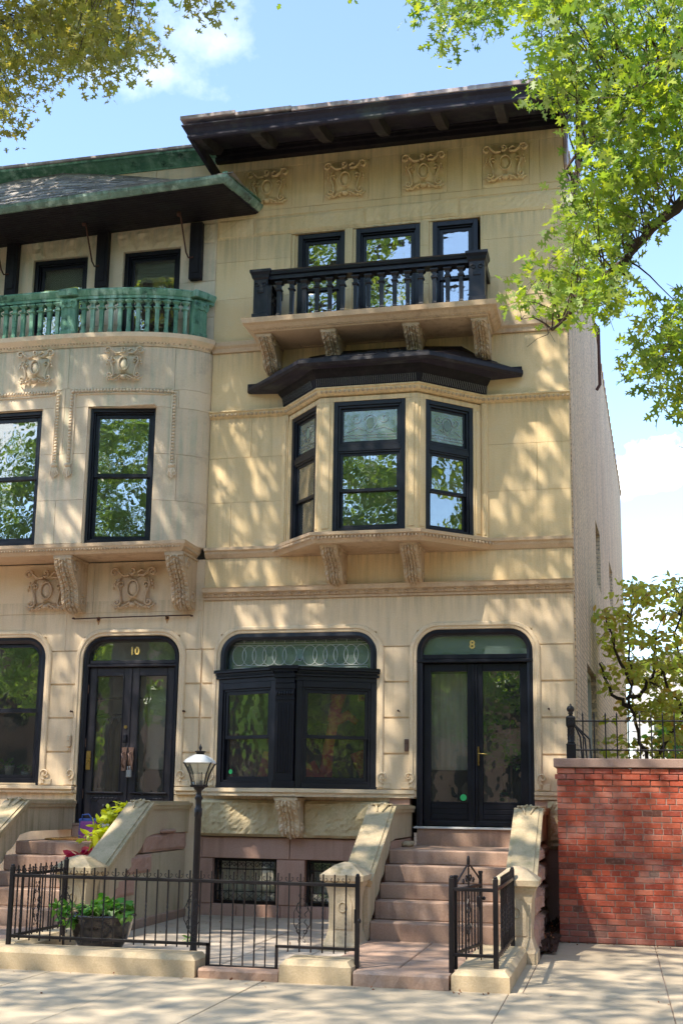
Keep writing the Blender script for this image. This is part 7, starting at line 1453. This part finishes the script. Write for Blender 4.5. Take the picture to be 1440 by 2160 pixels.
for y in (2, 5.5, 9, 12.5):
    for z in (1.2, 4.4, 7.4):
        q = MB(); q.box(12.96, 13.02, y, y+1.1, z, z+1.8); build('window', q, 'black', B)
T5 = thing('garden_tree', 'pale hazy green tree far behind the dogwood at the right edge', 'tree', (9.5, 19, 0))
P = scatter([(9.5+rng.normal()*1.5, 19+rng.normal()*1.4, 4.4+rng.normal()*1.5) for _ in range(90)], 40, .7, rng); leaves('crown', P, RAG, .26, 'dogleaf', T5, rng)
q = MB(); limb(q, [(9.5, 19, 0), (9.5, 19, 3), (9.4, 19, 5)], .2, .08, rng); build('trunk', q, 'bark', T5)
B1 = thing('garden_house', 'pale house seen through the dogwood leaves beyond the garden', 'house', (14, 34, 0))
q = MB(); q.box(6.3, 18, 32, 40, 0, 7.0); build('wall', q, 'far_pale', B1)
q = MB(); q.prism([(6.0, 7.0), (18.3, 7.0), (12.2, 8.2)], 'y', 31.8, 40.2); build('roof', q, 'slate', B1)
for x in (6.9, 8.7, 10.5, 12.3):
    for z in (1.2, 4.1):
        q = MB(); frame(q, x, x+1.0, z, z+1.6, .1, 31.93, 32.05); wn = build('window', q, 'white', B1)
        q = MB(); q.box(x+.1, x+.9, 31.96, 31.98, z+.1, z+1.5); build('pane', q, 'glass', wn)
q = MB(); q.box(5.5, 40, -.7, 45, -.05, .02); o = build('garden_ground', q, 'soil'); o['kind'] = 'structure'
# ------------------------------------------------------------------ areaway plants
PL = thing('glazed_planter', 'wide black glazed bowl of ivy behind the left railing', 'planter', (.50, -4.05, .05))
q = MB(); q.lathe([(.16, .05), (.20, .08), (.26, .18), (.30, .30), (.315, .38), (.335, .39), (.34, .41), (.33, .425), (.30, .42), (.29, .38)], .50, -4.05, 26); build('bowl', q, 'jar', PL)
q = MB(); q.lathe([(.29, .37), (.28, .395), (.01, .40)], .50, -4.05, 16); build('potting_soil', q, 'soil', PL)
C_ = [(.50+.26*math.cos(a)*r_, -4.05+.26*math.sin(a)*r_, .43+.06*(1-r_)+rr.uniform(0, .06)) for a, r_ in [(rr.uniform(0, 6.28), rr.uniform(0, 1)) for _ in range(26)]]+[(.20, -4.2, .47), (.10, -4.25, .50), (.16, -4.25, .44), (.78, -4.2, .40), (.84, -4.25, .42), (.30, -4.3, .36), (.22, -4.3, .42), (.33, -4.3, .42)]
P = scatter(C_, 12, .075, rng, .8); leaves('ivy', P, HEART, .085, 'ivy', PL, rng, .2, .15, flat=.4)
q = MB()
for c_ in C_[20:]: limb(q, bez((.5, -4.05, .40), ((.5+c_[0])/2, (-4.05+c_[1])/2, .56), c_, 5), .005, .003, rng, 4)
build('stems', q, 'twig', PL)
q = MB(); weeds = [(1.18, -3.6, .06)]
W1 = thing('weed', 'tiny green weed growing in the areaway paving left of the lamp post', 'weed', (1.02, -2.9, .05))
P = scatter([(1.02, -2.9, .10)], 14, .06, rng); leaves('leaves', P, OVAL, .06, 'ivy', W1, rng)
# coleus on the stoop of number 10
for nm, lab, pts__, mt, pot in (('coleus_plant', 'lime green coleus growing beside the upper steps of number 10', [(-.62, -1.45, 1.30), (-.56, -1.5, 1.38), (-.70, -1.55, 1.20), (-.50, -1.3, 1.44), (-.62, -1.7, 1.12), (-.75, -1.75, 1.08), (-.5, -1.7, 1.15), (-.55, -1.4, 1.30)], 'lime', (-.58, -1.46, 1.01)),
                                ('coleus_plant', 'red coleus lower down on the steps of number 10', [(-.62, -2.05, .86), (-.55, -2.1, .92), (-.70, -2.12, .84), (-.50, -2.2, .84), (-.78, -2.1, .82)], 'redleaf', (-.58, -2.08, .67))):
    T = thing(nm, lab, 'plant', pot); P = scatter(pts__, 16, .085, rng, .8); leaves('leaves', P, OVAL, .13, mt, T, rng, .15, .15, flat=.6)
    q = MB(); q.lathe([(.07, pot[2]), (.095, pot[2]+.13), (.105, pot[2]+.14), (.10, pot[2]+.15), (.02, pot[2]+.14)], pot[0], pot[1], 14); build('pot', q, 'brown', T)
    q = MB()
    for p in pts__: limb(q, [(pot[0], pot[1], pot[2]+.12), tuple((Vector(p)+Vector(pot))/2+Vector((0, 0, .06))), p], .006, .003, rng, 4)
    build('stems', q, 'twig', T)
BG = thing('tote_bag', 'purple bag with blue trim standing on the number 10 landing by the door', 'bag', (-1.08, -.9, 1.012))
pm = mat('purple_cloth', (.33, .10, .33), (.26, .07, .27), bump=.2); bm2 = mat('blue_cloth', (.07, .13, .42), (.05, .10, .33), bump=.2)
q = MB(); q.sqloft([((.10, .06), 1.013), ((.12, .075), 1.10), ((.115, .07), 1.22), ((.12, .06), 1.27)], -1.12, -.9); build('bag_body', q, pm, BG)
q = MB(); q.sqloft([((.123, .064), 1.25), ((.125, .066), 1.275), ((.11, .05), 1.285)], -1.12, -.9); q.tube([(-1.20, -.97, 1.27), (-1.19, -.98, 1.33), (-1.10, -.99, 1.34), (-1.05, -.97, 1.27)], .009, 6); q.box(-1.235, -1.222, -.977, -.83, 1.02, 1.25, .004); build('bag_trim', q, bm2, BG)
BG2 = thing('tote_bag', 'blue and white bag just right of the purple bag on the number 10 landing', 'bag', (-.88, -.9, 1.012))
q = MB(); q.sqloft([((.08, .06), 1.013), ((.095, .07), 1.12), ((.09, .06), 1.27), ((.08, .05), 1.30)], -.88, -.86); build('bag_body', q, bm2, BG2)
q = MB(); q.box(-.94, -.82, -.934, -.925, 1.10, 1.22, .004); build('pale_patch', q, 'white', BG2)
q = MB(); n = 34
for i in range(n): q.box(-1.62+i*.026, -1.62+i*.026+.022, -1.15, -.42, 1.012, 1.034+.004*(i % 2), .006)
dm = mat('coir_doormat', (.55, .36, .12), (.44, .16, .07), bump=.8, sc1=30); o = build('doormat', q, dm); tag(o, 'woven orange and yellow doormat on the landing in front of the number 10 door', 'doormat')
# ------------------------------------------------------------------ rooms behind the glass
def room(parent, x0, x1, y0, y1, z0, z1, mt='room', name='interior_wall', floor='roomdark'):
    q = MB(); t = .04
    q.box(x0, x1, y1, y1+t, z0, z1); q.box(x0-t, x0, y0, y1+t, z0, z1); q.box(x1, x1+t, y0, y1+t, z0, z1); q.box(x0, x1, y0, y1, z1, z1+t); build(name, q, mt, parent)
    q = MB(); q.box(x0, x1, y0, y1, z0-t, z0); build('interior_floor', q, floor, parent)
room(H8, .06, 2.72, .31, 4.5, 1.45, 4.2)
room(H8, 2.80, 4.9, .31, 3.6, 1.20, 4.0)
room(H8, .06, 4.9, .31, 4.5, 4.75, 7.3)
room(H8, .06, 4.9, .31, 4.5, 7.85, 10.2)
room(H8, .06, 2.5, .31, 2.5, .05, 1.3, 'roomdark')
room(H10, -1.95, -.1, .31, 2.6, 1.20, 4.0, 'roompale')
room(H10, -5.0, -2.05, .31, 3.6, 1.2, 4.1)
room(H10, -5.6, -.1, .31, 4, 4.75, 7.6)
room(H10, -5.6, -.1, .31, 4, 8.05, 10.2)
q = MB(); q.grid(lambda u, v: (3.10+.52*u, .45+.014*math.sin(u*40), 3.26-1.28*v), 60, 2); build('wall_stand_in', q, 'roompale', H8)  # rippled pale sheet standing in for the inner wall, set near glass for daylight
q = MB(); q.box(2.95, 3.66, .44, .5, 1.22, 1.97, .01); build('panelling', q, 'roomdark', H8)
q = MB(); q.box(3.95, 4.7, 1.6, 1.66, 1.22, 2.1, .01); frame(q, 4.05, 4.6, 1.3, 2.0, .04, 1.57, 1.6); build('panelling', q, 'roomdark', H8)
HP = thing('house_plant', 'dark leafy plant inside the glazed door of number 8', 'plant', (4.15, .8, 1.2))
P = scatter([(4.1+rng.normal()*.14, .8, 2.6+rng.normal()*.42) for _ in range(26)]+[(3.64, .52, 2.35), (3.66, .52, 2.5), (3.66, .52, 2.2)], 20, .12, rng); leaves('leaves', P, OVAL, .09, 'ivy', HP, rng)
q = MB(); limb(q, [(4.15, .8, 1.3), (4.13, .8, 2.9)], .02, .008, rng); q.lathe([(.12, 1.21), (.16, 1.45), (.15, 1.46), (.02, 1.45)], 4.15, .8, 12); build('pot', q, 'brown', HP)
# red draped sculpture and round mirror behind the number 8 window
for nm_, x0, x1 in (('left', -62, -56), ('right', 48, 54)):  # end blocks added out of view to keep bright sky out of pane reflections
    B = thing('street_end_screen', 'added brick house closing the '+nm_+' end of the street, unseen, darkens bay pane reflections', 'house', (x0+3, -20, 0))
    q = MB(); q.box(x0, x1, -40, 6, 0, 12); build('wall', q, 'facade_far', B)
    for i in range(12):
        for zz in (1.6, 4.8, 8):
            q = MB(); xf = x1 if nm_ == 'left' else x0; q.box(xf-.03, xf+.03, -38+i*3.6, -36.8+i*3.6, zz, zz+2); build('window', q, 'black', B)
RS = thing('red_drapery', 'red draped cloth hanging inside the ground-floor bay window of number 8', 'drapery', (1.95, .6, 1.6))
for pts__ in ([(1.62, .34, 1.5), (1.70, .34, 1.9), (1.74, .32, 2.3), (1.80, .32, 2.6), (2.0, .32, 2.7), (2.12, .34, 2.6)], [(1.88, .32, 3.1), (1.84, .32, 2.85), (1.78, .32, 2.6)], [(2.18, .32, 3.0), (2.3, .32, 2.95), (2.42, .32, 2.75)], [(2.15, .32, 2.2), (2.25, .32, 1.9), (2.4, .34, 1.75)], [(.75, .30, 1.5), (.85, .30, 1.9), (.9, .30, 2.2)], [(1.45, .32, 2.0), (1.6, .32, 1.85), (1.75, .32, 1.9)]):
    q = MB(); q.tube(pts__, [.13, .09, .07, .075, .07, .04][:len(pts__)], 9); build('fold', q, 'red', RS)
q = MB(); q.prism([(1.60+.21*math.cos(t*.262), 2.38+.21*math.sin(t*.262)) for t in range(24)], 'y', .40, .42)
mm_ = bpy.data.materials.new('mirror'); mm_.use_nodes = True; mm_.node_tree.nodes['Principled BSDF'].inputs['Metallic'].default_value = 1; mm_.node_tree.nodes['Principled BSDF'].inputs['Roughness'].default_value = .03; mm_.node_tree.nodes['Principled BSDF'].inputs['Base Color'].default_value = (.85, .85, .8, 1)
tag(build('round_mirror', q, mm_), 'round mirror inside the ground-floor bay window of number 8, left of the red drapery', 'mirror')
# vestibule of number 10: coat rail with clothes, vent
CR = thing('coat_rail', 'wire shelf with a coat rail seen through the left pane of the number 10 door', 'coat rail', (-1.5, .7, 2.75))
q = MB()
for k in range(5): q.tube([(-1.85, .5+.06*k, 2.95), (-1.15, .5+.06*k, 2.98)], .005, 5)
q.tube([(-1.85, .62, 2.72), (-1.15, .62, 2.74)], .008, 6)
for x in (-1.8, -1.2): q.tube([(x, .5, 2.96), (x, .75, 2.96), (x, .62, 2.72)], .005, 5)
build('shelf_wire', q, 'iron', CR)
for k, (x, c_) in enumerate(((-1.62, (.05, .09, .10)), (-1.50, (.10, .09, .05)), (-1.40, (.24, .18, .11)), (-1.30, (.6, .6, .62)), (-1.22, (.22, .16, .10)))):
    cm = mat('coat_cloth', c_, tuple(v*.7 for v in c_), bump=.3); h = (1.0, 1.1, 1.05, .42, .9)[k]
    q = MB(); q.grid(lambda u, v, x=x, h=h: (x+(.05+.03*v)*math.cos(u*6.283)*(.3+min(1, v*6)*.7), .62+.16*math.sin(u*6.283)*min(1, .3+v*5)+.02*math.sin(u*30), 2.68-h*v), 24, 6); q.tube([(x, .62, 2.69), (x, .62, 2.75), (x+.01, .64, 2.76)], .004, 4)
    tag(build('hanging_coat', q, cm), ('dark teal coat at the left end of the rail behind the number 10 door', 'olive coat second from the left on the rail behind the number 10 door', 'tan coat in the middle of the rail behind the number 10 door', 'short white shirt hanging on the rail behind the number 10 door', 'brown coat at the right end of the rail behind the number 10 door')[k], 'coat', 'clothes on the coat rail')
q = MB(); q.box(-.95, -.66, .42, .46, 1.2, 1.95); q.box(-.64, -.45, .40, .46, 1.2, 3.4); build('dark_partition', q, 'roomdark', H10)
q = MB(); q.box(-.92, -.62, .42, .46, 1.96, 3.35); build('pale_panel', q, 'roompale', H10)
q = MB(); q.box(-1.72, -.38, .36, .39, 3.40, 3.9); build('pale_panel', q, 'roompale', H10)  # pale panel added close behind the transom so daylight brightens it
q = MB(); q.box(-1.66, -1.14, .85, .9, 1.2, 3.4); build('pale_panel', q, 'roompale', H10)
q = MB(); q.box(-.88, -.76, .40, .419, 3.06, 3.20, .004)
for k in range(4): q.box(-.87, -.77, .394, .401, 3.075+k*.03, 3.09+k*.03)
build('vent', q, 'brown', H10)
FP = thing('potted_plant', 'small plant in a white pot inside the left ground-floor window of number 10', 'plant', (-2.95, .22, 1.83))
q = MB(); q.lathe([(.05, 1.85), (.075, 1.97), (.08, 1.975), (.07, 1.98), (.02, 1.96)], -2.92, .24, 14); build('pot', q, 'white', FP)
P = scatter([(-2.92, .24, 2.03), (-3.0, .24, 1.98)], 16, .07, rng); leaves('leaves', P, OVAL, .08, 'ivy', FP, rng)
FP = thing('potted_plant', 'low spreading plant right of the white pot inside the left window of number 10', 'plant', (-2.65, .22, 1.83))
q = MB(); q.lathe([(.06, 1.845), (.065, 1.90), (.02, 1.90)], -2.66, .24, 14); build('pot', q, 'white', FP)
P = scatter([(-2.66, .24, 1.97), (-2.6, .24, 1.94), (-2.72, .24, 1.96)], 14, .06, rng); leaves('leaves', P, OVAL, .09, 'ivy', FP, rng)
# ------------------------------------------------------------------ across the street (seen in the glass)
for k in range(8):
    x0 = -32+k*7.5; B = thing('row_house', 'brick row house across the street behind the camera, '+('furthest left', 'second from the left', 'third from the left', 'fourth from the left', 'fourth from the right', 'third from the right', 'second from the right', 'furthest right')[k], 'house', (x0+3.7, -36, 0), 'houses across the street')
    q = MB(); q.box(x0, x0+7.45, -42, -34, 0, 10.5+.6*(k % 2)); build('wall', q, 'facade_far' if k % 2 else 'brown', B)
    q = MB(); q.box(x0-.05, x0+7.5, -34.5, -33.4, 10.5+.6*(k % 2), 11.1+.6*(k % 2)); build('cornice', q, 'blackwood', B)
    for i in range(3):
        for zz in (1.6, 4.6, 7.6):
            q = MB(); frame(q, x0+.9+i*2.1, x0+2.1+i*2.1, zz, zz+2.0, .12, -34.02, -33.9); q.box(x0+1.02+i*2.1, x0+1.98+i*2.1, -33.995, -33.97, zz+.1, zz+1.9); build('window', q, 'black', B)
for k, (x, y, h, lab) in enumerate(((-12, -21, 15, 'left'), (-6.0, -23.5, 17, 'middle left'), (1.2, -22.5, 16, 'middle right'), (9, -23, 15, 'right'), (-1.5, -30, 19, 'rear'), (17, -22, 14, 'second from the right'), (25, -21, 14, 'furthest right'), (-21, -13.0, 13, 'nearest on the left'), (-33, -17, 15, 'far left'), (-26, -22, 15, 'second far left'), (-44, -22, 16, 'furthest left'))):
    T = thing('street_tree', 'leafy street tree across the street behind the camera, '+lab+' one', 'tree', (x, y, 0), 'trees across the street')
    q = MB(); limb(q, [(x, y, 0), (x+.1, y, h*.35), (x-.1, y, h*.7)], .36, .12, rng, 10); build('trunk', q, 'bark', T)
    cc = rng.normal(size=(240, 3)); cc /= np.linalg.norm(cc, axis=1)[:, None]; cc *= rng.uniform(.3, 1, (240, 1))**.5*np.array([4.2, 3.2, h*.42]); cc += np.array([x, y, h*.60])
    P = scatter(cc, 34, .6, rng); leaves('crown', P, RAG, .30, 'dark_leaf', T, rng)

FL = [(rr.uniform(-1, 6.3), rr.uniform(-5.25, -5.08), .012) for _ in range(26)]+[(rr.uniform(4.75, 6.6), rr.uniform(-1.3, -1.13), .012) for _ in range(16)]+[(rr.uniform(-1, 7), rr.uniform(-7.5, -3.6), .012) for _ in range(10) if 1]+[(rr.uniform(.1, 2.6), rr.uniform(-4.6, -.3), .062) for _ in range(22)]+[(rr.uniform(4.66, 4.82), rr.uniform(-2.2, -.5), .16) for _ in range(24)]
FL = [p for p in FL if not (p[1] > -5.0 and p[0] < 4.7 and p[2] < .02)]
o = leaves('fallen_leaves', np.array(FL), OVAL, .045, 'dead', None, rng, 0, .2, flat=4.); o['kind'] = 'stuff'
